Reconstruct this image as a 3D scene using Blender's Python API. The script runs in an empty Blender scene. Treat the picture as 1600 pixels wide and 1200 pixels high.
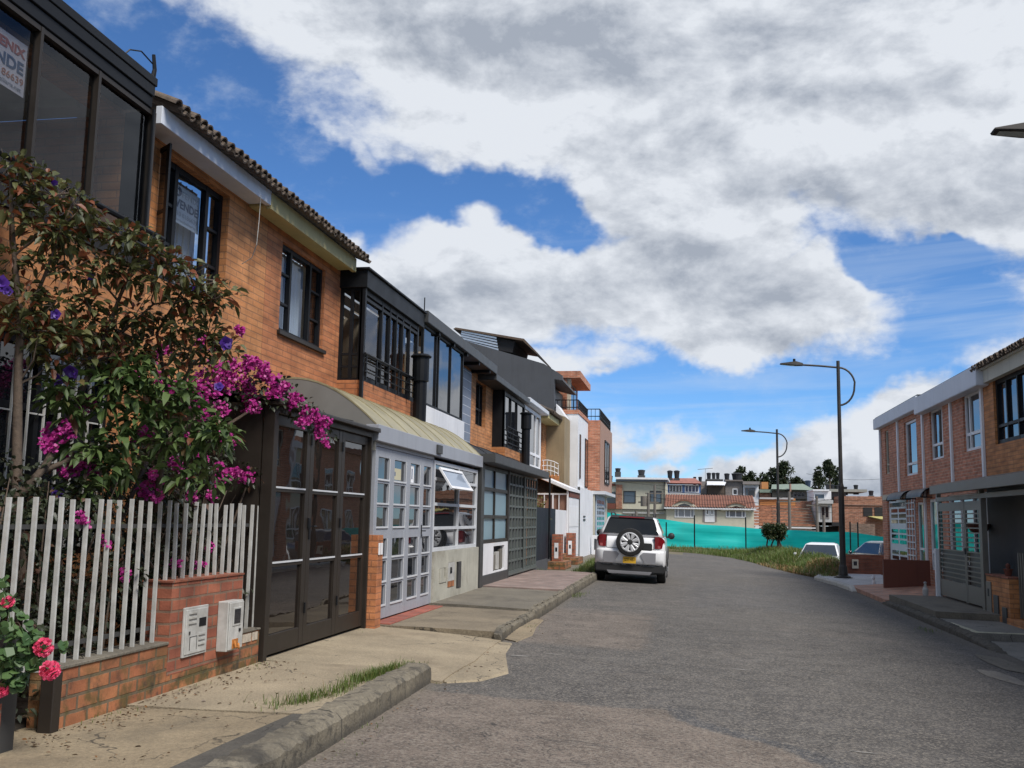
import bpy, bmesh, math, random
from mathutils import Vector, Matrix
R = math.radians
rng = random.Random(7)
scn = bpy.context.scene
col = scn.collection

# ------------------------------------------------------------ camera
F_PX, CX, CY, EYE = 1560.0, 800.0, 600.0, 1.55
YAW, PITCH, ROLL = R(-10.2305), R(7.6518), R(1.1)
_fw = Vector((math.sin(YAW)*math.cos(PITCH), math.cos(YAW)*math.cos(PITCH), math.sin(PITCH)))
_r = Vector((math.cos(YAW), -math.sin(YAW), 0)); _u = _r.cross(_fw)
RT = math.cos(ROLL)*_r + math.sin(ROLL)*_u
UP = -math.sin(ROLL)*_r + math.cos(ROLL)*_u
cam_d = bpy.data.cameras.new('camera'); cam = bpy.data.objects.new('camera', cam_d); col.objects.link(cam)
cam_d.sensor_fit = 'HORIZONTAL'; cam_d.sensor_width = 36.0; cam_d.lens = 36.0*F_PX/1600.0
cam_d.clip_start = 0.05; cam_d.clip_end = 2500
cam.matrix_world = Matrix(((RT.x, UP.x, -_fw.x, 0), (RT.y, UP.y, -_fw.y, 0), (RT.z, UP.z, -_fw.z, EYE), (0, 0, 0, 1)))
scn.camera = cam

def ray(px, py): return _fw + RT*((px-CX)/F_PX) - UP*((py-CY)/F_PX)
def aty(px, py, y):                    # measured point of the photo at a known distance along the street
    d = ray(px, py); t = y/d.y; return Vector((t*d.x, y, EYE+t*d.z))

# ------------------------------------------------------------ sun, sky with clouds, exposure
SUN_EL, SUN_AZ = R(52), R(128)        # azimuth measured from +Y towards +X
sd = bpy.data.lights.new('sun', 'SUN'); sun = bpy.data.objects.new('sun', sd); col.objects.link(sun)
sd.energy = 4.2; sd.angle = R(20); sd.color = (1.0, 0.945, 0.87)
_sdir = Vector((math.sin(SUN_AZ)*math.cos(SUN_EL), math.cos(SUN_AZ)*math.cos(SUN_EL), math.sin(SUN_EL)))
sun.rotation_euler = _sdir.to_track_quat('Z', 'Y').to_euler()
sun.location = (20, -20, 40)
scn.view_settings.view_transform = 'Standard'; scn.view_settings.look = 'None'
scn.view_settings.gamma = 1; scn.view_settings.exposure = 0.14
scn.view_settings.use_curve_mapping = False

class NT:                              # tiny node-tree helper
    def __init__(s, tree): s.t = tree; s.n = tree.nodes; s.l = tree.links
    def add(s, typ, **kw):
        n = s.n.new(typ)
        for k, v in kw.items():
            if k == 'ins':
                for i, x in v.items():
                    if hasattr(x, 'is_linked') or hasattr(x, 'links'): s.l.new(x, n.inputs[i])
                    else: n.inputs[i].default_value = x
            else: setattr(n, k, v)
        return n
    def math(s, op, a, b=0.0, c=0.0, clamp=False):
        n = s.n.new('ShaderNodeMath'); n.operation = op; n.use_clamp = clamp
        for i, x in enumerate((a, b, c)):
            if isinstance(x, (int, float)): n.inputs[i].default_value = x
            else: s.l.new(x, n.inputs[i])
        return n.outputs[0]
    def mix(s, fac, a, b, blend='MIX'):
        n = s.n.new('ShaderNodeMix'); n.data_type = 'RGBA'; n.blend_type = blend
        for i, x in ((0, fac), (6, a), (7, b)):
            if isinstance(x, (int, float)): n.inputs[i].default_value = x
            elif isinstance(x, (tuple, list)): n.inputs[i].default_value = (*x[:3], 1)
            else: s.l.new(x, n.inputs[i])
        return n.outputs[2]
    def noise(s, vec, scale, detail=4, rough=0.55, dist=0.0):
        n = s.n.new('ShaderNodeTexNoise'); n.inputs['Scale'].default_value = scale
        n.inputs['Detail'].default_value = detail; n.inputs['Roughness'].default_value = rough
        n.inputs['Distortion'].default_value = dist
        if vec is not None: s.l.new(vec, n.inputs['Vector'])
        return n.outputs[0]
    def ramp(s, v, a, b, lo=0.0, hi=1.0, smooth=True):
        n = s.n.new('ShaderNodeMapRange'); n.interpolation_type = 'SMOOTHSTEP' if smooth else 'LINEAR'
        n.inputs[1].default_value = a; n.inputs[2].default_value = b
        n.inputs[3].default_value = lo; n.inputs[4].default_value = hi
        s.l.new(v, n.inputs[0]); return n.outputs[0]
    def mapping(s, vec, loc=(0, 0, 0), rot=(0, 0, 0), scale=(1, 1, 1), typ='POINT'):
        n = s.n.new('ShaderNodeMapping'); n.vector_type = typ
        n.inputs[1].default_value = loc; n.inputs[2].default_value = rot; n.inputs[3].default_value = scale
        s.l.new(vec, n.inputs[0]); return n.outputs[0]

world = bpy.data.worlds.new('World'); scn.world = world; world.use_nodes = True
SKY_K = 0.1
def build_sky():
    w = NT(world.node_tree); w.n.clear()
    out = w.n.new('ShaderNodeOutputWorld'); bg = w.n.new('ShaderNodeBackground'); bg.inputs[1].default_value = SKY_K
    w.l.new(bg.outputs[0], out.inputs[0])
    sky = w.add('ShaderNodeTexSky', sky_type='NISHITA', sun_disc=False, sun_elevation=SUN_EL, sun_rotation=SUN_AZ,
                altitude=2600.0, air_density=1.0, dust_density=0.6, ozone_density=3.0)
    tc = w.n.new('ShaderNodeTexCoord'); d = tc.outputs['Generated']
    sep = w.add('ShaderNodeSeparateXYZ', ins={0: d})
    x, y, z = sep.outputs
    ay = w.math('ABSOLUTE', y)
    az = w.math('ARCTAN2', x, ay); el = w.math('ARCSINE', z)
    # domain warp so that blob outlines billow
    wn = w.add('ShaderNodeTexNoise', ins={'Vector': d, 'Scale': 7.0, 'Detail': 5.0, 'Roughness': 0.6})
    wv = w.add('ShaderNodeVectorMath', operation='SUBTRACT', ins={0: wn.outputs['Color'], 1: (0.5, 0.5, 0.5)})
    wv = w.add('ShaderNodeVectorMath', operation='SCALE', ins={0: wv.outputs[0], 'Scale': 0.11})
    ae = w.add('ShaderNodeCombineXYZ', ins={0: az, 1: el, 2: 0.0})
    p0 = w.add('ShaderNodeVectorMath', operation='ADD', ins={0: ae.outputs[0], 1: wv.outputs[0]})
    flat = w.add('ShaderNodeVectorMath', operation='MULTIPLY', ins={0: p0.outputs[0], 1: (1, 1, 0)}).outputs[0]
    def ell(cx, cy, rx, ry, rot=0, wt=1.0):
        dd = ray(cx, cy).normalized()
        a0, e0 = math.atan2(dd.x, dd.y), math.asin(dd.z)
        k = 1/1600.0
        m = w.mapping(flat, (a0, e0, 0), (0, 0, R(-rot)), (rx*k/math.cos(e0), ry*k, 1), 'TEXTURE')
        ln = w.add('ShaderNodeVectorMath', operation='LENGTH', ins={0: m}).outputs['Value']
        v = w.math('SUBTRACT', 1.0, ln)
        return v if wt == 1.0 else w.math('MULTIPLY', v, wt)
    def union(lst):
        acc = None
        for e in lst:
            v = ell(*e); acc = v if acc is None else w.math('MAXIMUM', acc, v)
        return acc
    clouds = union([(600, 10, 500, 150, 20), (1000, 110, 560, 240, 3), (1500, 130, 480, 235, 0), (1560, 330, 150, 85, 12),
        (830, 190, 260, 110, 16), (575, 245, 110, 36, 42, .34), (185, 55, 70, 24, 45, .22), (350, 235, 60, 26, 30, .12), (1080, 330, 210, 190, 25), (990, 320, 150, 120, 20),
        (640, 455, 330, 100, 4), (700, 400, 210, 85, 0), (1000, 445, 260, 100, 0), (1190, 465, 215, 80, 17), (740, 350, 90, 55, 0),
        (1150, 510, 190, 55, 0), (500, 380, 120, 50, 0), (1260, 460, 130, 70, 20),
        (1240, 722, 190, 45, -10), (1410, 680, 220, 66, -14), (1330, 760, 330, 40, 0), (1010, 686, 80, 26, -6, .35),
        (840, 552, 170, 36, 6, .4), (1030, 722, 60, 16, 0, .35), (930, 575, 40, 16, 0, .3), (1170, 800, 300, 40, 0, .5),
        (900, -520, 1700, 500, 0), (1820, 610, 260, 120, -8), (2050, 420, 300, 150, 0), (-700, 300, 560, 330, 0), (2400, 250, 560, 300, 0)])
    holes = union([(300, 170, 300, 80, 36), (520, 310, 170, 75, 22), (800, 338, 170, 40, 18), (640, 320, 140, 45, 8), (880, 375, 70, 26, 15), (1420, 420, 90, 30, 0)])
    greys = union([(1480, 290, 330, 90, 4), (900, 70, 330, 100, 10), (1230, 90, 240, 110, 0), (640, 480, 300, 55, 0), (1120, 495, 190, 50, 8),
        (620, 30, 230, 60, 20), (900, 480, 180, 40, 0), (1000, 380, 120, 50, 20), (900, -520, 1500, 420, 0), (1330, 750, 300, 32, -6), (1560, 420, 90, 40, 0)])
    d1 = w.mapping(d, (0, 0, 0), (0, 0, 0), (1, 1, 1.7))
    f1 = w.noise(d1, 9.0, 9, 0.6, 0.15)
    up = w.add('ShaderNodeVectorMath', operation='ADD', ins={0: d1, 1: (0.012, -0.004, 0.030)}).outputs[0]
    f2 = w.noise(up, 9.0, 7, 0.6, 0.15)
    f3 = w.noise(d1, 3.1, 5, 0.55)
    f4 = w.noise(d1, 26.0, 6, 0.6)
    dens = w.math('ADD', clouds, w.math('MULTIPLY', w.math('SUBTRACT', f1, 0.5), 0.9))
    dens = w.math('ADD', dens, w.math('MULTIPLY', w.math('SUBTRACT', f4, 0.5), 0.42))
    dens = w.math('SUBTRACT', dens, w.math('MULTIPLY', w.math('MULTIPLY', w.ramp(holes, -0.6, 0.5), w.ramp(f1, 0.25, 0.6, 0.55, 1.0)), 0.60))
    alpha = w.ramp(dens, -0.12, 0.30)
    relief = w.math('MULTIPLY', w.math('SUBTRACT', f1, f2), 3.4)
    thick = w.ramp(dens, 0.12, 0.9)
    g = w.math('ADD', w.math('MULTIPLY', w.ramp(greys, -0.5, 0.8), 0.52), w.math('MULTIPLY', thick, 0.12))
    g = w.math('ADD', g, w.math('MULTIPLY', w.math('SUBTRACT', f3, 0.5), 1.15))
    g = w.math('SUBTRACT', g, relief, clamp=True)
    ccol = w.mix(g, (0.70/SKY_K, 0.735/SKY_K, 0.79/SKY_K), (0.34/SKY_K, 0.38/SKY_K, 0.45/SKY_K))
    # thin high streaks near the horizon
    st = w.add('ShaderNodeCombineXYZ', ins={0: w.math('MULTIPLY', az, 2.2), 1: w.math('ADD', w.math('MULTIPLY', el, 34.0), w.math('MULTIPLY', az, -1.5)), 2: 0.0})
    sn = w.noise(st.outputs[0], 1.0, 5, 0.6, 0.6)
    band = w.math('MULTIPLY', w.ramp(el, 0.02, 0.09), w.ramp(el, 0.32, 0.20))
    salpha = w.math('MULTIPLY', w.math('MULTIPLY', w.ramp(sn, 0.42, 0.75), band), 0.42)
    hz = w.ramp(el, 0.10, -0.03, 0.0, 0.35)
    tint = w.mix(1.0, sky.outputs[0], (0.72, 1.06, 1.36), 'MULTIPLY')
    base = w.mix(hz, tint, (0.48/SKY_K, 0.62/SKY_K, 0.78/SKY_K))
    base = w.mix(salpha, base, (0.55/SKY_K, 0.65/SKY_K, 0.78/SKY_K))
    wis = w.math('MULTIPLY', w.ramp(w.math('ADD', w.math('MULTIPLY', f1, 0.6), w.math('MULTIPLY', f4, 0.4)), 0.50, 0.72), w.ramp(clouds, -0.9, 0.1, 0.0, 0.42))
    base = w.mix(wis, base, (0.60/SKY_K, 0.67/SKY_K, 0.77/SKY_K))
    w.l.new(w.mix(alpha, base, ccol), bg.inputs[0])
build_sky()
# ------------------------------------------------------------ materials
MATS = {}
def mat(name, color, rough=0.7, metal=0.0, var=0.12, vscale=3.0, bump=0.0, bscale=40.0, ior=1.5, fine=0.0, dirt=None, spec=None, streak=0.0):
    if name in MATS: return MATS[name]
    m = bpy.data.materials.new(name); m.use_nodes = True; MATS[name] = m
    t = NT(m.node_tree); b = t.n['Principled BSDF']
    b.inputs['Roughness'].default_value = rough; b.inputs['Metallic'].default_value = metal; b.inputs['IOR'].default_value = ior
    if spec is not None: b.inputs['Specular IOR Level'].default_value = spec
    tc = t.n.new('ShaderNodeTexCoord'); geo = t.n.new('ShaderNodeNewGeometry'); P = geo.outputs['Position']
    c = (*color[:3], 1)
    if var > 0:
        nz = t.noise(P, vscale, 6, 0.6)
        f = t.ramp(nz, 0.3, 0.7, 1-var, 1+var, False)
        vm = t.add('ShaderNodeVectorMath', operation='SCALE', ins={0: color[:3], 'Scale': f})
        c = vm.outputs[0]
        if fine > 0:
            nf = t.noise(P, vscale*28, 3, 0.7)
            vm = t.add('ShaderNodeVectorMath', operation='SCALE', ins={0: c, 'Scale': t.ramp(nf, 0.25, 0.75, 1-fine, 1+fine, False)})
            c = vm.outputs[0]
        if streak > 0:
            sp = t.mapping(P, scale=(9, 9, 0.6)); ns = t.noise(sp, 1.0, 5, 0.65)
            c = t.mix(t.ramp(ns, 0.5, 0.8, 0, streak), c, tuple(k*0.35 for k in color[:3]))
        if dirt:
            nd = t.noise(P, 1.3, 8, 0.65, 0.4)
            c = t.mix(t.ramp(nd, 0.48, 0.72, 0, dirt[3]), c, dirt[:3])
        t.l.new(c, b.inputs['Base Color'])
        t.l.new(t.ramp(nz, 0.3, 0.7, max(0, rough-0.06), min(1, rough+0.06), False), b.inputs['Roughness'])
    else: b.inputs['Base Color'].default_value = c
    if bump > 0:
        nb = t.noise(P, bscale, 5, 0.6)
        bn = t.add('ShaderNodeBump', ins={'Strength': bump, 'Distance': 0.02, 'Height': nb}); t.l.new(bn.outputs[0], b.inputs['Normal'])
    return m

def brick(name, c1, c2, mortar, bw, bh, ms=0.009, moss=0.0, patch=None, rough=0.85, tint=0.22):
    if name in MATS: return MATS[name]
    m = bpy.data.materials.new(name); m.use_nodes = True; MATS[name] = m
    t = NT(m.node_tree); b = t.n['Principled BSDF']; b.inputs['Roughness'].default_value = rough
    uv = t.n.new('ShaderNodeUVMap'); P = t.n.new('ShaderNodeNewGeometry').outputs['Position']
    wob = t.add('ShaderNodeTexNoise', ins={'Vector': P, 'Scale': 5.0, 'Detail': 3.0})
    wv = t.add('ShaderNodeVectorMath', operation='SCALE', ins={0: wob.outputs['Color'], 'Scale': 0.012})
    U = t.add('ShaderNodeVectorMath', operation='ADD', ins={0: uv.outputs[0], 1: wv.outputs[0]}).outputs[0]
    br = t.n.new('ShaderNodeTexBrick'); t.l.new(U, br.inputs['Vector'])
    br.inputs['Color1'].default_value = (*c1, 1); br.inputs['Color2'].default_value = (*c2, 1); br.inputs['Mortar'].default_value = (*mortar, 1)
    br.inputs['Scale'].default_value = 1.0; br.inputs['Mortar Size'].default_value = ms; br.inputs['Mortar Smooth'].default_value = 0.25
    br.inputs['Brick Width'].default_value = bw; br.inputs['Row Height'].default_value = bh; br.inputs['Bias'].default_value = 0.0
    c = br.outputs['Color']
    n1 = t.noise(P, 0.9, 7, 0.62); n2 = t.noise(P, 55, 3, 0.7); n3 = t.noise(P, 7, 5, 0.6)
    sc = t.math('MULTIPLY', t.ramp(n1, 0.25, 0.75, 1-tint, 1+tint, False), t.ramp(n2, 0.2, 0.8, 0.86, 1.14, False))
    sc = t.math('MULTIPLY', sc, t.ramp(n3, 0.25, 0.75, 0.88, 1.1, False))
    nst = t.noise(t.mapping(P, scale=(5, 5, 0.35)), 1.0, 6, 0.65); sc = t.math('MULTIPLY', sc, t.ramp(nst, 0.52, 0.78, 1.0, 0.62))
    odd = t.noise(t.mapping(U, scale=(1/bw, 1/bh, 1)), 0.9, 0); sc = t.math('MULTIPLY', sc, t.ramp(odd, 0.25, 0.75, 0.78, 1.22, False))
    c = t.add('ShaderNodeVectorMath', operation='SCALE', ins={0: c, 'Scale': sc}).outputs[0]
    if patch:
        np_ = t.noise(P, 1.7, 6, 0.6); c = t.mix(t.ramp(np_, 0.52, 0.68, 0, patch[3]), c, patch[:3])
    if moss > 0:
        sep = t.add('ShaderNodeSeparateXYZ', ins={0: P})
        nm = t.noise(P, 3.2, 7, 0.65, 0.3)
        low = t.ramp(sep.outputs[2], 0.75, 0.15)
        c = t.mix(t.math('MULTIPLY', t.ramp(nm, 0.46, 0.62, 0, moss), low), c, (0.075, 0.065, 0.018))
        nk = t.noise(P, 5.5, 7, 0.65)
        c = t.mix(t.math('MULTIPLY', t.ramp(nk, 0.5, 0.66, 0, moss*0.9), low), c, (0.03, 0.027, 0.022))
    t.l.new(c, b.inputs['Base Color'])
    h = t.math('ADD', t.math('MULTIPLY', br.outputs['Fac'], -0.6), t.math('MULTIPLY', n2, 0.25))
    bn = t.add('ShaderNodeBump', ins={'Strength': 0.8, 'Distance': 0.016, 'Height': h}); t.l.new(bn.outputs[0], b.inputs['Normal'])
    return m

def glass(name, tint, refl_ior=1.6, clear=0.8):
    """thin pane: tinted see-through with a fresnel reflection"""
    if name in MATS: return MATS[name]
    m = bpy.data.materials.new(name); m.use_nodes = True; MATS[name] = m
    t = NT(m.node_tree); t.n.clear(); out = t.n.new('ShaderNodeOutputMaterial')
    tr = t.add('ShaderNodeBsdfTransparent'); tr.inputs[0].default_value = (*tint, 1)
    gl = t.add('ShaderNodeBsdfGlossy'); gl.inputs['Roughness'].default_value = 0.015; gl.inputs[0].default_value = (0.9, 0.94, 1, 1)
    fr = t.n.new('ShaderNodeFresnel'); fr.inputs[0].default_value = refl_ior
    P = t.n.new('ShaderNodeNewGeometry').outputs['Position']
    bn = t.add('ShaderNodeBump', ins={'Strength': 0.03, 'Distance': 0.05, 'Height': t.noise(P, 1.6, 2)}); t.l.new(bn.outputs[0], gl.inputs['Normal'])
    mx = t.add('ShaderNodeMixShader', ins={0: fr.outputs[0], 1: tr.outputs[0], 2: gl.outputs[0]})
    t.l.new(mx.outputs[0], out.inputs[0])
    bf = t.n.new('ShaderNodeNewGeometry').outputs['Backfacing']
    t.l.new(t.math('MULTIPLY', fr.outputs[0], t.math('SUBTRACT', 1.0, bf)), mx.inputs[0]); return m

def pane(name, color, ior=1.6, rough=0.02, wav=0.05):
    """dark reflecting pane: nothing behind can be made out"""
    if name in MATS: return MATS[name]
    m = bpy.data.materials.new(name); m.use_nodes = True; MATS[name] = m
    t = NT(m.node_tree); b = t.n['Principled BSDF']
    b.inputs['Base Color'].default_value = (*color, 1); b.inputs['Roughness'].default_value = rough; b.inputs['IOR'].default_value = ior
    P = t.n.new('ShaderNodeNewGeometry').outputs['Position']
    bn = t.add('ShaderNodeBump', ins={'Strength': wav, 'Distance': 0.06, 'Height': t.noise(P, 1.4, 2)}); t.l.new(bn.outputs[0], b.inputs['Normal'])
    return m

def leafmat(name, c1, c2, c3=None, p3=0.0, trans=0.25):
    if name in MATS: return MATS[name]
    m = bpy.data.materials.new(name); m.use_nodes = True; MATS[name] = m
    t = NT(m.node_tree); b = t.n['Principled BSDF']; b.inputs['Roughness'].default_value = 0.5
    g = t.n.new('ShaderNodeNewGeometry'); r = g.outputs['Random Per Island']
    c = t.mix(r, c1, c2)
    if c3:
        r2 = t.math('FRACT', t.math('MULTIPLY', r, 7.31)); c = t.mix(t.ramp(r2, 1-p3-0.02, 1-p3+0.02), c, c3)
    t.l.new(c, b.inputs['Base Color'])
    out = t.n['Material Output']; tl = t.add('ShaderNodeBsdfTranslucent', ins={0: c})
    mx = t.add('ShaderNodeMixShader', ins={0: trans, 1: b.outputs[0], 2: tl.outputs[0]}); t.l.new(mx.outputs[0], out.inputs[0])
    return m

# ------------------------------------------------------------ mesh builder
IDT = lambda u, w, v: (u, w, v)
def fx(X0, s=1):      # facade in the plane X = X0; u runs along Y, v is height, w sticks out towards the street (s = +1 faces +X)
    return lambda u, w, v: (X0+s*w, u, v)
def fy(Y0, s=-1):     # facade in the plane Y = Y0 facing -Y
    return lambda u, w, v: (u, Y0+s*w, v)

class MB:
    def __init__(s, xf=IDT): s.v = []; s.f = []; s.xf = xf; s.mi = []; s.cm = 0
    def pt(s, p): s.v.append(s.xf(*p)); return len(s.v)-1
    def face(s, ids): s.f.append(tuple(ids)); s.mi.append(s.cm)
    def box(s, u0, u1, w0, w1, v0, v1):
        i = [s.pt((u, w, v)) for v in (v0, v1) for w in (w0, w1) for u in (u0, u1)]
        for q in ((0, 1, 3, 2), (4, 6, 7, 5), (0, 4, 5, 1), (2, 3, 7, 6), (0, 2, 6, 4), (1, 5, 7, 3)): s.face([i[k] for k in q])
        return s
    def poly(s, pts): s.face([s.pt(p) for p in pts]); return s
    def prism(s, pts, a, b, axis='w'):
        """2-D outline (u, v) pushed from a to b along w (or (w, v) along u, or (u, w) along v)"""
        def mk(p, k): return {'w': (p[0], k, p[1]), 'u': (k, p[0], p[1]), 'v': (p[0], p[1], k)}[axis]
        A = [s.pt(mk(p, a)) for p in pts]; Bq = [s.pt(mk(p, b)) for p in pts]; n = len(pts)
        s.face(A[::-1]); s.face(Bq)
        for k in range(n): s.face((A[k], A[(k+1) % n], Bq[(k+1) % n], Bq[k]))
        return s
    def tube(s, pts, r, n=8, cap=True):
        pts = [Vector(s.xf(*p)) for p in pts]; rs = r if isinstance(r, (list, tuple)) else [r]*len(pts)
        rings = []; prev = None
        for k, p in enumerate(pts):
            d = (pts[min(k+1, len(pts)-1)]-pts[max(k-1, 0)])
            if d.length < 1e-9: d = Vector((0, 0, 1))
            d.normalize()
            a = d.orthogonal().normalized() if prev is None else (prev-d*prev.dot(d))
            if a.length < 1e-6: a = d.orthogonal()
            a.normalize(); prev = a; b = d.cross(a)
            ring = []
            for q in range(n):
                th = 2*math.pi*q/n; s.v.append(tuple(p+(a*math.cos(th)+b*math.sin(th))*rs[k])); ring.append(len(s.v)-1)
            rings.append(ring)
        for A, Bq in zip(rings, rings[1:]):
            for q in range(n): s.face((A[q], A[(q+1) % n], Bq[(q+1) % n], Bq[q]))
        if cap: s.face(rings[0][::-1]); s.face(rings[-1])
        return s
    def lathe(s, prof, c, n=16, axis='z', cap=True):
        """profile of (radius, height) turned about an axis through c"""
        rings = []
        for r_, h in prof:
            ring = []
            for q in range(n):
                th = 2*math.pi*q/n; a, b = r_*math.cos(th), r_*math.sin(th)
                p = {'z': (c[0]+a, c[1]+b, c[2]+h), 'y': (c[0]+a, c[1]+h, c[2]+b), 'x': (c[0]+h, c[1]+a, c[2]+b)}[axis]
                ring.append(s.pt(p))
            rings.append(ring)
        for A, Bq in zip(rings, rings[1:]):
            for q in range(n): s.face((A[q], A[(q+1) % n], Bq[(q+1) % n], Bq[q]))
        if cap: s.face(rings[0][::-1]); s.face(rings[-1])
        return s
    def loft(s, rings, cap=True, closed=True):
        R_ = [[s.pt(p) for p in ring] for ring in rings]; n = len(rings[0])
        for A, Bq in zip(R_, R_[1:]):
            for q in range(n if closed else n-1): s.face((A[q], A[(q+1) % n], Bq[(q+1) % n], Bq[q]))
        if cap: s.face(R_[0][::-1]); s.face(R_[-1])
        return s
    def build_each(s, name, material, parent, bevel=0.0, n=8):
        """every box of n corners becomes an object of its own"""
        for k in range(0, len(s.v), n):
            m = MB(); m.v = s.v[k:k+n]; m.f = [tuple(i-k for i in f) for f in s.f if k <= f[0] < k+n]; m.mi = [0]*len(m.f); m.build(name, material, parent, bevel=bevel)
    def build(s, name, material, parent=None, bevel=0.0, smooth=False, subsurf=0, origin=None, norm=True):
        me = bpy.data.meshes.new(name)
        o0 = Vector(origin) if origin is not None else (parent.matrix_basis.translation.copy() if parent is not None and parent.parent is None else None)
        base = Vector((0, 0, 0))
        if parent is not None:
            q = parent
            while q is not None: base += q.location; q = q.parent
        elif origin is not None: base = Vector(origin)
        me.from_pydata([tuple(Vector(p)-base) for p in s.v], [], s.f)
        mats = material if isinstance(material, (list, tuple)) else [material]
        for m_ in mats: me.materials.append(m_)
        if len(mats) > 1: me.polygons.foreach_set('material_index', s.mi)
        if norm or bevel > 0:
            bm = bmesh.new(); bm.from_mesh(me)
            if norm: bmesh.ops.recalc_face_normals(bm, faces=bm.faces[:])
            if bevel > 0: bmesh.ops.bevel(bm, geom=bm.edges[:], offset=bevel, segments=2 if bevel > 0.008 else 1, affect='EDGES', clamp_overlap=True)
            bm.to_mesh(me); bm.free()
        uv = me.uv_layers.new(name='UVMap').data
        for p in me.polygons:
            n = p.normal; ax = max(range(3), key=lambda k: abs(n[k]))
            for li in p.loop_indices:
                c = me.vertices[me.loops[li].vertex_index].co+base
                uv[li].uv = (c.y, c.z) if ax == 0 else ((c.x, c.z) if ax == 1 else (c.x, c.y))
        if smooth:
            me.polygons.foreach_set('use_smooth', [True]*len(me.polygons))
        o = bpy.data.objects.new(name, me); col.objects.link(o)
        if parent is not None: o.parent = parent
        else: o.location = base
        if subsurf:
            md = o.modifiers.new('round', 'SUBSURF'); md.levels = subsurf; md.render_levels = subsurf
        return o

def tag(o, label=None, cat=None, group=None, kind=None):
    for k, v in (('label', label), ('category', cat), ('group', group), ('kind', kind)):
        if v: o[k] = v
    return o
def thing(name, label, cat, loc=(0, 0, 0), group=None):
    o = bpy.data.objects.new(name, None); col.objects.link(o); o.location = loc; o.empty_display_size = 0.3
    return tag(o, label, cat, group)
def copy_tree(o, parent=None):
    c = o.copy(); col.objects.link(c)
    if parent is not None: c.parent = parent
    for ch in list(o.children): copy_tree(ch, c)
    return c
def wall(mb, u0, u1, v0, v1, holes=(), w0=-0.25, w1=0.0):
    """a wall with rectangular openings (u0, u1, v0, v1)"""
    us = sorted({u0, u1, *[h[0] for h in holes], *[h[1] for h in holes]}); us = [u for u in us if u0-1e-6 <= u <= u1+1e-6]
    for a, b in zip(us, us[1:]):
        m = (a+b)/2; cut = sorted([(h[2], h[3]) for h in holes if h[0] < m < h[1]]); z = v0
        for c, d in cut:
            if c > z+1e-6: mb.box(a, b, w0, w1, z, c)
            z = max(z, d)
        if z < v1-1e-6: mb.box(a, b, w0, w1, z, v1)
    return mb
def spans(a, b, n): return [a+(b-a)*k/n for k in range(n+1)]
def window(parent, xf, u0, u1, v0, v1, cols, rows, fm, gm, bar=0.045, w=-0.10, dep=0.06, name='window', edge=None, pname='pane'):
    """frame with its bars (one part) and its panes (one sub-part); cols and rows are counts or lists of fractions"""
    cu = spans(u0, u1, cols) if isinstance(cols, int) else [u0+(u1-u0)*k for k in cols]
    rv = spans(v0, v1, rows) if isinstance(rows, int) else [v0+(v1-v0)*k for k in rows]
    e = edge or bar; m = MB(xf)
    for k, u in enumerate(cu):
        h = e if k in (0, len(cu)-1) else bar
        a = u if k == 0 else (u-h if k == len(cu)-1 else u-h/2)
        m.box(a, a+h, w, w+dep, v0, v1)
    for k, v in enumerate(rv):
        h = e if k in (0, len(rv)-1) else bar
        a = v if k == 0 else (v-h if k == len(rv)-1 else v-h/2)
        m.box(u0+0.002, u1-0.002, w+0.002, w+dep-0.004, a, a+h)
    fo = m.build(name, fm, parent)
    g = MB(xf).box(u0+0.01, u1-0.01, w+0.012, w+0.020, v0+0.01, v1-0.01)
    g.build(pname, gm, fo)
    return fo
def text_mesh(name, s, material, parent, size, org, ux, uy, off=0.0, align='LEFT', width=None, depth=0.001):
    """flat lettering as a mesh; org, ux, uy in world space"""
    cu = bpy.data.curves.new(name, 'FONT'); cu.body = s; cu.size = size; cu.extrude = depth; cu.align_x = align; cu.offset = off
    ob = bpy.data.objects.new(name, cu); col.objects.link(ob); dg = bpy.context.evaluated_depsgraph_get(); dg.update()
    me = bpy.data.meshes.new_from_object(ob.evaluated_get(dg)); bpy.data.objects.remove(ob); bpy.data.curves.remove(cu)
    ux = Vector(ux).normalized(); uy = Vector(uy).normalized(); n = ux.cross(uy)
    base = Vector((0, 0, 0)); q = parent
    while q is not None: base += q.location; q = q.parent
    xs = [v.co.x for v in me.vertices]; k = (width/(max(xs)-min(xs))) if width and xs else 1.0
    x0 = min(xs) if (width and align == 'LEFT') else 0.0
    for v in me.vertices: v.co = Vector(org)+ux*((v.co.x-x0)*k)+uy*v.co.y+n*v.co.z-base
    me.materials.clear(); me.materials.append(material)
    o = bpy.data.objects.new(name, me); col.objects.link(o); o.parent = parent
    return o
# ------------------------------------------------------------ palette
M_black = mat('black_metal', (0.008, 0.009, 0.011), 0.5, 0.0, 0.2, spec=0.22)
M_brownm = mat('brown_metal', (0.026, 0.021, 0.017), 0.45, 0.0, 0.15, 4, spec=0.3)
M_greym = mat('blue_grey_paint', (0.31, 0.33, 0.37), 0.45, 0.0, 0.08, 2, streak=0.25)
M_greytrim = mat('light_grey_trim', (0.56, 0.58, 0.61), 0.45, 0.0, 0.08)
M_dgrey = mat('dark_grey_paint', (0.045, 0.046, 0.046), 0.5, 0.0, 0.12)
M_olive = mat('grey_olive_metal', (0.15, 0.14, 0.118), 0.5, 0.0, 0.12)
M_white = mat('white_paint', (0.70, 0.71, 0.73), 0.55, 0.0, 0.07, 1.5, streak=0.25)
M_whitem = mat('white_metal', (0.46, 0.46, 0.44), 0.55, 0.0, 0.2, 9, streak=0.6, dirt=(0.20, 0.185, 0.15, 0.45))
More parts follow.
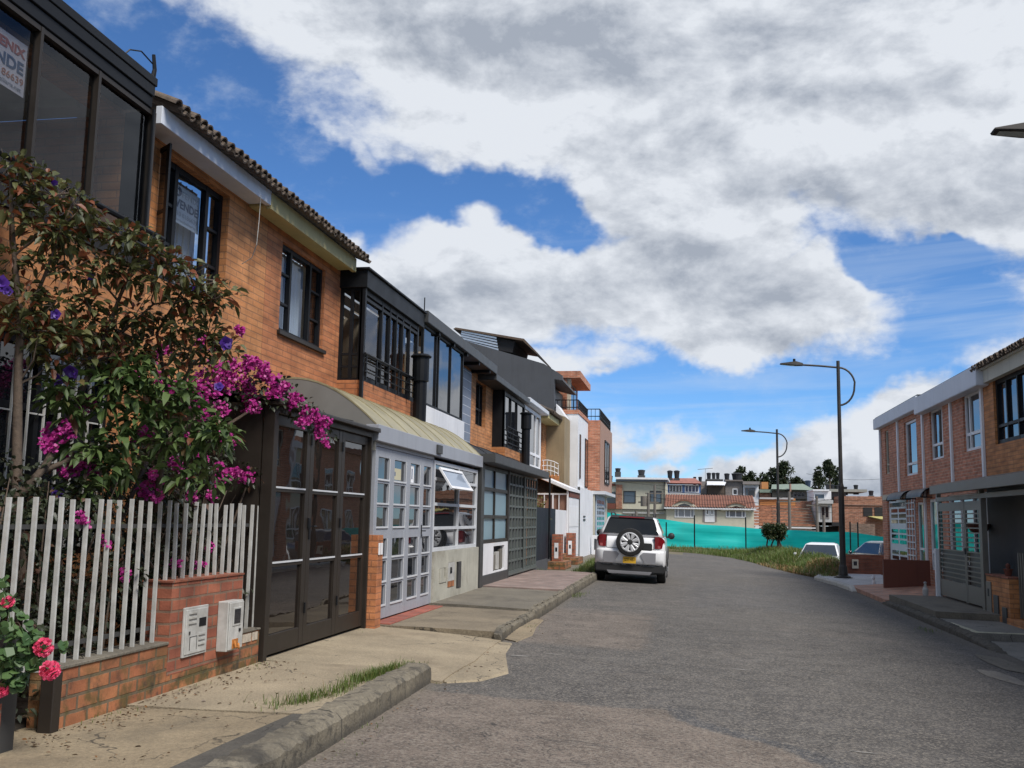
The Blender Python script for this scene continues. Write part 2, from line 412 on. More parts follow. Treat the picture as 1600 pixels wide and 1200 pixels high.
M_cream = mat('cream_render', (0.48, 0.46, 0.38), 0.85, 0.0, 0.08, 1.5, streak=0.3)
M_fascia = mat('white_fascia', (0.60, 0.63, 0.68), 0.7, 0.0, 0.06, 2, streak=0.2)
M_fasciay = mat('yellow_fascia', (0.42, 0.36, 0.17), 0.7, 0.0, 0.1, 3, streak=0.35)
M_concr = mat('rough_render', (0.40, 0.39, 0.33), 0.9, 0.0, 0.14, 2.5, bump=0.4, fine=0.15, dirt=(0.17, 0.15, 0.11, 0.7), streak=0.35)
M_gable = mat('dark_grey_render', (0.070, 0.075, 0.085), 0.9, 0.0, 0.12, 1.0, bump=0.3, streak=0.4)
M_beige = mat('beige_render', (0.26, 0.20, 0.12), 0.9, 0.0, 0.15, 1.2, bump=0.2, streak=0.5)
M_tileroof = mat('grey_clay_tile', (0.105, 0.080, 0.060), 0.9, 0.0, 0.45, 9, bump=0.4, fine=0.2, dirt=(0.035, 0.030, 0.026, 0.85))
M_redroof = mat('red_clay_tile', (0.20, 0.085, 0.055), 0.9, 0.0, 0.4, 5, fine=0.2, dirt=(0.08, 0.05, 0.04, 0.6))
M_inside = mat('dim_interior', (0.38, 0.37, 0.36), 0.9, 0.0, 0.2)
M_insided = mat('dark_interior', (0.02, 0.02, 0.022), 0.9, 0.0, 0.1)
M_beigein = mat('tan_interior', (0.32, 0.25, 0.17), 0.8, 0.0, 0.15)
M_curtain = mat('pale_curtain', (0.55, 0.60, 0.68), 0.9, 0.0, 0.08)
M_poly = mat('yellowed_polycarbonate', (0.30, 0.27, 0.165), 0.35, 0.0, 0.2, 2.0, streak=0.6)
M_slate = mat('grey_stone_tile', (0.17, 0.20, 0.26), 0.5, 0.0, 0.2, 4)
M_rust = mat('rust_paint', (0.135, 0.042, 0.026), 0.75, 0.0, 0.12, 2, bump=0.15, streak=0.3)
M_tank = mat('black_tank', (0.014, 0.015, 0.018), 0.5, 0.0, 0.2)
M_pole = mat('lamp_pole_grey', (0.040, 0.037, 0.034), 0.55, 0.3, 0.2)
M_rubber = mat('rubber', (0.012, 0.012, 0.013), 0.8, 0.0, 0.15)
M_wood = mat('weathered_wood', (0.10, 0.07, 0.05), 0.9, 0.0, 0.3, 12)
M_alu = mat('silver_metal', (0.55, 0.56, 0.58), 0.3, 0.8, 0.1)
M_brA = brick('orange_brick', (0.43, 0.175, 0.062), (0.50, 0.225, 0.088), (0.31, 0.150, 0.070), 0.335, 0.082, 0.008)
M_brA2 = brick('reddish_brick', (0.385, 0.138, 0.055), (0.44, 0.175, 0.072), (0.28, 0.12, 0.06), 0.335, 0.082, 0.008)
M_brLow = brick('old_brick', (0.29, 0.100, 0.045), (0.40, 0.165, 0.070), (0.15, 0.110, 0.07), 0.25, 0.105, 0.013, moss=0.85, patch=(0.26, 0.17, 0.075, 0.5))
M_brCol = brick('red_brick', (0.24, 0.072, 0.042), (0.34, 0.115, 0.062), (0.20, 0.125, 0.085), 0.24, 0.095, 0.011, moss=0.0)
M_brR = brick('rose_brick', (0.40, 0.145, 0.080), (0.48, 0.200, 0.115), (0.46, 0.32, 0.24), 0.25, 0.075, 0.008)
M_brF = brick('far_brick', (0.26, 0.10, 0.055), (0.32, 0.14, 0.08), (0.30, 0.22, 0.17), 0.4, 0.14, 0.018)
M_brFd = brick('far_dull_brick', (0.15, 0.095, 0.07), (0.19, 0.12, 0.085), (0.2, 0.16, 0.13), 0.4, 0.14, 0.02)
G_clear = glass('clear_glass', (0.80, 0.83, 0.85), 1.25)
G_balc = glass('balcony_glass', (0.66, 0.69, 0.72), 1.35)
G_tint = pane('brown_tinted_glass', (0.016, 0.012, 0.010), 1.75, 0.012, 0.035)
G_dark = pane('dark_glass', (0.014, 0.016, 0.020), 1.7, 0.015, 0.03)
G_blue = mat('frosted_blue_glass', (0.20, 0.31, 0.37), 0.35, 0.0, 0.07, 1.2)
G_teal = pane('teal_film_glass', (0.015, 0.12, 0.11), 1.55, 0.03)
M_mesh = mat('turquoise_mesh', (0.0, 0.37, 0.36), 0.6, 0.0, 0.10, 1.5)

# ------------------------------------------------------------ terrain heights
def road_z(x, y):
    s = max(0.0, min(x, 4.4)+2.42)*-0.034
    return s
def sstep(a, b, x):
    t = max(0.0, min(1.0, (x-a)/(b-a))); return t*t*(3-2*t)
def ground_z(x, y):
    z = road_z(x, y)-0.06
    z -= 0.75*sstep(4.5, 9.0, x)*sstep(33, 38, y)
    z -= 1.6*sstep(62, 100, y)
    return z

# ground sheet
m = MB(); xs = [-700, -250, -90, -40, -15, -8, -6, -5, -4.4, -2.42, 0, 2, 4.4, 5, 6, 7, 8, 9, 11, 15, 25, 60, 150, 350, 800]
ys = [-300, -60, -10, 0, 10, 20, 28, 32, 34, 36, 38, 40, 44, 50, 56, 62, 70, 80, 90, 100, 130, 200, 400, 900, 1600]
ids = [[m.pt((x, y, ground_z(x, y))) for x in xs] for y in ys]
for j in range(len(ys)-1):
    for i in range(len(xs)-1): m.face((ids[j][i], ids[j][i+1], ids[j+1][i+1], ids[j+1][i]))
M_soil = mat('dry_soil', (0.15, 0.125, 0.08), 0.95, 0.0, 0.3, 0.8, bump=0.4, dirt=(0.06, 0.075, 0.025, 0.8))
tag(m.build('ground', M_soil), kind='structure')

# asphalt with pinkish worn stretches, darker repairs and pale scuffs
def asphalt():
    m = bpy.data.materials.new('worn_asphalt'); m.use_nodes = True; t = NT(m.node_tree); b = t.n['Principled BSDF']
    P = t.n.new('ShaderNodeNewGeometry').outputs['Position']
    sep = t.add('ShaderNodeSeparateXYZ', ins={0: P}); X, Y, Z = sep.outputs
    agg = t.n.new('ShaderNodeTexVoronoi'); agg.inputs['Scale'].default_value = 62.0; t.l.new(P, agg.inputs['Vector'])
    gcol = t.add('ShaderNodeSeparateColor', ins={0: agg.outputs['Color']}).outputs[0]
    nbig = t.noise(P, 0.35, 7, 0.6, 0.5); nmid = t.noise(P, 2.2, 7, 0.65, 0.3); nf = t.noise(P, 28, 5, 0.75); nxx = t.noise(P, 110, 3, 0.7)
    dark = (0.094, 0.088, 0.082); pink = (0.158, 0.130, 0.108)
    # older pinkish surface: the near-left stretch and a strip further on by the left kerb
    w1 = t.math('ADD', X, t.math('MULTIPLY', t.math('SUBTRACT', nmid, 0.5), 0.5))
    edge = t.math('ADD', t.math('MULTIPLY', t.ramp(Y, 7.4, 9.0, 0.9, -0.25), 1.0), 0.0)
    a1 = t.math('MULTIPLY', t.ramp(t.math('ADD', t.math('SUBTRACT', w1, edge), t.math('MULTIPLY', t.math('SUBTRACT', nf, 0.5), 0.35)), 0.05, -0.05), t.ramp(t.math('ADD', Y, t.math('MULTIPLY', nmid, 0.6)), 9.35, 9.25))
    a2 = t.math('MULTIPLY', t.ramp(w1, -0.5, -0.75), t.math('MULTIPLY', t.ramp(Y, 12.6, 13.2), t.ramp(Y, 18.5, 17.0)))
    a3 = t.math('MULTIPLY', t.ramp(Y, 6.9, 6.5), 1.0)
    pk = t.math('MAXIMUM', t.math('MAXIMUM', a1, t.math('MULTIPLY', a2, 0.8)), a3)
    pk = t.math('ADD', pk, t.ramp(nbig, 0.52, 0.72, 0, 0.30), clamp=True)
    c = t.mix(pk, dark, pink)
    # smoother blue-grey repair along the seam and across the far lane
    seam = t.math('MULTIPLY', t.ramp(t.math('ABSOLUTE', t.math('SUBTRACT', t.math('SUBTRACT', w1, edge), 0.14)), 0.16, 0.07), t.ramp(Y, 9.4, 9.0))
    far = t.math('MULTIPLY', t.ramp(t.math('ADD', Y, t.math('MULTIPLY', nmid, 3)), 21, 22.5), t.ramp(Y, 30, 27))
    far = t.math('MULTIPLY', far, t.ramp(w1, -0.3, 0.2))
    c = t.mix(t.math('MULTIPLY', t.math('MAXIMUM', seam, t.math('MULTIPLY', far, 0.7)), 0.75), c, (0.072, 0.073, 0.077))
    c = t.add('ShaderNodeVectorMath', operation='SCALE', ins={0: c, 'Scale': t.math('MULTIPLY', t.math('MULTIPLY', t.ramp(nmid, 0.28, 0.72, 0.68, 1.3, False), t.ramp(nbig, 0.2, 0.8, 0.85, 1.15, False)), t.math('MULTIPLY', t.ramp(nf, 0.25, 0.75, 0.62, 1.38, False), t.ramp(nxx, 0.2, 0.8, 0.8, 1.2, False)))}).outputs[0]
    c = t.mix(t.ramp(gcol, 0.60, 0.95, 0, 0.6), c, (0.25, 0.225, 0.19))
    c = t.mix(t.ramp(gcol, 0.34, 0.0, 0, 0.6), c, (0.035, 0.035, 0.037))
    # cracks and tar smears
    vc = t.n.new('ShaderNodeTexVoronoi'); vc.feature = 'DISTANCE_TO_EDGE'; vc.inputs['Scale'].default_value = 1.1
    wv = t.add('ShaderNodeTexNoise', ins={'Vector': P, 'Scale': 3.0, 'Detail': 5.0})
    off = t.add('ShaderNodeVectorMath', operation='SCALE', ins={0: wv.outputs['Color'], 'Scale': 0.7})
    t.l.new(t.add('ShaderNodeVectorMath', operation='ADD', ins={0: P, 1: off.outputs[0]}).outputs[0], vc.inputs['Vector'])
    cr = t.math('MULTIPLY', t.ramp(vc.outputs['Distance'], 0.010, 0.003), t.ramp(t.noise(P, 0.7, 3), 0.48, 0.56))
    c = t.mix(t.math('MULTIPLY', cr, 0.75), c, (0.03, 0.03, 0.03))
    sm = t.noise(t.mapping(P, scale=(0.7, 3.5, 1)), 1.2, 7, 0.7, 0.4)
    c = t.mix(t.ramp(sm, 0.56, 0.70, 0, 0.6), c, (0.045, 0.044, 0.044))
    # sand washed along both gutters
    gut = t.math('MAXIMUM', t.ramp(t.math('ADD', X, t.math('MULTIPLY', nmid, 0.35)), -1.95, -2.3), t.ramp(t.math('SUBTRACT', X, t.math('MULTIPLY', nmid, 0.5)), 3.55, 4.0))
    c = t.mix(t.math('MULTIPLY', gut, 0.45), c, (0.15, 0.13, 0.10))
    t.l.new(c, b.inputs['Base Color']); b.inputs['Roughness'].default_value = 0.85; b.inputs['Specular IOR Level'].default_value = 0.3
    h = t.math('ADD', t.math('MULTIPLY', agg.outputs['Distance'], -0.5), t.math('MULTIPLY', nf, 0.9))
    bn = t.add('ShaderNodeBump', ins={'Strength': 0.6, 'Distance': 0.012, 'Height': h}); t.l.new(bn.outputs[0], b.inputs['Normal'])
    return m
m = MB(); ys = [-30, 0, 6, 10, 14, 18, 22, 26, 30, 34, 38, 42, 46, 50.4, 50.6, 54, 57.4]
rows = []
for y in ys:
    xl = -2.42 if y < 50.5 else -60
    xr = 4.40
    rows.append([m.pt((xl+(xr-xl)*k/6, y, road_z(xl+(xr-xl)*k/6, y))) for k in range(7)])
for A, Bq in zip(rows, rows[1:]):
    for k in range(6): m.face((A[k], A[k+1], Bq[k+1], Bq[k]))
tag(m.build('road', asphalt()), kind='structure')

# left footway: one slab after another, each its own pour
def slabmat(name, c, dirt, joint=0.0, fine=0.3):
    m = mat(name, c, 0.9, 0.0, 0.2, 1.6, bump=0.6, bscale=60, fine=fine, dirt=dirt); t = NT(m.node_tree); b = t.n['Principled BSDF']
    P = t.n.new('ShaderNodeNewGeometry').outputs['Position']
    vc = t.n.new('ShaderNodeTexVoronoi'); vc.feature = 'DISTANCE_TO_EDGE'; vc.inputs['Scale'].default_value = 0.55
    wv = t.add('ShaderNodeTexNoise', ins={'Vector': P, 'Scale': 3.5, 'Detail': 6.0}); off = t.add('ShaderNodeVectorMath', operation='SCALE', ins={0: wv.outputs['Color'], 'Scale': 0.5})
    t.l.new(t.add('ShaderNodeVectorMath', operation='ADD', ins={0: P, 1: off.outputs[0]}).outputs[0], vc.inputs['Vector'])
    cr = t.math('MULTIPLY', t.ramp(vc.outputs['Distance'], 0.006, 0.002), t.ramp(t.noise(P, 0.9, 3), 0.46, 0.54))
    sp = t.noise(P, 90, 2, 0.8); cc = b.inputs['Base Color'].links[0].from_socket
    cc = t.mix(t.ramp(sp, 0.66, 0.74, 0, 0.5), cc, tuple(k*0.45 for k in c)); st_ = t.noise(P, 4.5, 7, 0.7, 0.6); cc = t.mix(t.ramp(st_, 0.58, 0.72, 0, 0.45), cc, tuple(k*0.5 for k in c))
    t.l.new(t.mix(t.math('MULTIPLY', cr, 0.8), cc, (0.03, 0.027, 0.022)), b.inputs['Base Color']); return m
S_tan = slabmat('tan_concrete', (0.25, 0.20, 0.13), (0.12, 0.10, 0.07, 0.65))
S_tan2 = slabmat('cream_concrete', (0.29, 0.24, 0.165), (0.17, 0.135, 0.09, 0.6))
S_grey = slabmat('grey_concrete', (0.155, 0.138, 0.108), (0.07, 0.062, 0.05, 0.75))
S_grey2 = slabmat('brown_concrete', (0.20, 0.165, 0.115), (0.10, 0.083, 0.06, 0.75))
S_tar = slabmat('blackened_concrete', (0.085, 0.078, 0.066), (0.035, 0.033, 0.03, 0.8))
S_kerb = slabmat('stained_kerb', (0.165, 0.145, 0.108), (0.035, 0.032, 0.028, 0.95))
S_kerbp = slabmat('pale_kerb', (0.45, 0.44, 0.40), (0.25, 0.24, 0.21, 0.5))
def tilemat(name, c1, c2, mort, w, h):
    return brick(name, c1, c2, mort, w, h, 0.012, rough=0.7)
S_pink = tilemat('pink_paving', (0.21, 0.15, 0.13), (0.25, 0.185, 0.16), (0.22, 0.19, 0.165), 0.30, 0.30)
S_terra = tilemat('terracotta_paving', (0.36, 0.17, 0.105), (0.43, 0.22, 0.14), (0.33, 0.24, 0.19), 0.33, 0.33)
S_redtile = tilemat('red_step_tile', (0.26, 0.075, 0.05), (0.29, 0.09, 0.06), (0.2, 0.1, 0.08), 0.3, 0.3)
def slab(xa0, xa1, ya, xb0, xb1, yb, za, zb, material, name='sidewalk', edge=None, jit=0.012, n=7):
    """a slab from y=ya to yb whose top runs from za (house side) to zb (street side), with an uneven street edge"""
    m = MB(); T = []; Bt = []
    for k in range(n+1):
        f = k/n; y = ya+(yb-ya)*f; l = xa0+(xb0-xa0)*f; r = xa1+(xb1-xa1)*f+rng.uniform(-jit, jit)
        T.append([m.pt((l+(r-l)*q/4, y, za+(zb-za)*(q/4)**1.6+rng.uniform(-.003, .003))) for q in range(5)])
        Bt.append((m.pt((l, y, -0.3)), m.pt((r, y, -0.3))))
    for k in range(n):
        for q in range(4): m.face((T[k][q], T[k][q+1], T[k+1][q+1], T[k+1][q]))
        m.face((T[k][4], Bt[k][1], Bt[k+1][1], T[k+1][4])); m.face((T[k][0], T[k+1][0], Bt[k+1][0], Bt[k][0]))
    for k in (0, n): m.face([*T[k], Bt[k][1], Bt[k][0]])
    return tag(m.build(name, material), kind='structure')
slab(-4.6, -2.63, 1.0, -4.6, -2.63, 6.98, 0.12, 0.13, S_tan)
slab(-4.6, -2.63, 7.0, -4.6, -2.63, 9.38, 0.13, 0.14, S_tan2)
slab(-4.6, -2.30, 9.40, -4.6, -2.34, 12.72, 0.15, 0.02, S_tan2, jit=0.05)
slab(-4.13, -2.46, 12.74, -4.13, -2.46, 15.66, 0.15, 0.12, S_grey2)
slab(-2.98, -2.615, 2.0, -2.80, -2.615, 7.25, 0.138, 0.142, S_tar, name='tar_strip', jit=0.0)
slab(-4.6, -2.46, 15.69, -4.6, -2.44, 19.66, 0.20, 0.15, S_grey)
slab(-4.6, -2.46, 19.69, -4.6, -2.46, 26.4, 0.22, 0.19, S_pink)
slab(-4.6, -3.25, 26.43, -4.6, -3.45, 52.0, 0.09, 0.09, S_grey, n=14)
slab(-3.25, -2.46, 26.43, -3.45, -2.46, 44.0, 0.05, 0.02, M_soil, n=10, name='verge')
m = MB(); m.box(-4.12, -3.86, 12.80, 15.64, 0.1, 0.163); tag(m.build('step', S_redtile, bevel=0.006), kind='structure')

# kerbs: weathered concrete lengths with broken arrises
def kerb_joints():
    t = NT(S_kerb.node_tree); b = t.n['Principled BSDF']; P = t.n.new('ShaderNodeNewGeometry').outputs['Position']
    sep = t.add('ShaderNodeSeparateXYZ', ins={0: P}); cc = b.inputs['Base Color'].links[0].from_socket
    n8 = t.noise(P, 7.0, 8, 0.7, 0.5); cc = t.mix(t.ramp(n8, 0.50, 0.62, 0, 0.75), cc, (0.045, 0.041, 0.035)); n9 = t.noise(P, 3.1, 8, 0.7, 0.3); cc = t.mix(t.ramp(n9, 0.56, 0.70, 0, 0.5), cc, (0.27, 0.235, 0.17))
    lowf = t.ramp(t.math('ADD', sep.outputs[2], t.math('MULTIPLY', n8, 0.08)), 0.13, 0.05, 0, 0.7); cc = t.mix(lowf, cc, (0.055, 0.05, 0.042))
    j = t.math('ABSOLUTE', t.math('SUBTRACT', t.math('FRACT', t.math('MULTIPLY', t.math('ADD', sep.outputs[1], 0.35), 0.62)), 0.5))
    t.l.new(t.mix(t.ramp(j, 0.007, 0.003, 0, 0.9), cc, (0.02, 0.02, 0.018)), b.inputs['Base Color'])
kerb_joints()
def kerb(pts, w, z0, material, rough=0.02, seg=0.06, name='kerb'):
    """pts: list of (x_street_face, y, top_z)"""
    m = MB(); rings = []
    L = [];
    for (a, b) in zip(pts, pts[1:]):
        n = max(1, int(abs(b[1]-a[1])/seg))
        for k in range(n): L.append(tuple(a[i]+(b[i]-a[i])*k/n for i in range(3)))
    L.append(pts[-1])
    for x, y, z in L:
        j = lambda s=1.0: rng.uniform(-rough, rough)*s
        sx = 1 if w > 0 else -1
        rings.append([(x-w, y, z0), (x-w, y, z+j(.5)), (x-w*0.45, y, z+j(.6)), (x-sx*(0.035+abs(j())), y, z-abs(j(.6))), (x-sx*abs(j(.5)), y, z-0.03-abs(j(1.2))), (x+sx*0.01+j(.4), y, z0)])
    m.loft(rings)
    o = m.build(name, material, smooth=False); return tag(o, kind='structure')
kerb([(-2.40, 1.0, 0.18), (-2.40, 6.2, 0.18), (-2.41, 8.0, 0.19), (-2.42, 9.42, 0.18), (-2.47, 9.62, 0.09)], 0.22, -0.3, S_kerb, 0.022)
kerb([(-2.36, 12.68, 0.10), (-2.36, 12.9, 0.16), (-2.40, 14.2, 0.13), (-2.38, 15.5, 0.12), (-2.36, 15.7, 0.19), (-2.36, 17.2, 0.18), (-2.38, 19.7, 0.19), (-2.40, 23, 0.20), (-2.40, 26.3, 0.20), (-2.43, 26.6, 0.10)], 0.10, -0.3, S_kerb, 0.03)
kerb([(-2.42, 26.75, 0.13), (-2.42, 34, 0.11), (-2.42, 44, 0.10)], 0.13, -0.3, S_kerb, 0.015)
# concrete apron spilling from the ramp on to the asphalt
m = MB(); ring = [(-2.5, 9.5), (-2.28, 9.45), (-2.02, 9.7), (-1.86, 10.3), (-1.98, 10.9), (-2.14, 11.7), (-2.22, 12.6), (-2.5, 12.7)]
top = [m.pt((x, y, 0.012 if x < -2.3 else 0.006)) for x, y in ring]; bot = [m.pt((x+(0.05 if x > -2.4 else 0), y, -0.05)) for x, y in ring]
m.face(top)
for k in range(len(ring)): m.face((top[k], bot[k], bot[(k+1) % len(ring)], top[(k+1) % len(ring)]))
tag(m.build('apron', S_tan2), kind='structure')
m = MB(); ring = [(-2.45, 13.0), (-2.2, 12.8), (-2.12, 13.6), (-2.22, 14.6), (-2.26, 15.6), (-2.45, 15.7)]
top = [m.pt((x, y, 0.02 if x < -2.3 else 0.006)) for x, y in ring]; m.face(top)
bot = [m.pt((x+0.04, y, -0.05)) for x, y in ring]
for k in range(len(ring)): m.face((top[k], bot[k], bot[(k+1) % len(ring)], top[(k+1) % len(ring)]))
tag(m.build('apron', S_tan), kind='structure')
# pale scuffs and dabs of cement on the asphalt
M_scuff = mat('pale_scuff', (0.22, 0.21, 0.195), 0.9, 0, 0.3, 20)
def dab(x, y, L, W, ang, z=0.004, material=None, name='road_marking'):
    m = MB(); n = 10; c, s_ = math.cos(ang), math.sin(ang)
    ring = []
    for k in range(n):
        th = 2*math.pi*k/n; a = L*math.cos(th)*rng.uniform(.7, 1.1); b_ = W*math.sin(th)*rng.uniform(.6, 1.2)
        px, py = x+a*c-b_*s_, y+a*s_+b_*c; ring.append(m.pt((px, py, road_z(px, py)+z)))
    m.face(ring); tag(m.build(name, material or M_scuff), kind='structure')
for a in ((-1.95, 11.6, .14, .04, .2), (-1.62, 11.95, .10, .03, .0), (0.55, 11.9, .13, .03, -.2), (1.25, 8.05, .12, .018, -.1)): dab(*a)
S_patch = slabmat('cement_patch', (0.19, 0.175, 0.15), (0.10, 0.095, 0.08, 0.7))
dab(3.35, 9.3, .34, .25, .5, 0.005, S_patch, 'cement_patch'); dab(3.95, 11.3, .25, .5, .1, 0.006, S_patch, 'cement_patch')
dab(3.6, 13.0, .18, .7, .12, 0.005, S_patch, 'cement_patch'); dab(4.0, 14.3, .22, 1.1, .05, 0.008, S_grey, 'cement_patch')
# ------------------------------------------------------------ left row of houses
XL = -5.5
L = fx(XL)
def tiles(name, parent, y0, y1, xe, ze, xr, zr, material, pitch=0.17, s=1):
    """rows of barrel tiles from the eave (xe, ze) up to the ridge (xr, zr)"""
    m = MB(); n = int((y1-y0)/pitch); dx, dz = xr-xe, zr-ze; L_ = math.hypot(dx, dz); rows = max(1, int(L_/0.38))
    ux, uz = dx/L_, dz/L_; nx, nz = -uz*(1 if ux > 0 else -1), abs(ux)
    def half(yc, a, b, r0, r1, up, lift):
        A = []; Bq = []; A2 = []; B2 = []; k_ = 6
        for k in range(k_+1):
            th = math.pi*k/k_
            for lst, t_, r in ((A, a, r0), (Bq, b, r1), (A2, a, r0-0.016), (B2, b, r1-0.016)):
                h = (math.sin(th)*r if up else -math.sin(th)*r)+lift
                yy = yc+math.cos(th)*r
                lst.append(m.pt((xe+ux*t_+nx*h, yy, ze+uz*t_+nz*h)))
        for k in range(k_):
            m.face((A[k], A[k+1], Bq[k+1], Bq[k])); m.face((A2[k+1], A2[k], B2[k], B2[k+1])); m.face((A[k+1], A[k], A2[k], A2[k+1]))
    for i in range(n+1):
        yc = y0+pitch*(i+0.5)
        for j in range(rows):
            a = j*0.38-0.06+rng.uniform(-.025, .025); b = a+0.44
            jt = rng.uniform(-.008, .008)
            half(yc+jt, a, b, 0.070, 0.056, True, 0.04+0.004*j)
            half(yc+pitch/2+jt, a-0.03, b, 0.060, 0.065, False, 0.045+0.004*j)
    return m.build(name, material, parent, norm=False)

def sale_sign(label, xf, u0, u1, v0, v1, w, lines, bg, logo=None):
    """flat notice; lines: (text, u_left, v_base, width, height, material)"""
    t = thing('sale_sign', label, 'sign', xf((u0+u1)/2, w, v0), 'for sale notices on the first house')
    MB(xf).box(u0, u1, w-0.004, w, v0, v1).build('board', bg, t)
    o0 = Vector(xf(0, 0, 0)); ux = Vector(xf(1, 0, 0))-o0; uy = Vector(xf(0, 0, 1))-o0
    for s_, ul, vb, wd, h, mt in lines:
        text_mesh('lettering', s_, mt, t, h, xf(ul, w+0.003, vb), ux, uy, off=0.004 if h > .1 else 0.0, width=wd)
    if logo:
        u, v, r, mt = logo
        m = MB(xf)
        for a0, a1, rr in ((-2.4, 1.6, r), (-1.2, 2.2, r*0.55)):
            pts = [(u+rr*math.cos(a0+(a1-a0)*k/12), w+0.004, v+rr*1.1*math.sin(a0+(a1-a0)*k/12)) for k in range(13)]
            m.tube(pts, [0.003+0.012*math.sin(math.pi*k/12) for k in range(13)], 5)
        m.build('emblem', mt, t)
    return t
INK = mat('faded_ink', (0.13, 0.16, 0.23), 0.8, 0, 0.0); INKR = mat('faded_red_ink', (0.48, 0.16, 0.13), 0.8, 0, 0); INKP = mat('bleached_ink', (0.48, 0.49, 0.53), 0.8, 0, 0)
INKO = mat('orange_ink', (0.55, 0.22, 0.13), 0.8, 0, 0); PAPER = mat('notice_paper', (0.84, 0.85, 0.87), 0.7, 0, 0.05, 3); PAPERP = mat('pink_notice_paper', (0.80, 0.68, 0.66), 0.7, 0, 0.05, 3)
INKS = mat('small_print_ink', (0.3, 0.3, 0.33), 0.8, 0, 0)

# ---- first house: glazed balcony, window with notice, barred ground floor window
hA = thing('brick_house', 'orange brick house with a big dark glazed balcony and a notice in its upper window', 'house', (XL, 7.0, 0))
holes = [(4.0, 8.62, 3.95, 5.42), (9.34, 10.93, 3.98, 5.36), (4.6, 8.75, 1.15, 3.0)]
wall(MB(L), 1.0, 12.05, 0, 5.5, holes).build('wall', M_brA, hA)
tl = tiles('roof', hA, 8.75, 11.95, -5.12, 5.58, -9.0, 7.3, M_tileroof)
m = MB(); m.box(-5.27, -5.2, 8.78, 11.45, 5.40, 5.585); m.box(-5.5, -5.272, 8.78, 11.45, 5.43, 5.47); m.build('fascia', M_fascia, hA, bevel=0.004)
# recessed balcony room behind the glazing
m = MB(); m.box(-7.4, -7.3, 3.9, 8.8, 3.9, 5.6); m.box(-7.3, -5.76, 3.9, 8.8, 3.85, 3.95); m.build('balcony_room', M_inside, hA)
MB().box(-7.3, -5.76, 8.63, 8.8, 3.96, 5.44).build('balcony_side_wall', M_brA2, hA)
m = MB(); m.box(-7.3, -5.76, 3.9, 8.62, 5.44, 5.5)
for k in range(6): m.box(-7.3, -5.76, 4.2+k*0.8, 4.27+k*0.8, 5.37, 5.438)
m.build('balcony_ceiling', M_cream, hA)
g = window(hA, fx(-5.2), 3.9, 8.68, 3.9, 5.46, [0, 0.15, 0.30, 0.46, 0.629, 0.80, 1], [0, 1], M_brownm, G_balc, 0.036, -0.07, 0.07, 'balcony_glazing', 0.045)
m = MB(); m.box(-5.5, -5.275, 8.62, 8.68, 3.9, 5.46); m.box(-5.198, -5.18, 8.60, 8.62, 3.92, 5.47); m.build('corner_post', M_black, g)
m = MB(); m.box(-5.6, -5.19, 1.0, 8.58, 5.47, 5.58); m.box(-5.62, -5.17, 1.0, 8.58, 5.583, 5.69); m.box(-6.4, -5.16, 1.0, 8.60, 5.694, 5.78); m.build('balcony_roof_edge', M_black, hA, bevel=0.006)
m = MB(); m.box(-5.5, -5.16, 3.9, 8.7, 3.85, 3.895); m.build('balcony_sill', M_brownm, hA)
MB().box(-5.5, -5.19, 1.0, 8.68, 3.12, 3.848).build('balcony_parapet', M_brA, hA)
m = MB()
for z in (4.18, 4.02): m.tube([(-5.06, 3.8, z), (-5.06, 8.72, z)], 0.028 if z > 4.1 else 0.018, 8)
for y in (4.2, 5.7, 7.2, 8.5): m.box(-5.075, -5.045, y, y+0.06, 3.8, 4.18)
m.build('balcony_rail', M_black, hA)
# upper window
w1 = window(hA, L, 9.34, 10.93, 3.98, 5.36, [0, 0.31, 0.76, 1], [0, 1], M_black, G_clear, 0.07, -0.16, 0.07, 'window', 0.07)
m = MB(L)
for v in (4.42, 4.86): m.box(10.56, 10.87, -0.158, -0.10, v, v+0.035); m.box(9.41, 9.80, -0.158, -0.10, v, v+0.035)
m.build_each('glazing_bar', M_black, w1)
m = MB(L); m.box(9.35, 10.75, -0.34, -0.33, 4.0, 5.34); m.build('blind', M_curtain, w1)
m = MB(L)
for k in range(9): m.box(9.5+k*0.135, 9.512+k*0.135, -0.32, -0.305, 4.0, 5.34)
m.build('window_grille', M_whitem, w1)
m = MB(); m.prism([(-5.5, 9.30), (-5.36, 9.20), (-5.36, 9.23), (-5.5, 9.33)], 4.0, 4.04, 'v'); m.prism([(-5.5, 9.30), (-5.36, 9.20), (-5.36, 9.23), (-5.5, 9.33)], 5.30, 5.35, 'v')
m.prism([(-5.36, 9.195), (-5.31, 9.16), (-5.31, 9.20), (-5.36, 9.235)], 4.0, 5.35, 'v'); m.prism([(-5.36, 9.2), (-5.49, 9.3), (-5.49, 9.32), (-5.36, 9.22)], 4.62, 4.66, 'v')
sh = m.build('open_sash', M_black, w1)
MB().prism([(-5.49, 9.306), (-5.36, 9.206), (-5.36, 9.212), (-5.49, 9.312)], 4.04, 5.3, 'v').build('pane', G_dark, sh)
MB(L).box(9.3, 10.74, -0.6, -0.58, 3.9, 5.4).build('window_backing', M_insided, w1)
# ground floor window with white security grille
gw = window(hA, L, 4.6, 8.75, 1.15, 3.0, 4, [0, 0.68, 1], M_black, G_dark, 0.06, -0.12, 0.07, 'window', 0.07)
m = MB(L)
for k in range(19): m.box(4.75+k*0.215, 4.765+k*0.215, -0.03, -0.012, 1.2, 2.95)
for k in range(18):
    for z in ((1.55, 2.35) if k % 2 else (1.95, 2.7)): m.box(4.766+k*0.215, 4.964+k*0.215, -0.026, -0.015, z, z+0.014)
m.build('security_grille', M_whitem, gw)
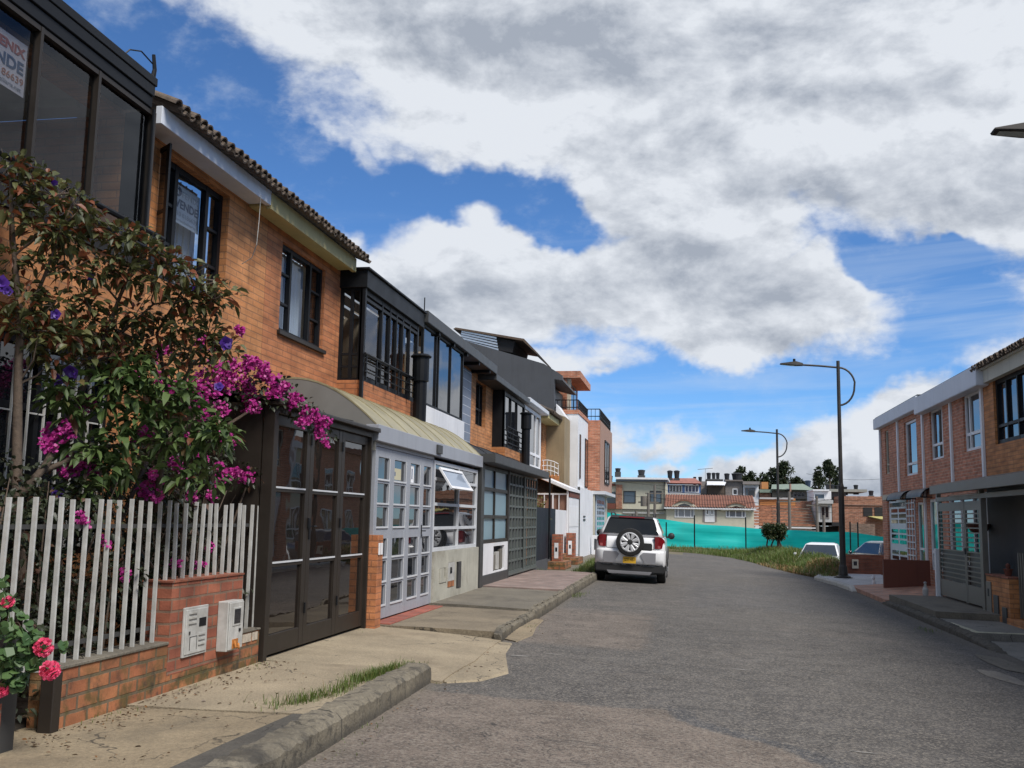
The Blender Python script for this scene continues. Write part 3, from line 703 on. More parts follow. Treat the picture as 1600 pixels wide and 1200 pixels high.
# cable and bracket below the fascia
m = MB(); m.tube([(-5.18, 11.1, 5.42), (-5.19, 11.11, 5.1), (-5.2, 11.1, 4.8)], 0.004, 5); m.tube([(-5.2, 11.1, 4.8), (-5.3, 11.2, 4.66), (-5.45, 11.25, 4.6)], 0.006, 5); m.build('loose_cable', M_whitem, hA)
# roof aerial
ta = thing('roof_aerial', 'short black aerial bracket with bent cable at the corner of the tiled roof', 'aerial', (-5.3, 8.72, 5.82))
MB().tube([(-5.3, 8.72, 5.8), (-5.29, 8.74, 5.95), (-5.30, 8.72, 6.1)], [0.03, 0.022, 0.018], 8).build('mast', M_black, ta)
MB().tube([(-5.3, 8.73, 6.0), (-5.3, 8.5, 6.03), (-5.3, 8.3, 5.95), (-5.35, 8.2, 5.81)], 0.008, 5).build('cable', M_black, ta)
# notices
sale_sign('white VENDE notice with bleached lettering behind the upper window of the first house', fx(-5.675), 9.95, 10.53, 4.77, 5.21, 0.0,
          [('FENIX', 10.12, 5.09, .37, .10, INKP), ('VENDE', 9.97, 4.955, .52, .135, INK), ('310 8186639', 9.97, 4.86, .52, .075, INKP), ('inmobiliaria', 9.98, 4.80, .48, .045, INKP)], PAPER, (10.03, 5.135, .045, INK))
sale_sign('pink VENDE notice with red lettering hung inside the glazed balcony', fx(-5.3), 6.28, 6.87, 4.84, 5.28, 0.0,
          [('FENIX', 6.48, 5.155, .37, .105, INKR), ('VENDE', 6.31, 5.015, .53, .135, INK), ('310-8186639', 6.30, 4.925, .55, .08, INKO), ('www.inmobiliaria.net', 6.30, 4.868, .53, .05, INKS)], PAPERP, (6.38, 5.205, .05, INKR))

# ---- second house: window, black glazed balcony on a brick parapet
hB = thing('brick_house', 'reddish brick house with yellow fascia and black framed glazed balcony above the grey doors', 'house', (XL, 15, 0))
holes = [(12.56, 14.2, 4.02, 5.26), (14.95, 18.2, 3.66, 5.36)]
wall(MB(L), 12.055, 18.35, 0, 5.5, holes).build('wall', M_brA2, hB)
tiles('roof', hB, 11.98, 14.72, -5.12, 5.58, -9.0, 7.3, M_tileroof)
m = MB(); m.box(-5.27, -5.2, 11.46, 14.74, 5.36, 5.575); m.box(-5.5, -5.272, 11.46, 14.74, 5.40, 5.44); m.build('fascia', M_fasciay, hB, bevel=0.004)
w2 = window(hB, L, 12.56, 14.2, 4.02, 5.26, [0, 0.27, 0.72, 1], [0, 1], M_black, G_clear, 0.06, -0.12, 0.07, 'window', 0.06)
m = MB(L)
for v in (4.42, 4.84): m.box(12.62, 12.98, -0.118, -0.06, v, v+0.03); m.box(13.77, 14.14, -0.118, -0.06, v, v+0.03)
m.build_each('glazing_bar', M_black, w2)
m = MB(L)
n = 40
cur = [(12.9+k*(0.95/n), -0.24+0.02*math.sin(k*1.3)+0.012*math.sin(k*2.9)) for k in range(n+1)]
for a, b in zip(cur, cur[1:]): m.poly([(a[0], a[1], 4.04), (b[0], b[1], 4.04), (b[0], b[1], 5.24), (a[0], a[1], 5.24)])
m.build('curtain', M_curtain, w2)
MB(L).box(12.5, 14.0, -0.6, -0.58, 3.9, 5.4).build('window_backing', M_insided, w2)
MB(L).box(12.5, 14.25, 0.0, 0.05, 3.96, 4.018).build('window_sill', M_brownm, hB, bevel=0.004)
# glazed balcony
bal = MB(); bal.box(-5.5, -5.1, 14.90, 18.2, 3.06, 3.66); bal.build('balcony_parapet', M_brA2, hB)
m = MB(); m.box(-7.0, -6.9, 14.8, 18.3, 3.5, 5.5); m.box(-6.9, -5.76, 18.2, 18.3, 3.5, 5.5); m.box(-6.9, -5.76, 14.8, 14.9, 3.5, 5.5); m.box(-6.9, -5.76, 14.9, 18.2, 3.5, 3.6); m.build('balcony_room', M_beigein, hB)
m = MB()
for k in range(5): m.box(-6.9+k*0.36, -6.62+k*0.36, 14.9, 18.2, 5.33, 5.35)
m.build('balcony_ceiling', M_white, hB)
bg_ = window(hB, fx(-5.1), 14.90, 18.15, 3.66, 5.14, [0, 0.30, 0.44, 0.56, 0.68, 0.82, 1], [0, 0.3, 0.9, 1], M_black, G_balc, 0.05, -0.06, 0.06, 'balcony_glazing', 0.08)
m = MB(fy(14.9)); 
for u in (-5.5, -5.33, -5.18): m.box(u, u+0.05, -0.05, 0.0, 3.66, 5.3)
for v in (3.66, 3.86, 4.06, 5.1, 5.25): m.box(-5.499, -5.13, -0.048, -0.004, v, v+0.035)
sg = m.build('side_frame', M_black, bg_)
m = MB(fy(14.9)); m.box(-5.49, -5.14, -0.03, -0.024, 3.67, 5.3); m.build('side_pane', G_balc, bg_)
m = MB(); m.box(-5.55, -5.04, 14.84, 18.3, 5.14, 5.42); m.box(-5.6, -5.0, 14.8, 18.34, 5.424, 5.46); m.build('balcony_roof_edge', M_black, hB, bevel=0.006)
m = MB()
for z in (4.08, 3.94, 3.80): m.tube([(-5.04, 14.86, z), (-5.04, 18.2, z)], 0.02 if z > 4 else 0.011, 6)
for y in (14.92, 15.45, 16.1, 16.7, 17.4, 18.1): m.box(-5.055, -5.03, y, y+0.03, 3.66, 4.08)
m.build('balcony_rail', M_black, hB)
m = MB(); m.box(-5.12, -5.07, 14.86, 14.93, 3.02, 5.14); m.build('corner_post', M_black, hB)

def flue(label, x, y, z0, z1, r):
    t = thing('flue_pipe', label, 'flue', (x, y, z0), 'black flues on the house fronts')
    MB().lathe([(r, 0), (r, z1-z0-0.5), (r*1.25, z1-z0-0.49), (r*1.25, z1-z0-0.05)], (x, y, z0), 14).build('pipe', M_black, t, smooth=False)
    MB().lathe([(r*1.5, 0), (r*1.6, 0.02), (r*1.2, 0.06)], (x, y, z1-0.045), 14).build('cowl', M_black, t)
    return t
flue('black flue pipe beside the white panel and the second glazed balcony', -4.93, 17.75, 3.18, 4.52, 0.125)
flue('black flue pipe further down the row beside the white framed balcony', -4.95, 30.0, 2.9, 4.75, 0.13)

# ---- third house: frameless glass box, white panel, slate tile strip
hC = thing('row_house', 'row house with tall glass bay over white panel and slate strip', 'house', (XL, 21.5, 0))
holes = [(18.6, 23.05, 3.4, 5.3)]
wall(MB(L), 18.355, 24.55, 0, 5.45, holes).build('wall', M_brA, hC)
m = MB(); m.box(-7.0, -6.9, 18.4, 23.2, 3.3, 5.5); m.box(-6.9, -5.76, 23.06, 23.2, 3.3, 5.5); m.build('bay_room', M_beigein, hC)
window(hC, fx(-5.08), 18.42, 21.9, 3.70, 5.26, [0, 0.3, 0.36, 0.66, 1], [0, 1], M_black, G_dark, 0.04, -0.05, 0.05, 'bay_window', 0.05)
MB().box(-5.5, -5.05, 18.45, 22.0, 2.93, 3.69).build('white_panel', M_white, hC, bevel=0.005)
window(hC, L, 22.1, 23.05, 3.5, 5.15, [0, 0.75, 1], [0, 0.33, 0.66, 1], M_dgrey, G_dark, 0.05, 0.0, 0.05, 'window', 0.08)
m = MB(L); m.box(23.07, 24.5, 0.0, 0.03, 2.95, 5.2)
for k in range(10): m.box(23.07, 24.5, 0.03, 0.034, 3.0+k*0.215, 3.2+k*0.215)
m.build('tile_strip', M_slate, hC)
m = MB(L)
for k in range(11): m.box(23.075, 24.495, 0.0305, 0.0325, 2.988+k*0.215, 3.0+k*0.215)
m.build('tile_joint', M_white, hC)
m = MB(); m.box(-5.9, -4.98, 18.36, 25.4, 5.27, 5.50); m.build('roof_edge', M_dgrey, hC, bevel=0.01)
m = MB()
for k in range(5): m.box(-5.5, -5.02, 19.4+k*1.3, 19.5+k*1.3, 5.20, 5.268)
m.build_each('rafter', M_black, hC)
MB().tube([(-5.6, 20.3, 5.4), (-5.6, 20.3, 6.2)], 0.014, 6).build('aerial_rod', M_black, hC)

# ---- fourth house: small window and dark balcony
hD = thing('row_house', 'orange brick row house with one narrow black window and a small dark balcony', 'house', (XL, 27.7, 0))
holes = [(25.2, 26.5, 3.95, 5.12), (27.5, 30.9, 3.55, 5.2)]
wall(MB(L), 24.555, 31.0, 0, 5.3, holes).build('wall', M_brA, hD)
window(hD, L, 25.2, 26.5, 3.95, 5.12, [0, 0.3, 0.7, 1], [0, 0.4, 1], M_black, G_dark, 0.05, -0.16, 0.06)
MB().box(-5.5, -5.12, 27.45, 31.0, 2.95, 3.52).build('balcony_parapet', M_brA, hD)
m = MB(); m.box(-6.8, -6.7, 27.4, 31.0, 3.4, 5.3); m.build('balcony_room', M_beigein, hD)
window(hD, fx(-5.15), 27.45, 30.95, 3.53, 5.1, [0, 0.3, 0.6, 1], [0, 1], M_black, G_dark, 0.06, -0.06, 0.06, 'balcony_glazing', 0.1)
m = MB(fy(27.45)); m.box(-5.5, -5.16, -0.05, 0, 3.53, 5.2); m.build('side_frame', M_black, hD)
m = MB()
for z in (4.1, 3.95, 3.8, 3.65): m.tube([(-5.06, 27.4, z), (-5.06, 30.95, z)], 0.018, 6)
for k in range(5): m.box(-5.075, -5.045, 27.42+k*0.86, 27.46+k*0.86, 3.52, 4.1)
m.build('balcony_rail', M_black, hD)
m = MB(); m.box(-5.6, -5.0, 25.41, 31.0, 5.13, 5.30); m.build('roof_edge', M_dgrey, hD, bevel=0.01)

# ---- fifth house: white framed bay, narrow white window, tiled eave
hE = thing('row_house', 'brick row house with white framed bay and tan eave ending the low row', 'house', (XL, 34.5, 0))
wall(MB(L), 31.005, 38.15, 0, 5.3, [(35.9, 37.2, 3.5, 5.0), (31.3, 34.6, 3.3, 5.2)]).build('wall', M_brA, hE)
window(hE, fx(-5.2), 31.1, 34.7, 3.2, 5.15, [0, 0.35, 0.7, 1], [0, 0.25, 1], M_white, G_dark, 0.09, -0.06, 0.06, 'bay_window', 0.12)
m = MB(); m.box(-6.5, -6.4, 31.1, 35, 3.2, 5.3); m.build('bay_room', M_beigein, hE)
window(hE, L, 35.9, 37.2, 3.5, 5.0, [0, 0.5, 1], [0, 0.4, 1], M_white, G_dark, 0.07, -0.12, 0.06)
m = MB(); m.box(-5.5, -4.98, 31.0, 35.2, 5.2, 5.36); m.build('gutter', M_greytrim, hE, bevel=0.02)
m = MB(); m.box(-5.5, -5.0, 35.21, 38.1, 5.12, 5.32); m.build('eave', M_fasciay, hE)
tiles('roof', hE, 35.2, 38.0, -4.95, 5.36, -6.5, 6.0, M_tileroof)
m = MB(); m.box(-5.5, -4.86, 37.2, 37.3, 2.9, 3.2); m.build('balcony_parapet', M_brA, hE)
m = MB(fy(37.18))
for z in (3.25, 3.42, 3.62): m.tube([(-5.5, 0.0, z+0.1), (-5.3, 0.0, z+0.12), (-5.05, 0, z+0.06), (-4.88, 0.0, z-0.03)], 0.016, 6)
for k in range(5): m.tube([(-5.45+k*0.14, 0, 3.15), (-5.45+k*0.14, 0, 3.72-0.02*k*k*0.5)], 0.012, 5)
m.build('balcony_rail', M_white, hE)

# ---- sixth house: dark rendered upper storey above a beige flank
hF = thing('tall_house', 'three storey house with dark grey blank gable above the lower roofs and beige flank', 'house', (-7, 39, 0))
def prism_y(mb, pts, y0, y1):   # outline (x, z) pushed along y
    A = [mb.pt((p[0], y0, p[1])) for p in pts]; Bq = [mb.pt((p[0], y1, p[1])) for p in pts]; n = len(pts)
    mb.face(A); mb.face(Bq[::-1])
    for k in range(n): mb.face((A[k], Bq[k], Bq[(k+1) % n], A[(k+1) % n]))
    return mb
m = MB(); prism_y(m, [(-13.5, 5.0), (-13.5, 8.2), (-9.3, 8.66), (-5.64, 7.56), (-4.92, 7.1), (-4.90, 6.9), (-5.22, 6.95), (-5.22, 5.62), (-5.2, 5.0)], 38.2, 38.5); m.build('gable', M_gable, hF)
m = MB(); prism_y(m, [(-13.5, 8.1), (-9.3, 8.56), (-5.6, 7.45), (-4.92, 7.0), (-4.90, 6.9), (-5.22, 6.95), (-9.3, 8.2)], 38.5, 43.0); m.build('roof', M_gable, hF)
m = MB(); prism_y(m, [(-9, 5.9), (-9, 7.4), (-5.5, 6.9), (-5.5, 5.9)], 38.6, 43.0); m.build('upper_storey', M_dgrey, hF)
m = MB(); prism_y(m, [(-13, 0), (-13, 5.0), (-5.22, 5.62), (-4.8, 5.48), (-4.78, 0)], 38.16, 39.98); m.build('flank', M_beige, hF)
m = MB(); prism_y(m, [(-5.15, 5.62), (-5.15, 6.0), (-4.8, 5.50), (-4.82, 5.49)], 38.3, 39.9); m.build('parapet', M_white, hF)
# clerestory lantern with louvred metal sheets on the gable
m = MB(); prism_y(m, [(-9.2, 8.5), (-9.0, 9.05), (-6.9, 8.55), (-7.0, 8.1)], 38.7, 42.0); lan = m.build('roof_lantern', M_insided, hF)
m = MB(); prism_y(m, [(-9.4, 9.06), (-9.3, 9.12), (-6.5, 8.62), (-5.95, 8.05), (-5.97, 8.0), (-6.55, 8.54)], 38.5, 42.5); m.build('lantern_roof', M_wood, lan)
m = MB()
for k in range(5): prism_y(m, [(-9.15+0.02*k, 8.58+k*0.09), (-9.15+0.02*k, 8.655+k*0.09), (-7.55-.02*k, 8.19+k*0.115+.06), (-7.55-.02*k, 8.12+k*0.115+.06)], 38.62-0.01*k, 38.66-0.01*k)
m.build('louvre', M_alu, lan)

# ---- seventh house: white render with terrace
hG = thing('tall_house', 'white rendered three storey house with black railed terrace and slit windows', 'house', (-4.5, 42, 0))
m = MB(); m.box(-12, -4.47, 40.0, 43.9, 0, 5.78); m.build('wall', M_white, hG)
m = MB(); m.box(-5.2, -4.44, 39.97, 43.95, 5.783, 5.95); m.build('coping', M_brR, hG)
window(hG, fx(-4.46), 40.5, 40.85, 3.2, 5.0, 1, 1, M_dgrey, G_dark, 0.03, -0.005, 0.03)
window(hG, fx(-4.46), 42.6, 43.6, 2.9, 5.0, 1, 1, M_black, G_dark, 0.06, -0.005, 0.03)
m = MB()
for z in (6.05, 6.35): m.tube([(-5.5, 40.05, z), (-4.48, 40.05, z), (-4.48, 43.8, z)], 0.022, 6)
for k in range(7): m.box(-5.5+k*0.165, -5.48+k*0.165, 40.04, 40.06, 5.95, 6.35)
for k in range(24): m.box(-4.49, -4.47, 40.1+k*0.16, 40.13+k*0.16, 5.95, 6.35)
m.build('terrace_rail', M_black, hG)
m = MB(); m.box(-9, -5.35, 43.2, 47.5, 5.9, 7.7); ph = m.build('terrace_room', M_brR, hG)
m = MB(); m.box(-9, -4.75, 43.1, 47.7, 7.703, 8.0); m.build('slab_roof', M_brR, ph)
window(ph, fx(-5.34), 44.2, 46.8, 6.0, 7.6, 2, 1, M_black, G_dark, 0.06, -0.003, 0.03)
m = MB(); m.box(-5.34, -5.2, 43.3, 43.6, 5.9, 7.7); m.build('pier', M_cream, ph)

# ---- eighth house: brick tower at the corner
hH = thing('tall_house', 'brick corner house with smooth pinkish front, railed roof and light blue gate', 'house', (-4.2, 46, 0))
m = MB(); m.box(-12, -3.95, 44.0, 50.5, 2.82, 5.92); m.build('wall', M_brR, hH)
m = MB(); m.box(-3.95, -3.92, 44.0, 50.5, 2.82, 5.90); m.build('render_front', mat('pinkish_render', (0.33, 0.2, 0.15), 0.85, 0, 0.08), hH)
m = MB(); m.box(-12, -4.15, 43.95, 50.5, 0, 2.81); m.build('ground_storey', M_cream, hH)
window(hH, fx(-3.915), 46.0, 48.4, 3.2, 5.2, 2, 1, M_black, G_dark, 0.08, -0.002, 0.05)
m = MB()
for z in (6.1, 6.42): m.tube([(-4.9, 44.05, z), (-3.97, 44.05, z), (-3.97, 50, z)], 0.022, 6)
for k in range(6): m.box(-4.9+k*0.18, -4.88+k*0.18, 44.04, 44.06, 5.92, 6.42)
for k in range(30): m.box(-3.98, -3.96, 44.2+k*0.2, 44.23+k*0.2, 5.92, 6.42)
m.build('roof_rail', M_black, hH)
m = MB(fx(-4.13)); m.box(44.1, 48.2, 0.0, 0.06, 0.15, 2.65); gt = m.build('gate', mat('pale_blue_gate', (0.36, 0.43, 0.52), 0.5, 0, 0.1), hH)
m = MB(fx(-4.13))
for k in range(5):
    for j in range(9): m.box(44.3+k*0.75, 44.75+k*0.75, 0.061, 0.066, 0.35+j*0.24, 0.5+j*0.24)
m.build('pane', G_dark, gt)
m = MB(); m.box(-4.5, -3.7, 43.9, 50, 2.66, 2.80); m.build('canopy', M_greytrim, hH)
# ------------------------------------------------------------ ground floor fronts on the left
def canopy(name, label, cat, y0, y1, xw, zw, xf_, zf, material, ribs=0, gable=None, trim=None, bulge=0.22, t_=0.012):
    t = thing(name, label, cat, (xf_, (y0+y1)/2, zf))
    prof = []
    for k in range(13):
        f = k/12; x = xw+(xf_-xw)*f; z = zw+(zf-zw)*(f**1.9)+bulge*math.sin(math.pi*f)*0.35
        prof.append((x, z))
    m = MB(); prism_y(m, prof+[(x, z-t_) for x, z in reversed(prof)], y0, y1); sheet = m.build('roof_sheet', material, t)
    if ribs:
        m = MB()
        for k in range(ribs+1):
            y = y0+(y1-y0-0.03)*k/ribs; prism_y(m, [(x, z+0.012) for x, z in prof]+[(x, z+0.001) for x, z in reversed(prof)], y, y+0.03)
        m.build_each('rib', material, t, n=52)
    if gable:
        m = MB(); prism_y(m, [(x, z-t_-0.002) for x, z in prof]+[(xf_, zf-0.35), (xw, zf-0.35)], y0+0.004, y0+0.024); m.build('end_panel', gable, t)
    return t
# brown gates of the first house
bg = thing('garage_gate', 'dark brown three leaf gate of large tinted panes beside the white picket fence', 'gate', (-4.1, 10.9, 0.15))
G = fx(-4.1)
m = MB(); m.box(-4.18, -4.06, 9.30, 9.385, 0.13, 2.62); m.box(-4.18, -4.06, 12.375, 12.42, 0.13, 2.62); m.box(-4.182, -4.062, 9.386, 12.374, 2.55, 2.62); m.build('frame', M_brownm, bg, bevel=0.004)
m = MB(); m.box(-4.20, -3.98, 9.25, 12.50, 2.622, 2.655); m.build('drip_edge', M_brownm, bg, bevel=0.004)
m = MB(); prism_y(m, [(-5.49, 0.1), (-5.49, 2.74), (-4.19, 2.62), (-4.19, 0.1)], 9.28, 9.32); m.build('side_wall', M_brownm, bg)
lv = [9.39, 10.385, 11.385, 12.37]
for k in range(3):
    a, b = lv[k]+0.004, lv[k+1]-0.004
    m = MB(G); s_ = 0.105; rows = [0.17, 0.40, 1.02, 1.075, 1.76, 1.815, 2.42, 2.545]
    m.box(a, a+s_, -0.055, 0.0, 0.17, 2.545); m.box(b-s_, b, -0.055, 0.0, 0.17, 2.545)
    for z0, z1 in ((0.17, 0.36), (1.02, 1.06), (1.77, 1.81), (2.44, 2.545)): m.box(a+s_, b-s_, -0.052, -0.003, z0, z1)
    lf = m.build('door_leaf', M_brownm, bg, bevel=0.003)
    g = MB(G)
    for z0, z1 in ((0.37, 1.02), (1.06, 1.77), (1.81, 2.44)): g.box(a+s_-0.005, b-s_+0.005, -0.034, -0.028, z0-0.008, z1+0.008)
    g.build('pane', G_tint, lf)
    m = MB(G)
    for z in (1.055, 1.805): m.box(a+s_, b-s_, -0.002, 0.006, z, z+0.018)
    m.build_each('bead', M_greytrim, lf)
    if k == 1:
        m = MB(G); m.box(a+0.03, a+0.065, 0.0, 0.012, 1.28, 1.5); m.tube([(a+0.05, 0.02, 1.42), (a+0.05, 0.05, 1.42), (a+0.14, 0.05, 1.42)], 0.009, 6); m.build('handle', M_black, lf)
    for z in (0.5, 1.4, 2.3): MB(G).box(a-0.012, a+0.016, 0.001, 0.016, z, z+0.11).build('hinge', M_black, lf)
canopy('garage_canopy', 'nearly flat grey sheet canopy over the brown gates', 'canopy', 9.25, 12.52, -5.49, 2.80, -3.99, 2.665, M_dgrey, 3, None, bulge=0.03)
# brick pier between the two gates
bp = thing('brick_pier', 'slim orange brick pier with two white plates between brown and grey gates', 'pier', (-4.02, 12.55, 0.1))
MB().box(-4.16, -3.95, 12.43, 12.66, 0.08, 1.30).build('shaft', M_brA2, bp)
for z in (12.46, 12.56): MB().box(-3.949, -3.935, z, z+0.06, 1.05, 1.2).build('switch_plate', M_white, bp, bevel=0.003)

# grey folding doors with small panes
gg = thing('garage_gate', 'pale grey four leaf folding doors with six small panes per leaf', 'gate', (-4.1, 14.2, 0.16))
lv = [12.69, 13.44, 14.26, 15.02, 15.70]
for k in range(4):
    a, b = lv[k]+0.003, lv[k+1]-0.003; s_ = 0.125
    zr = [(0.18, 0.36)]; panes = [(0.36, 0.62), (0.675, 0.94), (0.995, 1.24), (1.40, 1.66), (1.715, 1.98), (2.035, 2.33)]
    m = MB(G); m.box(a, a+s_, -0.05, 0.0, 0.18, 2.46); m.box(b-s_, b, -0.05, 0.0, 0.18, 2.46)
    z = 0.18
    for p0, p1 in panes+[(2.46, 2.47)]:
        if p0 > z: m.box(a+s_, b-s_, -0.048, -0.002, z, min(p0, 2.46))
        z = p1
    lf = m.build('door_leaf', M_greym, gg, bevel=0.004)
    g = MB(G); tr = MB(G)
    for p0, p1 in panes:
        g.box(a+s_-0.004, b-s_+0.004, -0.036, -0.031, p0-0.004, p1+0.004)
        tr.box(a+s_-0.012, b-s_+0.012, 0.0, 0.012, p0-0.018, p0+0.006); tr.box(b-s_-0.004, b-s_+0.012, 0.0005, 0.010, p0+0.006, p1)
    g.build('pane', G_dark, lf); tr.build_each('bead', M_greytrim, lf)
    if k == 3:
        m = MB(G); m.box(a+0.03, a+0.06, 0, 0.01, 1.22, 1.42); m.tube([(a+0.045, 0.015, 1.33), (a+0.045, 0.05, 1.33), (a+0.13, 0.05, 1.33)], 0.009, 6); m.build('handle', M_black, lf)
m = MB(G); m.box(12.66, 12.687, -0.06, 0.01, 0.16, 2.60); m.box(12.687, 15.72, -0.06, 0.008, 2.465, 2.52); m.box(15.703, 15.745, -0.06, 0.01, 0.16, 2.464); m.build('frame', M_greym, gg, bevel=0.003)
# paper notice and bill taped inside the panes
for a, b, z0, z1, mt, lab in ((13.62, 13.98, 2.06, 2.22, mat('yellowed_paper', (0.5, 0.47, 0.33), 0.8, 0, 0.05), 'yellowed paper notice taped to a pane of the grey folding doors'), (14.5, 14.66, 2.05, 2.31, PAPER, 'narrow white paper notice taped to a pane of the grey folding doors')):
    t = thing('paper_notice', lab, 'notice', (-4.12, a, z0)); MB(G).box(a, b, -0.030, -0.0285, z0, z1).build('sheet', mt, t)
    MB(G).box(a+0.03, a+0.09, -0.0284, -0.028, z0+0.05, z1-0.05).build('print', INK, t)
# grey lintel and polycarbonate canopy
gl = thing('garage_lintel', 'long pale grey steel lintel with a small number box over the folding doors and shop window', 'lintel', (-4.05, 15.9, 2.5))
m = MB(); m.box(-4.2, -4.02, 12.53, 19.24, 2.521, 2.74); m.build('beam', M_greym, gl, bevel=0.006)
m = MB(); m.box(-4.019, -3.985, 15.55, 15.85, 2.56, 2.70); m.build('number_box', M_dgrey, gl, bevel=0.006)
canopy('garage_canopy', 'yellowed ribbed polycarbonate canopy over the grey doors', 'canopy', 12.53, 19.24, -5.49, 3.34, -4.06, 2.745, M_poly, 9, mat('grey_end_sheet', (0.17, 0.17, 0.16), 0.6, 0, 0.1))
# window with an open sash over a rendered wall with meters
fw = thing('front_window', 'grey front window with one sash propped open beside the folding doors', 'window', (-4.1, 17.4, 0.99))
zz = [0.0, 0.27, 0.535, 0.86, 1.0]
window(fw, fx(-4.06), 15.76, 19.10, 0.99, 2.46, [0, 0.53, 1], [0, 0.255, 0.52, 0.80, 1], M_greytrim, G_dark, 0.05, -0.09, 0.06, 'frame', 0.06)
m = MB(); a0, a1 = 15.84, 17.45
top = (-4.05, 2.34); bot = (-3.83, 2.0)
dx, dz = bot[0]-top[0], bot[1]-top[1]
def sash_bar(y0, y1, f0, f1, th=0.03):
    p = lambda f, o: (top[0]+dx*f+o*0.84, top[1]+dz*f+o*0.54)
    prism_y(m, [p(f0, 0), p(f1, 0), p(f1, th), p(f0, th)], y0, y1)
sash_bar(a0, a1, 0, 0.12); sash_bar(a0, a1, 0.88, 1.0); sash_bar(a0, a0+0.06, 0.121, 0.879, 0.028); sash_bar(a1-0.06, a1, 0.121, 0.879, 0.028)
so = m.build('open_sash', M_white, fw); m = MB(); sash_bar(a0+0.05, a1-0.05, 0.1, 0.9, 0.012); m.build('pane', mat('bright_glass', (0.30, 0.36, 0.45), 0.05, 0, 0), so)
rw = thing('rendered_wall', 'stained cream low wall with three meter recesses under the grey front window', 'wall', (-4.08, 17.5, 0.1))
wall(MB(fx(-4.06)), 15.75, 19.2, 0.08, 0.985, [(16.14, 16.62, 0.47, 0.71), (16.72, 17.2, 0.36, 0.78), (17.36, 17.74, 0.30, 0.77)], -0.15, 0.0).build('wall', M_concr, rw)
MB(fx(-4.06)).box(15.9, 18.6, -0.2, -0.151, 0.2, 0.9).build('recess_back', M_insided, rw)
m = MB(fx(-4.06)); m.box(16.15, 16.42, -0.05, 0.012, 0.475, 0.705); m.box(16.54, 16.62, -0.05, 0.012, 0.475, 0.705); m.box(16.42, 16.54, -0.05, 0.01, 0.475, 0.54); m.build('meter_box', M_concr, rw)
MB(fx(-4.06)).box(16.73, 17.19, -0.08, 0.008, 0.47, 0.775).build('meter_box', M_whitem, rw)
MB(fx(-4.06)).box(16.735, 17.185, -0.07, 0.006, 0.37, 0.468).build('rusty_plate', mat('rusty_plate', (0.3, 0.12, 0.05), 0.8, 0, 0.5, 10), rw)
MB(fx(-4.06)).box(16.85, 16.97, 0.008, 0.016, 0.6, 0.7).build('meter_glass', G_dark, rw)
MB(fx(-4.06)).box(17.5, 17.72, -0.06, 0.006, 0.31, 0.765).build('meter_door', M_dgrey, rw, bevel=0.004)

# third front: blue panes, white panel with meters, grid gate
cf = thing('shop_front', 'dark framed front of frosted blue panes above a white panel with meters', 'front', (-4.1, 21, 0.2))
m = MB(); m.box(-4.2, -4.04, 19.27, 19.55, 0.2, 2.62); m.box(-4.19, -4.06, 22.42, 22.52, 0.2, 2.62); m.box(-4.19, -4.065, 19.551, 22.419, 0.2, 0.40); m.build('frame', M_dgrey, cf, bevel=0.005)
window(cf, fx(-4.08), 19.56, 22.41, 1.04, 2.60, [0, 0.46, 1], [0, 0.34, 0.70, 1], M_brownm, G_blue, 0.07, -0.06, 0.06)
wall(MB(fx(-4.07)), 19.56, 22.41, 0.41, 1.03, [(20.75, 22.0, 0.44, 0.96)], -0.06, 0.0).build('white_panel', M_white, cf)
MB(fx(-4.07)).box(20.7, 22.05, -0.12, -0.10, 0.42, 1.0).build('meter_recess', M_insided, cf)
for k in range(3): MB(fx(-4.07)).box(20.82+k*0.4, 21.08+k*0.4, -0.09, -0.02, 0.46, 0.78+0.05*k).build('meter_box', M_olive if k != 1 else M_whitem, cf, bevel=0.006)
gd = thing('grid_gate', 'green grey steel gate of square bar grid between blue panes and navy fence', 'gate', (-4.1, 24.6, 0.2))
m = MB(fx(-4.08)); M_gg = mat('green_grey_steel', (0.10, 0.115, 0.11), 0.5, 0, 0.15)
for k in range(11):
    y = 22.54+k*0.414; m.box(y, y+0.05, -0.05, 0.0, 0.28, 2.58)
for k in range(10):
    z = 0.30+k*0.25; m.box(22.541, 26.72, -0.045, -0.006, z, z+0.045)
m.build('bar_grid', M_gg, gd)
m = MB(fx(-4.08)); m.box(22.54, 24.6, 0.001, 0.02, 0.26, 0.31); m.box(24.62, 26.72, 0.001, 0.02, 0.26, 0.31); m.box(24.58, 24.66, 0.001, 0.025, 0.26, 2.58); m.build('leaf_frame', M_gg, gd)
MB(fx(-4.08)).box(22.5, 26.75, -0.30, -0.28, 0.2, 2.6).build('shade_backing', M_gable, gd)  # dark sheet standing in for the darkness behind the bars
cc = thing('flat_canopy', 'flat dark grey canopy over the blue panes and the grid gate', 'canopy', (-3.9, 23, 2.6))
m = MB(); m.box(-4.25, -3.78, 19.26, 26.9, 2.622, 2.80); m.build('roof_sheet', M_dgrey, cc, bevel=0.01)
canopy('garage_canopy', 'black curved canopy between the slate tile strip and the flat canopy', 'canopy', 19.26, 26.9, -5.49, 3.2, -4.2, 2.81, M_black, 4, None)

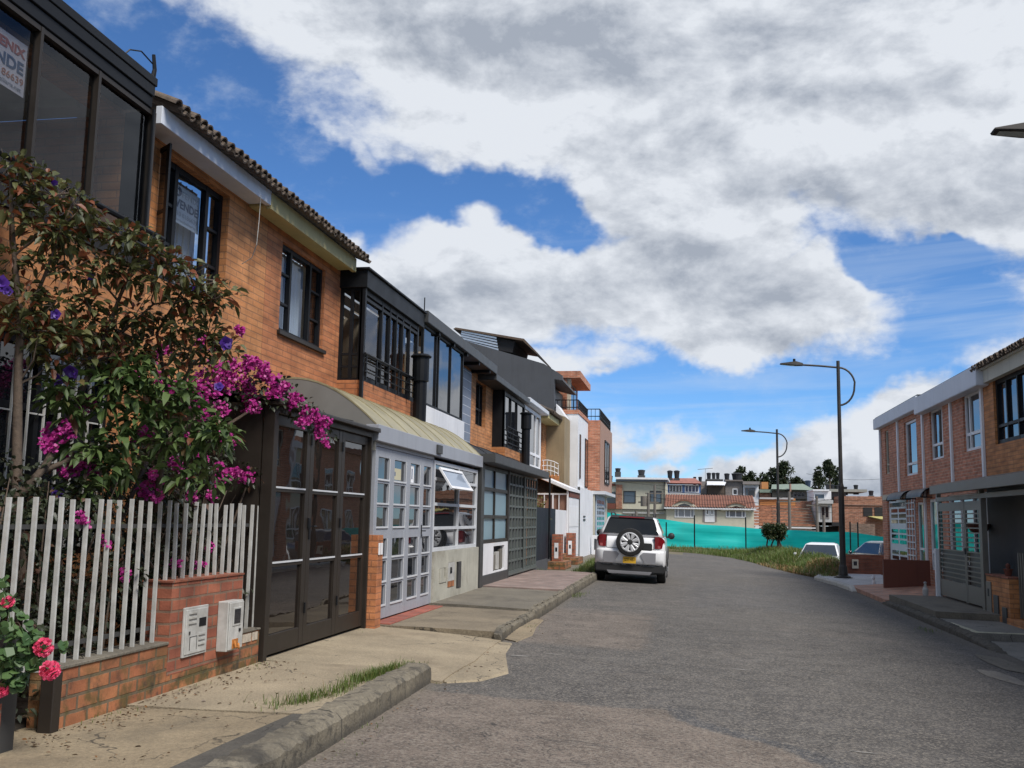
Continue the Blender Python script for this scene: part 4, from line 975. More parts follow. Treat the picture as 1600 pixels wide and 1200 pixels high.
# navy sheet fence with a leafy shrub, white panel, brick posts
nf = thing('sheet_fence', 'navy blue corrugated sheet fence on a grey plinth beyond the grid gate', 'fence', (-4.1, 28.9, 0))
m = MB(fx(-4.12))
for k in range(26): m.box(26.8+k*0.156, 26.8+k*0.156+0.10, -0.02, 0.0, 0.42, 1.86); m.box(26.9+k*0.156, 26.956+k*0.156, -0.04, -0.02, 0.42, 1.855)
m.build('sheet', mat('navy_sheet', (0.010, 0.014, 0.026), 0.5, 0, 0.2), nf)
MB(fx(-4.1)).box(26.8, 30.86, -0.16, 0, -0.1, 0.415).build('plinth', M_gable, nf)
MB().tube([(-4.05, 28.95, 0.4), (-4.05, 28.95, 2.75)], 0.03, 8).build('post', M_black, nf)
wp = thing('panel_wall', 'white panel wall with brick base beside the white gate', 'wall', (-4.1, 32.2, 0))
MB(fx(-4.12)).box(30.88, 33.6, -0.1, 0, 0.45, 1.84).build('panel', M_white, wp); MB(fx(-4.1)).box(30.88, 33.6, -0.16, 0.06, -0.1, 0.445).build('base', M_brLow, wp)
for y, lab in ((29.6, 'brick meter post in front of the navy sheet fence'), (33.0, 'brick meter post in front of the white panel wall')):
    t = thing('meter_post', lab, 'post', (-3.95, y, 0)); MB().box(-4.05, -3.78, y, y+0.5, -0.1, 1.1).build('shaft', M_brCol, t); MB().box(-4.2, -3.6, y-0.5, y+1.1, -0.1, 0.32).build('plinth', M_brLow, t)
    MB().box(-3.98, -3.86, y-0.012, y-0.002, 0.4, 0.85).build('meter_box', M_white, t, bevel=0.003); MB().box(-3.95, -3.89, y-0.016, y-0.0125, 0.6, 0.72).build('meter_glass', G_dark, t)
ln = thing('lean_to', 'white framed glazed lean-to porch with tan blinds above the panel wall', 'porch', (-4.6, 33.5, 1.7))
m = MB(fy(33.62))
for u, t_ in ((-5.2, 2.95), (-4.62, 2.4), (-4.12, 2.5)): m.box(u, u+0.055, -0.05, 0.0, 0.2, t_)
m.box(-5.199, -4.07, -0.046, -0.004, 2.36, 2.41); m.box(-4.9, -4.87, -0.04, -0.006, 0.2, 2.36); m.box(-4.4, -4.37, -0.04, -0.006, 0.2, 2.36)
m.build('frame', M_white, ln)
MB(fy(33.62)).box(-5.2, -4.07, -0.10, -0.08, 0.2, 2.36).build('blind', mat('tan_blind', (0.24, 0.13, 0.09), 0.8, 0, 0.2, 6), ln)
m = MB(); prism_y(m, [(-5.2, 2.98), (-5.2, 3.08), (-4.02, 2.60), (-4.02, 2.50)], 33.5, 37.0); m.build('roof', M_white, ln)
m = MB(); prism_y(m, [(-5.2, 2.42), (-5.2, 2.96), (-4.12, 2.52), (-4.12, 2.42)], 33.64, 33.66); m.build('gable_pane', G_tint, ln)
wg = thing('white_gate', 'tall white sheet gate with brown header under the end of the low row', 'gate', (-4.1, 35.4, 0))
m = MB(fx(-4.08)); m.box(34.0, 37.0, -0.05, 0.0, 0.1, 2.30)
for k in range(8): m.box(34.1+k*0.36, 34.36+k*0.36, 0.0, 0.012, 0.3, 1.2); m.box(34.1+k*0.36, 34.36+k*0.36, 0.0, 0.012, 1.3, 2.0)
m.build('leaf', M_white, wg)
MB(fx(-4.08)).box(33.98, 37.02, -0.05, 0.02, 2.305, 2.56).build('header', M_rust, wg)
MB(fx(-4.08)).box(37.021, 37.1, -0.06, 0.03, 0, 2.75).build('post', M_dgrey, wg)
gw_ = thing('blank_wall', 'plain pale grey flank wall beyond the white gate', 'wall', (-4.3, 42, 0))
m = MB(); m.box(-4.46, -4.22, 37.2, 43.9, -0.1, 2.78); m.build('wall', M_white, gw_)
m = MB(fx(-4.21)); m.box(39.8, 40.6, 0, 0.01, 1.5, 1.58); m.box(39.8, 40.6, 0, 0.01, 1.64, 1.7); m.build('air_vent', M_dgrey, gw_)
t = thing('meter_post', 'white meter board standing by the blue gate at the corner', 'post', (-4.0, 43, 0)); MB().box(-4.15, -3.8, 42.8, 42.95, 0.0, 0.9).build('board', M_white, t); MB().box(-4.05, -3.95, 42.79, 42.799, 0.3, 0.75).build('meter_glass', G_dark, t)

# ---- low garden wall with picket fence and meters in front of the first house
lw = thing('garden_wall', 'old mossy brick garden wall with a raised meter pier below white pickets', 'wall', (-4.1, 7.6, 0))
XW = -4.10
m = MB(); m.box(XW-0.22, XW, 6.16, 7.54, -0.2, 0.50); m.box(XW-0.22, XW, 8.84, 9.27, -0.2, 0.44); m.build('wall', M_brLow, lw)
MB().box(XW-0.24, XW+0.012, 6.14, 7.54, 0.50, 0.525).build('mortar_cap', S_grey, lw, bevel=0.006)
MB().box(XW-0.24, XW+0.012, 8.84, 9.28, 0.44, 0.46).build('mortar_cap', S_grey, lw, bevel=0.006)
m = MB(); m.box(XW-0.24, XW+0.005, 7.542, 8.838, 0.26, 0.985); m.box(XW-0.25, XW+0.015, 7.53, 8.845, 0.985, 1.0); m.build('meter_pier', M_brCol, lw)
m = MB(); m.box(XW-0.24, XW+0.003, 7.542, 8.838, -0.2, 0.258); m.build('pier_base', M_brLow, lw)
MB().box(XW+0.012, XW+0.013, 8.88, 9.1, 0.36, 0.425) 
for a, b in ((8.9, 9.08), (9.11, 9.22)): MB().box(XW+0.001, XW+0.008, a, b, 0.355, 0.43).build('painted_brick', mat('pale_paint', (0.42, 0.37, 0.30), 0.8, 0, 0.3, 20), lw)
# gas meter door
m = MB(fx(XW+0.006)); m.box(7.74, 8.15, 0.0, 0.018, 0.37, 0.77); m.box(7.76, 8.13, 0.018, 0.026, 0.39, 0.75)
g1 = m.build('gas_meter_door', M_whitem, lw, bevel=0.003)
m = MB(fx(XW+0.006)); m.box(7.98, 8.10, 0.0262, 0.029, 0.60, 0.67); m.build('meter_glass', M_black, g1)
m = MB(fx(XW+0.006))
for k in range(3): m.prism([(7.80, 0.715-k*0.04), (7.93, 0.715-k*0.04), (7.93, 0.73-k*0.04), (7.80, 0.73-k*0.04)], 0.026, 0.036); m.prism([(7.98, 0.53-k*0.04), (8.09, 0.53-k*0.04), (8.09, 0.545-k*0.04), (7.98, 0.545-k*0.04)], 0.026, 0.036)
m.build('louvre', M_whitem, g1)
m = MB(fx(XW+0.006)); m.box(7.83, 7.84, 0.0262, 0.028, 0.42, 0.53); m.box(7.95, 7.956, 0.0262, 0.028, 0.42, 0.53); m.box(7.84, 7.95, 0.0262, 0.0279, 0.525, 0.53); m.box(7.81, 7.83, 0.0262, 0.032, 0.55, 0.575); m.build('latch', M_dgrey, g1)
# electricity meter box
m = MB(fx(XW+0.006)); m.box(8.36, 8.66, 0.0, 0.10, 0.345, 0.775); m.box(8.37, 8.65, 0.101, 0.112, 0.355, 0.765)
g2 = m.build('electric_meter_box', M_whitem, lw, bevel=0.006)
m = MB(fx(XW+0.006)); m.box(8.43, 8.59, 0.1125, 0.118, 0.56, 0.72); m.build('window_rim', M_whitem, g2, bevel=0.003)
MB(fx(XW+0.006)).box(8.45, 8.57, 0.1185, 0.121, 0.58, 0.705).build('meter_glass', G_dark, g2)
MB(fx(XW+0.006)).box(8.56, 8.59, 0.1122, 0.12, 0.505, 0.53).build('lock', M_black, g2)
m = MB(fx(XW+0.006)); m.box(8.44, 8.55, 0.1122, 0.118, 0.365, 0.445); m.tube([(8.47, 0.12, 0.43), (8.46, 0.14, 0.38), (8.50, 0.15, 0.37), (8.53, 0.13, 0.40)], 0.012, 6); m.build('rusty_hasp', mat('orange_rust', (0.40, 0.15, 0.03), 0.8, 0, 0.4, 20), g2)
# pickets
pf = thing('picket_fence', 'white weathered square picket fence standing on the mossy brick wall', 'fence', (-4.1, 7.4, 0.5))
n = 31; ypk = [5.02+k*0.1425 for k in range(n)]
for k, y in enumerate(ypk):
    zb = 0.53 if y < 7.5 else (1.01 if y < 8.82 else 0.47)
    zt = 1.63+rng.uniform(-.012, .012); ln_ = rng.uniform(-.012, .012)
    m = MB(); w_ = 0.019
    A = [(-4.215, y, zb), (-4.185+0.0, y, zb)]
    m.prism([(y, zb-0.03), (y+w_, zb-0.03), (y+w_+ln_, zt), (y+ln_, zt)], 0, 0.034, 'w') if False else None
    m.v = []; m.f = []; m.mi = []
    ids = [m.pt(p) for p in ((-4.205, y, zb-0.03), (-4.176, y, zb-0.03), (-4.176, y+w_, zb-0.03), (-4.205, y+w_, zb-0.03), (-4.205+ln_, y+ln_, zt), (-4.176+ln_, y+ln_, zt), (-4.176+ln_, y+w_+ln_, zt), (-4.205+ln_, y+w_+ln_, zt))]
    for q in ((0, 1, 2, 3), (4, 5, 6, 7), (0, 1, 5, 4), (1, 2, 6, 5), (2, 3, 7, 6), (3, 0, 4, 7)): m.face([ids[i] for i in q])
    m.build('picket', M_whitem, pf)
m = MB()
for z in (0.62, 1.42): m.box(-4.24, -4.212, 5.0, 9.32, z, z+0.03)
m.build('rail', M_dgrey, pf)
# wires twisted on the pickets
# near wall and gate post at the left edge
nw = thing('garden_wall', 'low brick wall end with dark gate post at the near left edge', 'wall', (-4.0, 5.0, 0))
MB().box(-4.2, -3.97, 2.5, 5.42, -0.2, 0.42).build('wall', M_brCol, nw)
MB().box(-4.12, -4.0, 5.44, 5.60, -0.1, 0.80).build('gate_post', M_dgrey, nw, bevel=0.006)
MB().box(-4.16, -4.06, 6.04, 6.13, -0.1, 0.50).build('gate_post', M_brownm, nw, bevel=0.006)
# dark planting bed behind the pickets
m = MB(); m.box(-5.5, -4.33, 4.5, 9.25, -0.2, 0.12); tag(m.build('flower_bed', mat('dark_earth', (0.03, 0.024, 0.018), 0.95, 0, 0.3, 6, bump=0.5)), kind='structure')
# ------------------------------------------------------------ right row of houses
XR = 6.2
Rr = fx(XR, -1)
RZ = 0.0
# far house of the row (white cream strips, flat fascia)
r1 = thing('brick_house', 'rose brick corner house with cream strips and a low fascia above white panelled doors', 'house', (XR, 32, 0))
holes = [(33.36, 33.95, 3.18, 4.58), (29.35, 31.0, 2.98, 4.56), (31.1, 33.95, 0.02, 2.34), (28.85, 29.6, 0.5, 2.2)]
wall(MB(Rr), 28.56, 34.75, -0.3, 4.95, holes).build('wall', M_brR, r1)
MB().box(6.451, 12.5, 28.56, 34.74, -0.9, 4.9).build('rear_block', M_brR, r1)
m = MB(Rr); m.box(28.4, 34.85, 0.0, 0.20, 4.70, 5.05); m.build('fascia', M_fascia, r1, bevel=0.01)
MB().box(6.05, 12.5, 28.4, 34.8, 5.051, 5.09).build('roof', M_dgrey, r1)
for y in (34.62, 31.75, 28.42): MB(Rr).box(y, y+0.13, 0.002, 0.05, 2.5 if y > 30 else -0.05, 4.70).build('cream_strip', M_white, r1)
MB(Rr).box(31.0, 34.6, 0.003, 0.02, 2.36, 2.52).build('lintel', M_cream, r1)
window(r1, Rr, 33.36, 33.95, 3.18, 4.58, 1, [0, 0.22, 1], M_cream, G_dark, 0.05, -0.10, 0.06)
window(r1, Rr, 29.35, 31.0, 2.98, 4.56, [0, 0.12, 1], [0, 0.22, 1], M_white, G_dark, 0.07, -0.12, 0.06)
window(r1, Rr, 28.85, 29.6, 0.5, 2.2, 1, [0, 0.25, 1], M_white, G_teal, 0.06, -0.08, 0.05)
m = MB(fx(6.26, -1)); m.box(31.12, 33.93, -0.04, 0.0, 0.02, 2.33); dd = m.build('panelled_door', M_greytrim, r1)
for k in range(2):
    for z0 in (0.35, 1.0, 1.62):
        for j in range(3): MB(fx(6.26, -1)).box(31.4+k*1.2, 32.4+k*1.2, 0.001, 0.006, z0+j*0.165, z0+0.11+j*0.165).build('pane', G_dark, dd)
MB(fx(6.26, -1)).box(31.3, 33.8, 0.001, 0.007, 2.12, 2.25).build('pane', G_dark, dd)
m = MB(Rr); 
for k in range(12): m.box(29.75, 30.9, 0.01, 0.04, 0.15+k*0.185, 0.18+k*0.185)
for k in range(4): m.box(29.75+k*0.37, 29.79+k*0.37, 0.012, 0.038, 0.1, 2.35)
m.build('lattice_grille', M_greytrim, r1)
def bracket_awning(label, y0, y1, z, x_out):
    t = thing('awning', label, 'awning', (XR, (y0+y1)/2, z), 'curved awnings on the corner house')
    prof = [(XR-(XR-x_out)*math.sin(math.pi/2*k/8), z+0.24*math.cos(math.pi/2*k/8)-0.1) for k in range(9)]
    m = MB(); prism_y(m, prof+[(a, b-0.015) for a, b in reversed(prof)], y0, y1); m.build('sheet', M_dgrey, t)
    for y in (y0+0.06, y1-0.06):
        m = MB(); m.tube([(a, y, b-0.03) for a, b in prof], 0.02, 6); m.tube([(XR-0.02, y, z-0.12), (x_out+0.02, y, z-0.12)], 0.016, 6)
        for k in (3, 5, 7): m.tube([(prof[k][0], y, z-0.12), (prof[k-1][0], y, prof[k-1][1]-0.03)], 0.01, 5)
        m.build('bracket', M_black, t)
bracket_awning('curved dark awning over the white panelled doors', 30.2, 32.4, 2.42, 5.9)
bracket_awning('curved dark awning over the teal window of the corner house', 27.6, 29.6, 2.42, 5.9)
# middle house
r2 = thing('brick_house', 'rose brick house with a deep white fascia and two recessed windows over a slatted gate', 'house', (XR, 25.5, 0))
holes = [(26.36, 27.75, 3.25, 4.56), (23.05, 24.45, 3.25, 4.56), (26.75, 28.1, 0.42, 2.25), (20.9, 26.2, 0.05, 2.3)]
wall(MB(Rr), 22.75, 28.55, -0.3, 4.9, holes).build('wall', M_brR, r2)
MB().box(6.451, 12, 22.76, 28.55, -0.9, 4.85).build('rear_block', M_brR, r2)
m = MB(Rr); m.box(22.3, 28.34, 0.0, 0.26, 4.52, 4.96); m.build('fascia', M_fascia, r2, bevel=0.012)
MB().box(6.0, 12, 22.8, 28.34, 4.961, 5.0).build('roof', M_dgrey, r2)
for y in (25.42, 22.78): MB(Rr).box(y, y+0.13, 0.002, 0.05, 2.42, 4.52).build('cream_strip', M_white, r2)
window(r2, Rr, 26.36, 27.75, 3.25, 4.56, [0, 0.2, 1], [0, 0.3, 1], M_white, G_dark, 0.06, -0.11, 0.06)
window(r2, Rr, 23.05, 24.45, 3.25, 4.56, [0, 0.74, 1], [0, 0.3, 1], M_white, G_dark, 0.07, -0.11, 0.06)
window(r2, Rr, 26.75, 28.1, 0.42, 2.25, [0, 0.45, 1], [0, 0.25, 1], M_white, G_teal, 0.07, -0.08, 0.06)
window(r2, Rr, 20.9, 26.2, 0.05, 2.3, 5, [0, 0.3, 1], M_white, G_dark, 0.07, -0.10, 0.06, 'porch_glazing')
# nearest house
r3 = thing('brick_house', 'orange brick house with tiled eave, big black window and dark carport', 'house', (XR, 16, 0))
holes = [(18.6, 22.05, 3.24, 4.58), (14.6, 16.6, 3.2, 4.55), (8, 11, 3.24, 4.58), (3, 5, 3.2, 4.5)]
wall(MB(Rr), 1.0, 22.74, -0.3, 4.9, holes).build('wall', M_brA, r3)
MB().box(6.451, 12, 1.0, 22.74, -0.9, 4.85).build('rear_block', M_brA, r3)
for h in holes: window(r3, Rr, *h, [0, 0.2, 0.4, 0.6, 0.8, 1], [0, 0.28, 1], M_black, G_dark, 0.06, -0.12, 0.07, 'window', 0.09)
m = MB(); m.box(6.08, 6.2, 1.0, 22.28, 4.56, 4.86); m.box(6.03, 6.079, 1.0, 22.6, 4.83, 4.875); m.build('fascia', M_cream, r3)
tiles('roof', r3, 3.0, 22.5, 6.0, 4.88, 9.5, 6.2, M_tileroof)
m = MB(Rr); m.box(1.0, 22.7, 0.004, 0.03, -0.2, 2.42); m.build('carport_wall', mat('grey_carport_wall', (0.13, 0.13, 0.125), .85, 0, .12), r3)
m = MB(Rr)
for k in range(9): m.box(12.2, 19.0, 0.031, 0.04, 0.0+k*0.26, 0.24+k*0.26)
m.build('roller_shutter', mat('grey_shutter', (0.15, 0.15, 0.15), .7, 0, .1), r3)
# grey carport roof, beam and slatted gate
cp = thing('carport_roof', 'grey steel carport roof with beam above the slatted gate', 'canopy', (5.4, 19, 2.3))
m = MB(); prism_y(m, [(5.22, 2.25), (5.22, 2.43), (6.15, 2.62), (6.15, 2.54), (5.30, 2.36), (5.30, 2.25)], 13.5, 23.6); m.build('roof_sheet', M_olive, cp)
m = MB(); m.box(5.44, 5.54, 13.5, 24.05, 2.10, 2.19); m.build('beam', M_olive, cp)
for y in (20.55, 23.95, 16.8): MB().box(5.445, 5.535, y, y+0.08, 2.191, 2.36).build('strut', M_olive, cp)
MB().box(5.44, 5.54, 20.46, 20.62, -0.3, 2.099).build('post', M_olive, cp); MB().box(5.44, 5.54, 14.0, 14.1, -0.3, 2.099).build('post', M_olive, cp)
MB().box(5.44, 5.50, 13.5, 23.9, 2.27, 2.30).build('rail', M_olive, cp)
sgt = thing('slatted_gate', 'grey olive steel gate with horizontal slats over a solid kick plate', 'gate', (5.5, 22.4, 0))
Gr = fx(5.46, -1)
for a, b in ((20.66, 21.75), (21.77, 23.98)):
    m = MB(Gr); m.box(a, a+0.07, -0.04, 0.0, 0.03, 2.06); m.box(b-0.07, b, -0.04, 0.0, 0.03, 2.06); m.box(a+0.07, b-0.07, -0.038, -0.002, 1.88, 2.06)
    m.box(a+0.07, b-0.07, -0.036, -0.004, 0.05, 0.40)
    lf = m.build('leaf_frame', M_olive, sgt)
    m = MB(Gr)
    for k in range(15): m.box(a+0.07, b-0.07, -0.03, -0.006, 0.47+k*0.095, 0.495+k*0.095)
    m.build('slat', M_olive, lf)
    m = MB(Gr); m.box(a+0.07, b-0.07, -0.06, -0.05, 0.4, 1.05); m.build('backing_sheet', M_dgrey, lf)
MB(Gr).box(21.72, 21.80, 0.001, 0.03, 1.0, 1.12).build('lock_box', M_dgrey, sgt)
MB().box(5.40, 5.52, 24.06, 24.18, -0.1, 1.05).build('post_stub', M_white, sgt, bevel=0.004)
hb = thing('hanging_basket', 'round reddish hanging basket behind the slatted gate', 'basket', (5.95, 22.6, 1.6))
MB().lathe([(0.02, 0.0), (0.16, 0.03), (0.22, 0.14), (0.23, 0.2)], (5.95, 22.6, 1.42), 14).build('bowl', M_rust, hb); MB().tube([(5.95, 22.6, 1.6), (5.95, 22.6, 2.4)], 0.006, 5).build('cord', M_black, hb)
# meter pier and picket fence
mp = thing('meter_pier', 'orange brick meter pier with grey boxes and a red pot beside the slatted gate', 'pier', (5.6, 19.7, -0.25))
MB().box(5.46, 5.68, 19.0, 20.38, -0.35, 0.66).build('shaft', M_brA, mp); MB().box(5.44, 5.72, 13.0, 20.4, -0.4, -0.02).build('base', M_brA, mp)
MB().box(5.445, 5.70, 18.99, 20.39, 0.661, 0.69).build('cap', M_brCol, mp)
M3 = fx(5.46, -1)
d_ = MB(M3).box(20.05, 20.35, 0.001, 0.02, -0.18, 0.55).build('meter_door', M_olive, mp, bevel=0.004); MB(M3).box(20.15, 20.25, 0.0205, 0.023, 0.28, 0.42).build('meter_glass', M_black, d_)
MB(M3).box(19.62, 19.9, 0.001, 0.025, -0.05, 0.33).build('meter_box', M_dgrey, mp, bevel=0.004); MB(M3).box(19.15, 19.4, 0.001, 0.025, -0.15, 0.15).build('meter_box', M_dgrey, mp, bevel=0.004)
pt = thing('flower_pot', 'small red clay pot on the brick meter pier', 'pot', (5.57, 19.4, 0.69)); MB().lathe([(0.05, 0), (0.075, 0.11), (0.085, 0.11), (0.085, 0.13)], (5.57, 19.4, 0.69), 12).build('pot', M_rust, pt); MB().lathe([(0.03, 0.0), (0.045, 0.06), (0.02, 0.1)], (5.57, 19.4, 0.82), 8).build('knob', M_rust, pt)
pf2 = thing('picket_fence', 'grey picket fence on brick base beside the brick meter pier', 'fence', (5.6, 17, 0))
for k in range(44):
    y = 18.9-k*0.13; MB().box(5.60, 5.63, y, y+0.035, 0.0, 1.12).build('picket', M_olive, pf2)
MB().box(5.632, 5.655, 13.1, 18.95, 0.9, 0.94).build('rail', M_olive, pf2)
# planter wall, fire hydrant like stub, brick meter wall
pw = thing('planter_wall', 'plain rust red planter wall in front of the corner house', 'wall', (5.5, 28, 0))
MB().box(4.98, 6.14, 28.0, 28.14, -0.1, 0.66).build('front', M_rust, pw, bevel=0.006)
bw = thing('brick_meter_wall', 'dark red brick wall with one white meter box by the white pavement', 'wall', (5.7, 36, 0))
MB().box(5.18, 6.6, 36.6, 36.85, -0.4, 0.53).build('wall', brick('dark_brick', (0.15, 0.05, 0.03), (0.19, 0.07, 0.045), (0.11, 0.06, 0.045), 0.25, 0.075, 0.008), bw)
mb_ = MB(fy(36.6)).box(5.47, 5.68, 0.001, 0.05, 0.05, 0.36).build('meter_box', M_cream, bw, bevel=0.008); MB(fy(36.6)).box(5.52, 5.63, 0.0505, 0.055, 0.16, 0.30).build('meter_glass', G_dark, mb_)
hy = thing('white_bollard', 'small white bottle shaped stub beside the rust planter wall', 'bollard', (5.0, 29.6, -0.05)); 
hy.location = (5.0, 29.7, -0.12)
MB().lathe([(0.05, 0), (0.05, 0.12), (0.03, 0.16), (0.045, 0.18), (0.055, 0.22), (0.04, 0.26), (0.02, 0.3)], (5.0, 29.7, -0.13), 12).build('stub', M_white, hy)
hy2 = thing('white_bollard', 'pale bottle shaped stub beside the white gate post', 'bollard', (5.25, 24.4, 0)); MB().lathe([(0.06, 0), (0.065, 0.16), (0.035, 0.22), (0.025, 0.28), (0.04, 0.31), (0.02, 0.33)], (5.22, 24.35, -0.03), 12).build('stub', M_whitem, hy2)
# pavements on the right
def flat(name, pts, z, material, skirt=0.4):
    m = MB(); zz = z if callable(z) else (lambda x, y: z)
    T = [m.pt((x, y, zz(x, y))) for x, y in pts]; Bt = [m.pt((x, y, zz(x, y)-skirt)) for x, y in pts]
    m.face(T)
    for k in range(len(pts)): m.face((T[k], Bt[k], Bt[(k+1) % len(pts)], T[(k+1) % len(pts)]))
    return tag(m.build(name, material), kind='structure')
S_white = slabmat('white_paving', (0.50, 0.50, 0.49), (0.38, 0.37, 0.35, 0.3))
S_low = slabmat('grey_pavement', (0.21, 0.20, 0.175), (0.11, 0.105, 0.09, 0.7))
M_yedge = mat('worn_yellow_paint', (0.42, 0.40, 0.28), 0.85, 0, 0.35, 9, fine=0.2)
def tz(x, y): return -0.13+0.15*sstep(4.4, 6.2, x)
flat('sidewalk', [(4.30, 29.6), (6.4, 29.6), (6.4, 38), (4.4, 35.6), (3.9, 34.0)], -0.13, S_white)
flat('sidewalk', [(4.35, 24.2), (6.25, 24.2), (6.25, 29.57), (4.35, 29.57)], tz, S_terra)
flat('step', [(4.42, 19.85), (6.2, 19.35), (6.2, 24.17), (4.40, 24.17)], 0.0, S_grey)
flat('step', [(4.42, 17.35), (5.6, 17.30), (5.6, 19.5), (4.42, 19.82)], -0.12, S_low)
flat('step', [(4.42, -2), (5.6, -2), (5.6, 17.27), (4.42, 17.32)], -0.235, S_low)
flat('step_edge', [(4.44, 17.37), (5.5, 17.33), (5.5, 17.47), (4.44, 17.52)], -0.116, M_yedge, 0.05)
flat('step_edge', [(4.43, 17.54), (4.55, 17.53), (4.50, 19.0), (4.43, 19.0)], -0.116, M_yedge, 0.05)
flat('step_edge', [(4.5, 15.0), (5.5, 15.0), (5.5, 15.12), (4.5, 15.12)], -0.231, M_yedge, 0.03)
M_shade = S_kerb
kerb([(4.27, 15.6, -0.22), (4.27, 16.2, -0.15), (4.27, 17.4, -0.11), (4.26, 19, -0.10), (4.26, 22, -0.10), (4.28, 24, -0.13), (4.28, 24.6, -0.2)], -0.15, -0.5, S_kerb, 0.025)
kerb([(4.22, 28.4, -0.2), (4.22, 28.9, -0.10), (4.12, 31, -0.10), (3.86, 33.6, -0.10), (4.2, 35.6, -0.12)], -0.14, -0.5, S_kerbp, 0.01)
# ------------------------------------------------------------ lamps, utility poles
def street_lamp(label, x, y, z0, h, lean=0.0, arm=1.18):
    t = thing('street_lamp', label, 'street lamp', (x, y, z0), 'hooked street lamps along the kerb')
    m = MB(); m.lathe([(0.24, 0.0), (0.24, 0.06), (0.15, 0.10), (0.13, 0.35), (0.095, 0.42), (0.09, 2.9), (0.065, 3.0), (0.055, h)], (x, y, z0), 12); m.build('pole', M_pole, t, smooth=False)
    m = MB(); m.lathe([(0.30, 0.0), (0.29, 0.05)], (x, y, z0-0.02), 4); m.build('base_plate', M_pole, t)
    zt = z0+h-0.22
    pts = [(x-arm, y, zt+0.10), (x-0.5*arm, y, zt+0.06), (x, y, zt)]
    n = 14
    hook = [(x+0.52*math.sin(math.pi*k/n)*(1.0 if k < n/2 else 0.95), y, zt-0.62+0.62*math.cos(math.pi*k/n)) for k in range(1, n+1)]
    m = MB(); m.tube(pts+hook, 0.032, 8); m.build('hooked_arm', M_pole, t)
    hx = x-arm
    m = MB(); m.loft([[(hx+0.08, y-0.05, zt+0.06), (hx+0.08, y+0.05, zt+0.06), (hx+0.08, y+0.05, zt+0.15), (hx+0.08, y-0.05, zt+0.15)],
                      [(hx-0.15, y-0.13, zt+0.07), (hx-0.15, y+0.13, zt+0.07), (hx-0.15, y+0.11, zt+0.21), (hx-0.15, y-0.11, zt+0.21)],
                      [(hx-0.30, y-0.14, zt+0.08), (hx-0.30, y+0.14, zt+0.08), (hx-0.30, y+0.12, zt+0.19), (hx-0.30, y-0.12, zt+0.19)],
                      [(hx-0.66, y-0.10, zt+0.12), (hx-0.66, y+0.10, zt+0.12), (hx-0.66, y+0.09, zt+0.15), (hx-0.66, y-0.09, zt+0.15)]])
    hd = m.build('lamp_head', M_pole, t, bevel=0.012)
    m = MB(); m.poly([(hx-0.2, y-0.09, zt+0.068), (hx-0.2, y+0.09, zt+0.068), (hx-0.6, y+0.07, zt+0.106), (hx-0.6, y-0.07, zt+0.106)]); m.build('lens', mat('lamp_lens', (0.35, 0.42, 0.42), 0.2, 0, 0), hd)
    MB().lathe([(0.04, 0), (0.045, 0.03), (0.04, 0.10)], (hx-0.2, y, zt+0.20), 8).build('light_sensor', M_black, hd)
    return t
street_lamp('tall hooked street lamp standing on the white pavement by the brick meter wall', 4.74, 33.55, -0.14, 6.98)
street_lamp('distant hooked street lamp rising beside the round clipped tree', 4.46, 54.0, -0.3, 6.75)
street_lamp('hooked street lamp of which only the dark head reaches over the road', 5.42, 12.3, -0.23, 6.58)

M_wpole = mat('concrete_pole', (0.14, 0.125, 0.11), 0.9, 0, 0.2)
POLES = [(1233, 768, 88, 'utility pole in front of the big orange tiled roof'), (1023, 757, 96, 'utility pole with crossarm in front of the white two storey house'), (1013, 770, 90, 'short utility pole with transformer before the white two storey house'),
         (1276, 775, 92, 'thin utility pole at the end of the orange tiled roof'), (1287, 805, 84, 'stubby dark post between grey house and orange tiled roof'), (994, 798, 80, 'thin dark post above the white car roof')]
pole_tops = []
for px, py, y, lab in POLES:
    p = aty(px, py, y); gz = ground_z(p.x, y)
    t = thing('utility_pole', lab, 'pole', (p.x, y, gz), 'utility poles behind the turquoise fence')
    MB().lathe([(0.17, 0), (0.11, p.z-gz)], (p.x, y, gz), 8).build('shaft', M_wpole, t)
    MB().box(p.x-0.9, p.x+0.9, y-0.06, y+0.06, p.z-0.9, p.z-0.78).build('crossarm', M_wpole, t) if py < 790 else None
    if px == 1013: MB().lathe([(0.28, 0), (0.28, 0.9)], (p.x-0.4, y, p.z-1.2), 10).build('transformer', M_wpole, t)
    pole_tops.append(p)
WIRES = [((940, 747), (1100, 760), 108, 0.3), ((1013, 775), (1233, 775), 92, 0.8), ((1023, 762), (1140, 770), 97, 0.3), ((962, 772), (1140, 781), 95, 0.2), ((1140, 781), (1300, 780), 95, 0.4), ((1260, 740), (1380, 748), 99, 0.3), ((1233, 770), (1380, 778), 88, 0.4), ((1233, 780), (1380, 792), 88, 0.4), ((1190, 790), (1380, 800), 88, 0.3)]
for i, (a, b, y, sag) in enumerate(WIRES):
    A, Bq = aty(*a, y), aty(*b, y); m = MB(); m.tube([A.lerp(Bq, k/10)-Vector((0, 0, sag*4*(k/10)*(1-k/10))) for k in range(11)], 0.018, 4)
    tag(m.build('overhead_wire', M_black), 'thin dark overhead wire strung across the far houses', 'wire', 'overhead wires across the far houses')

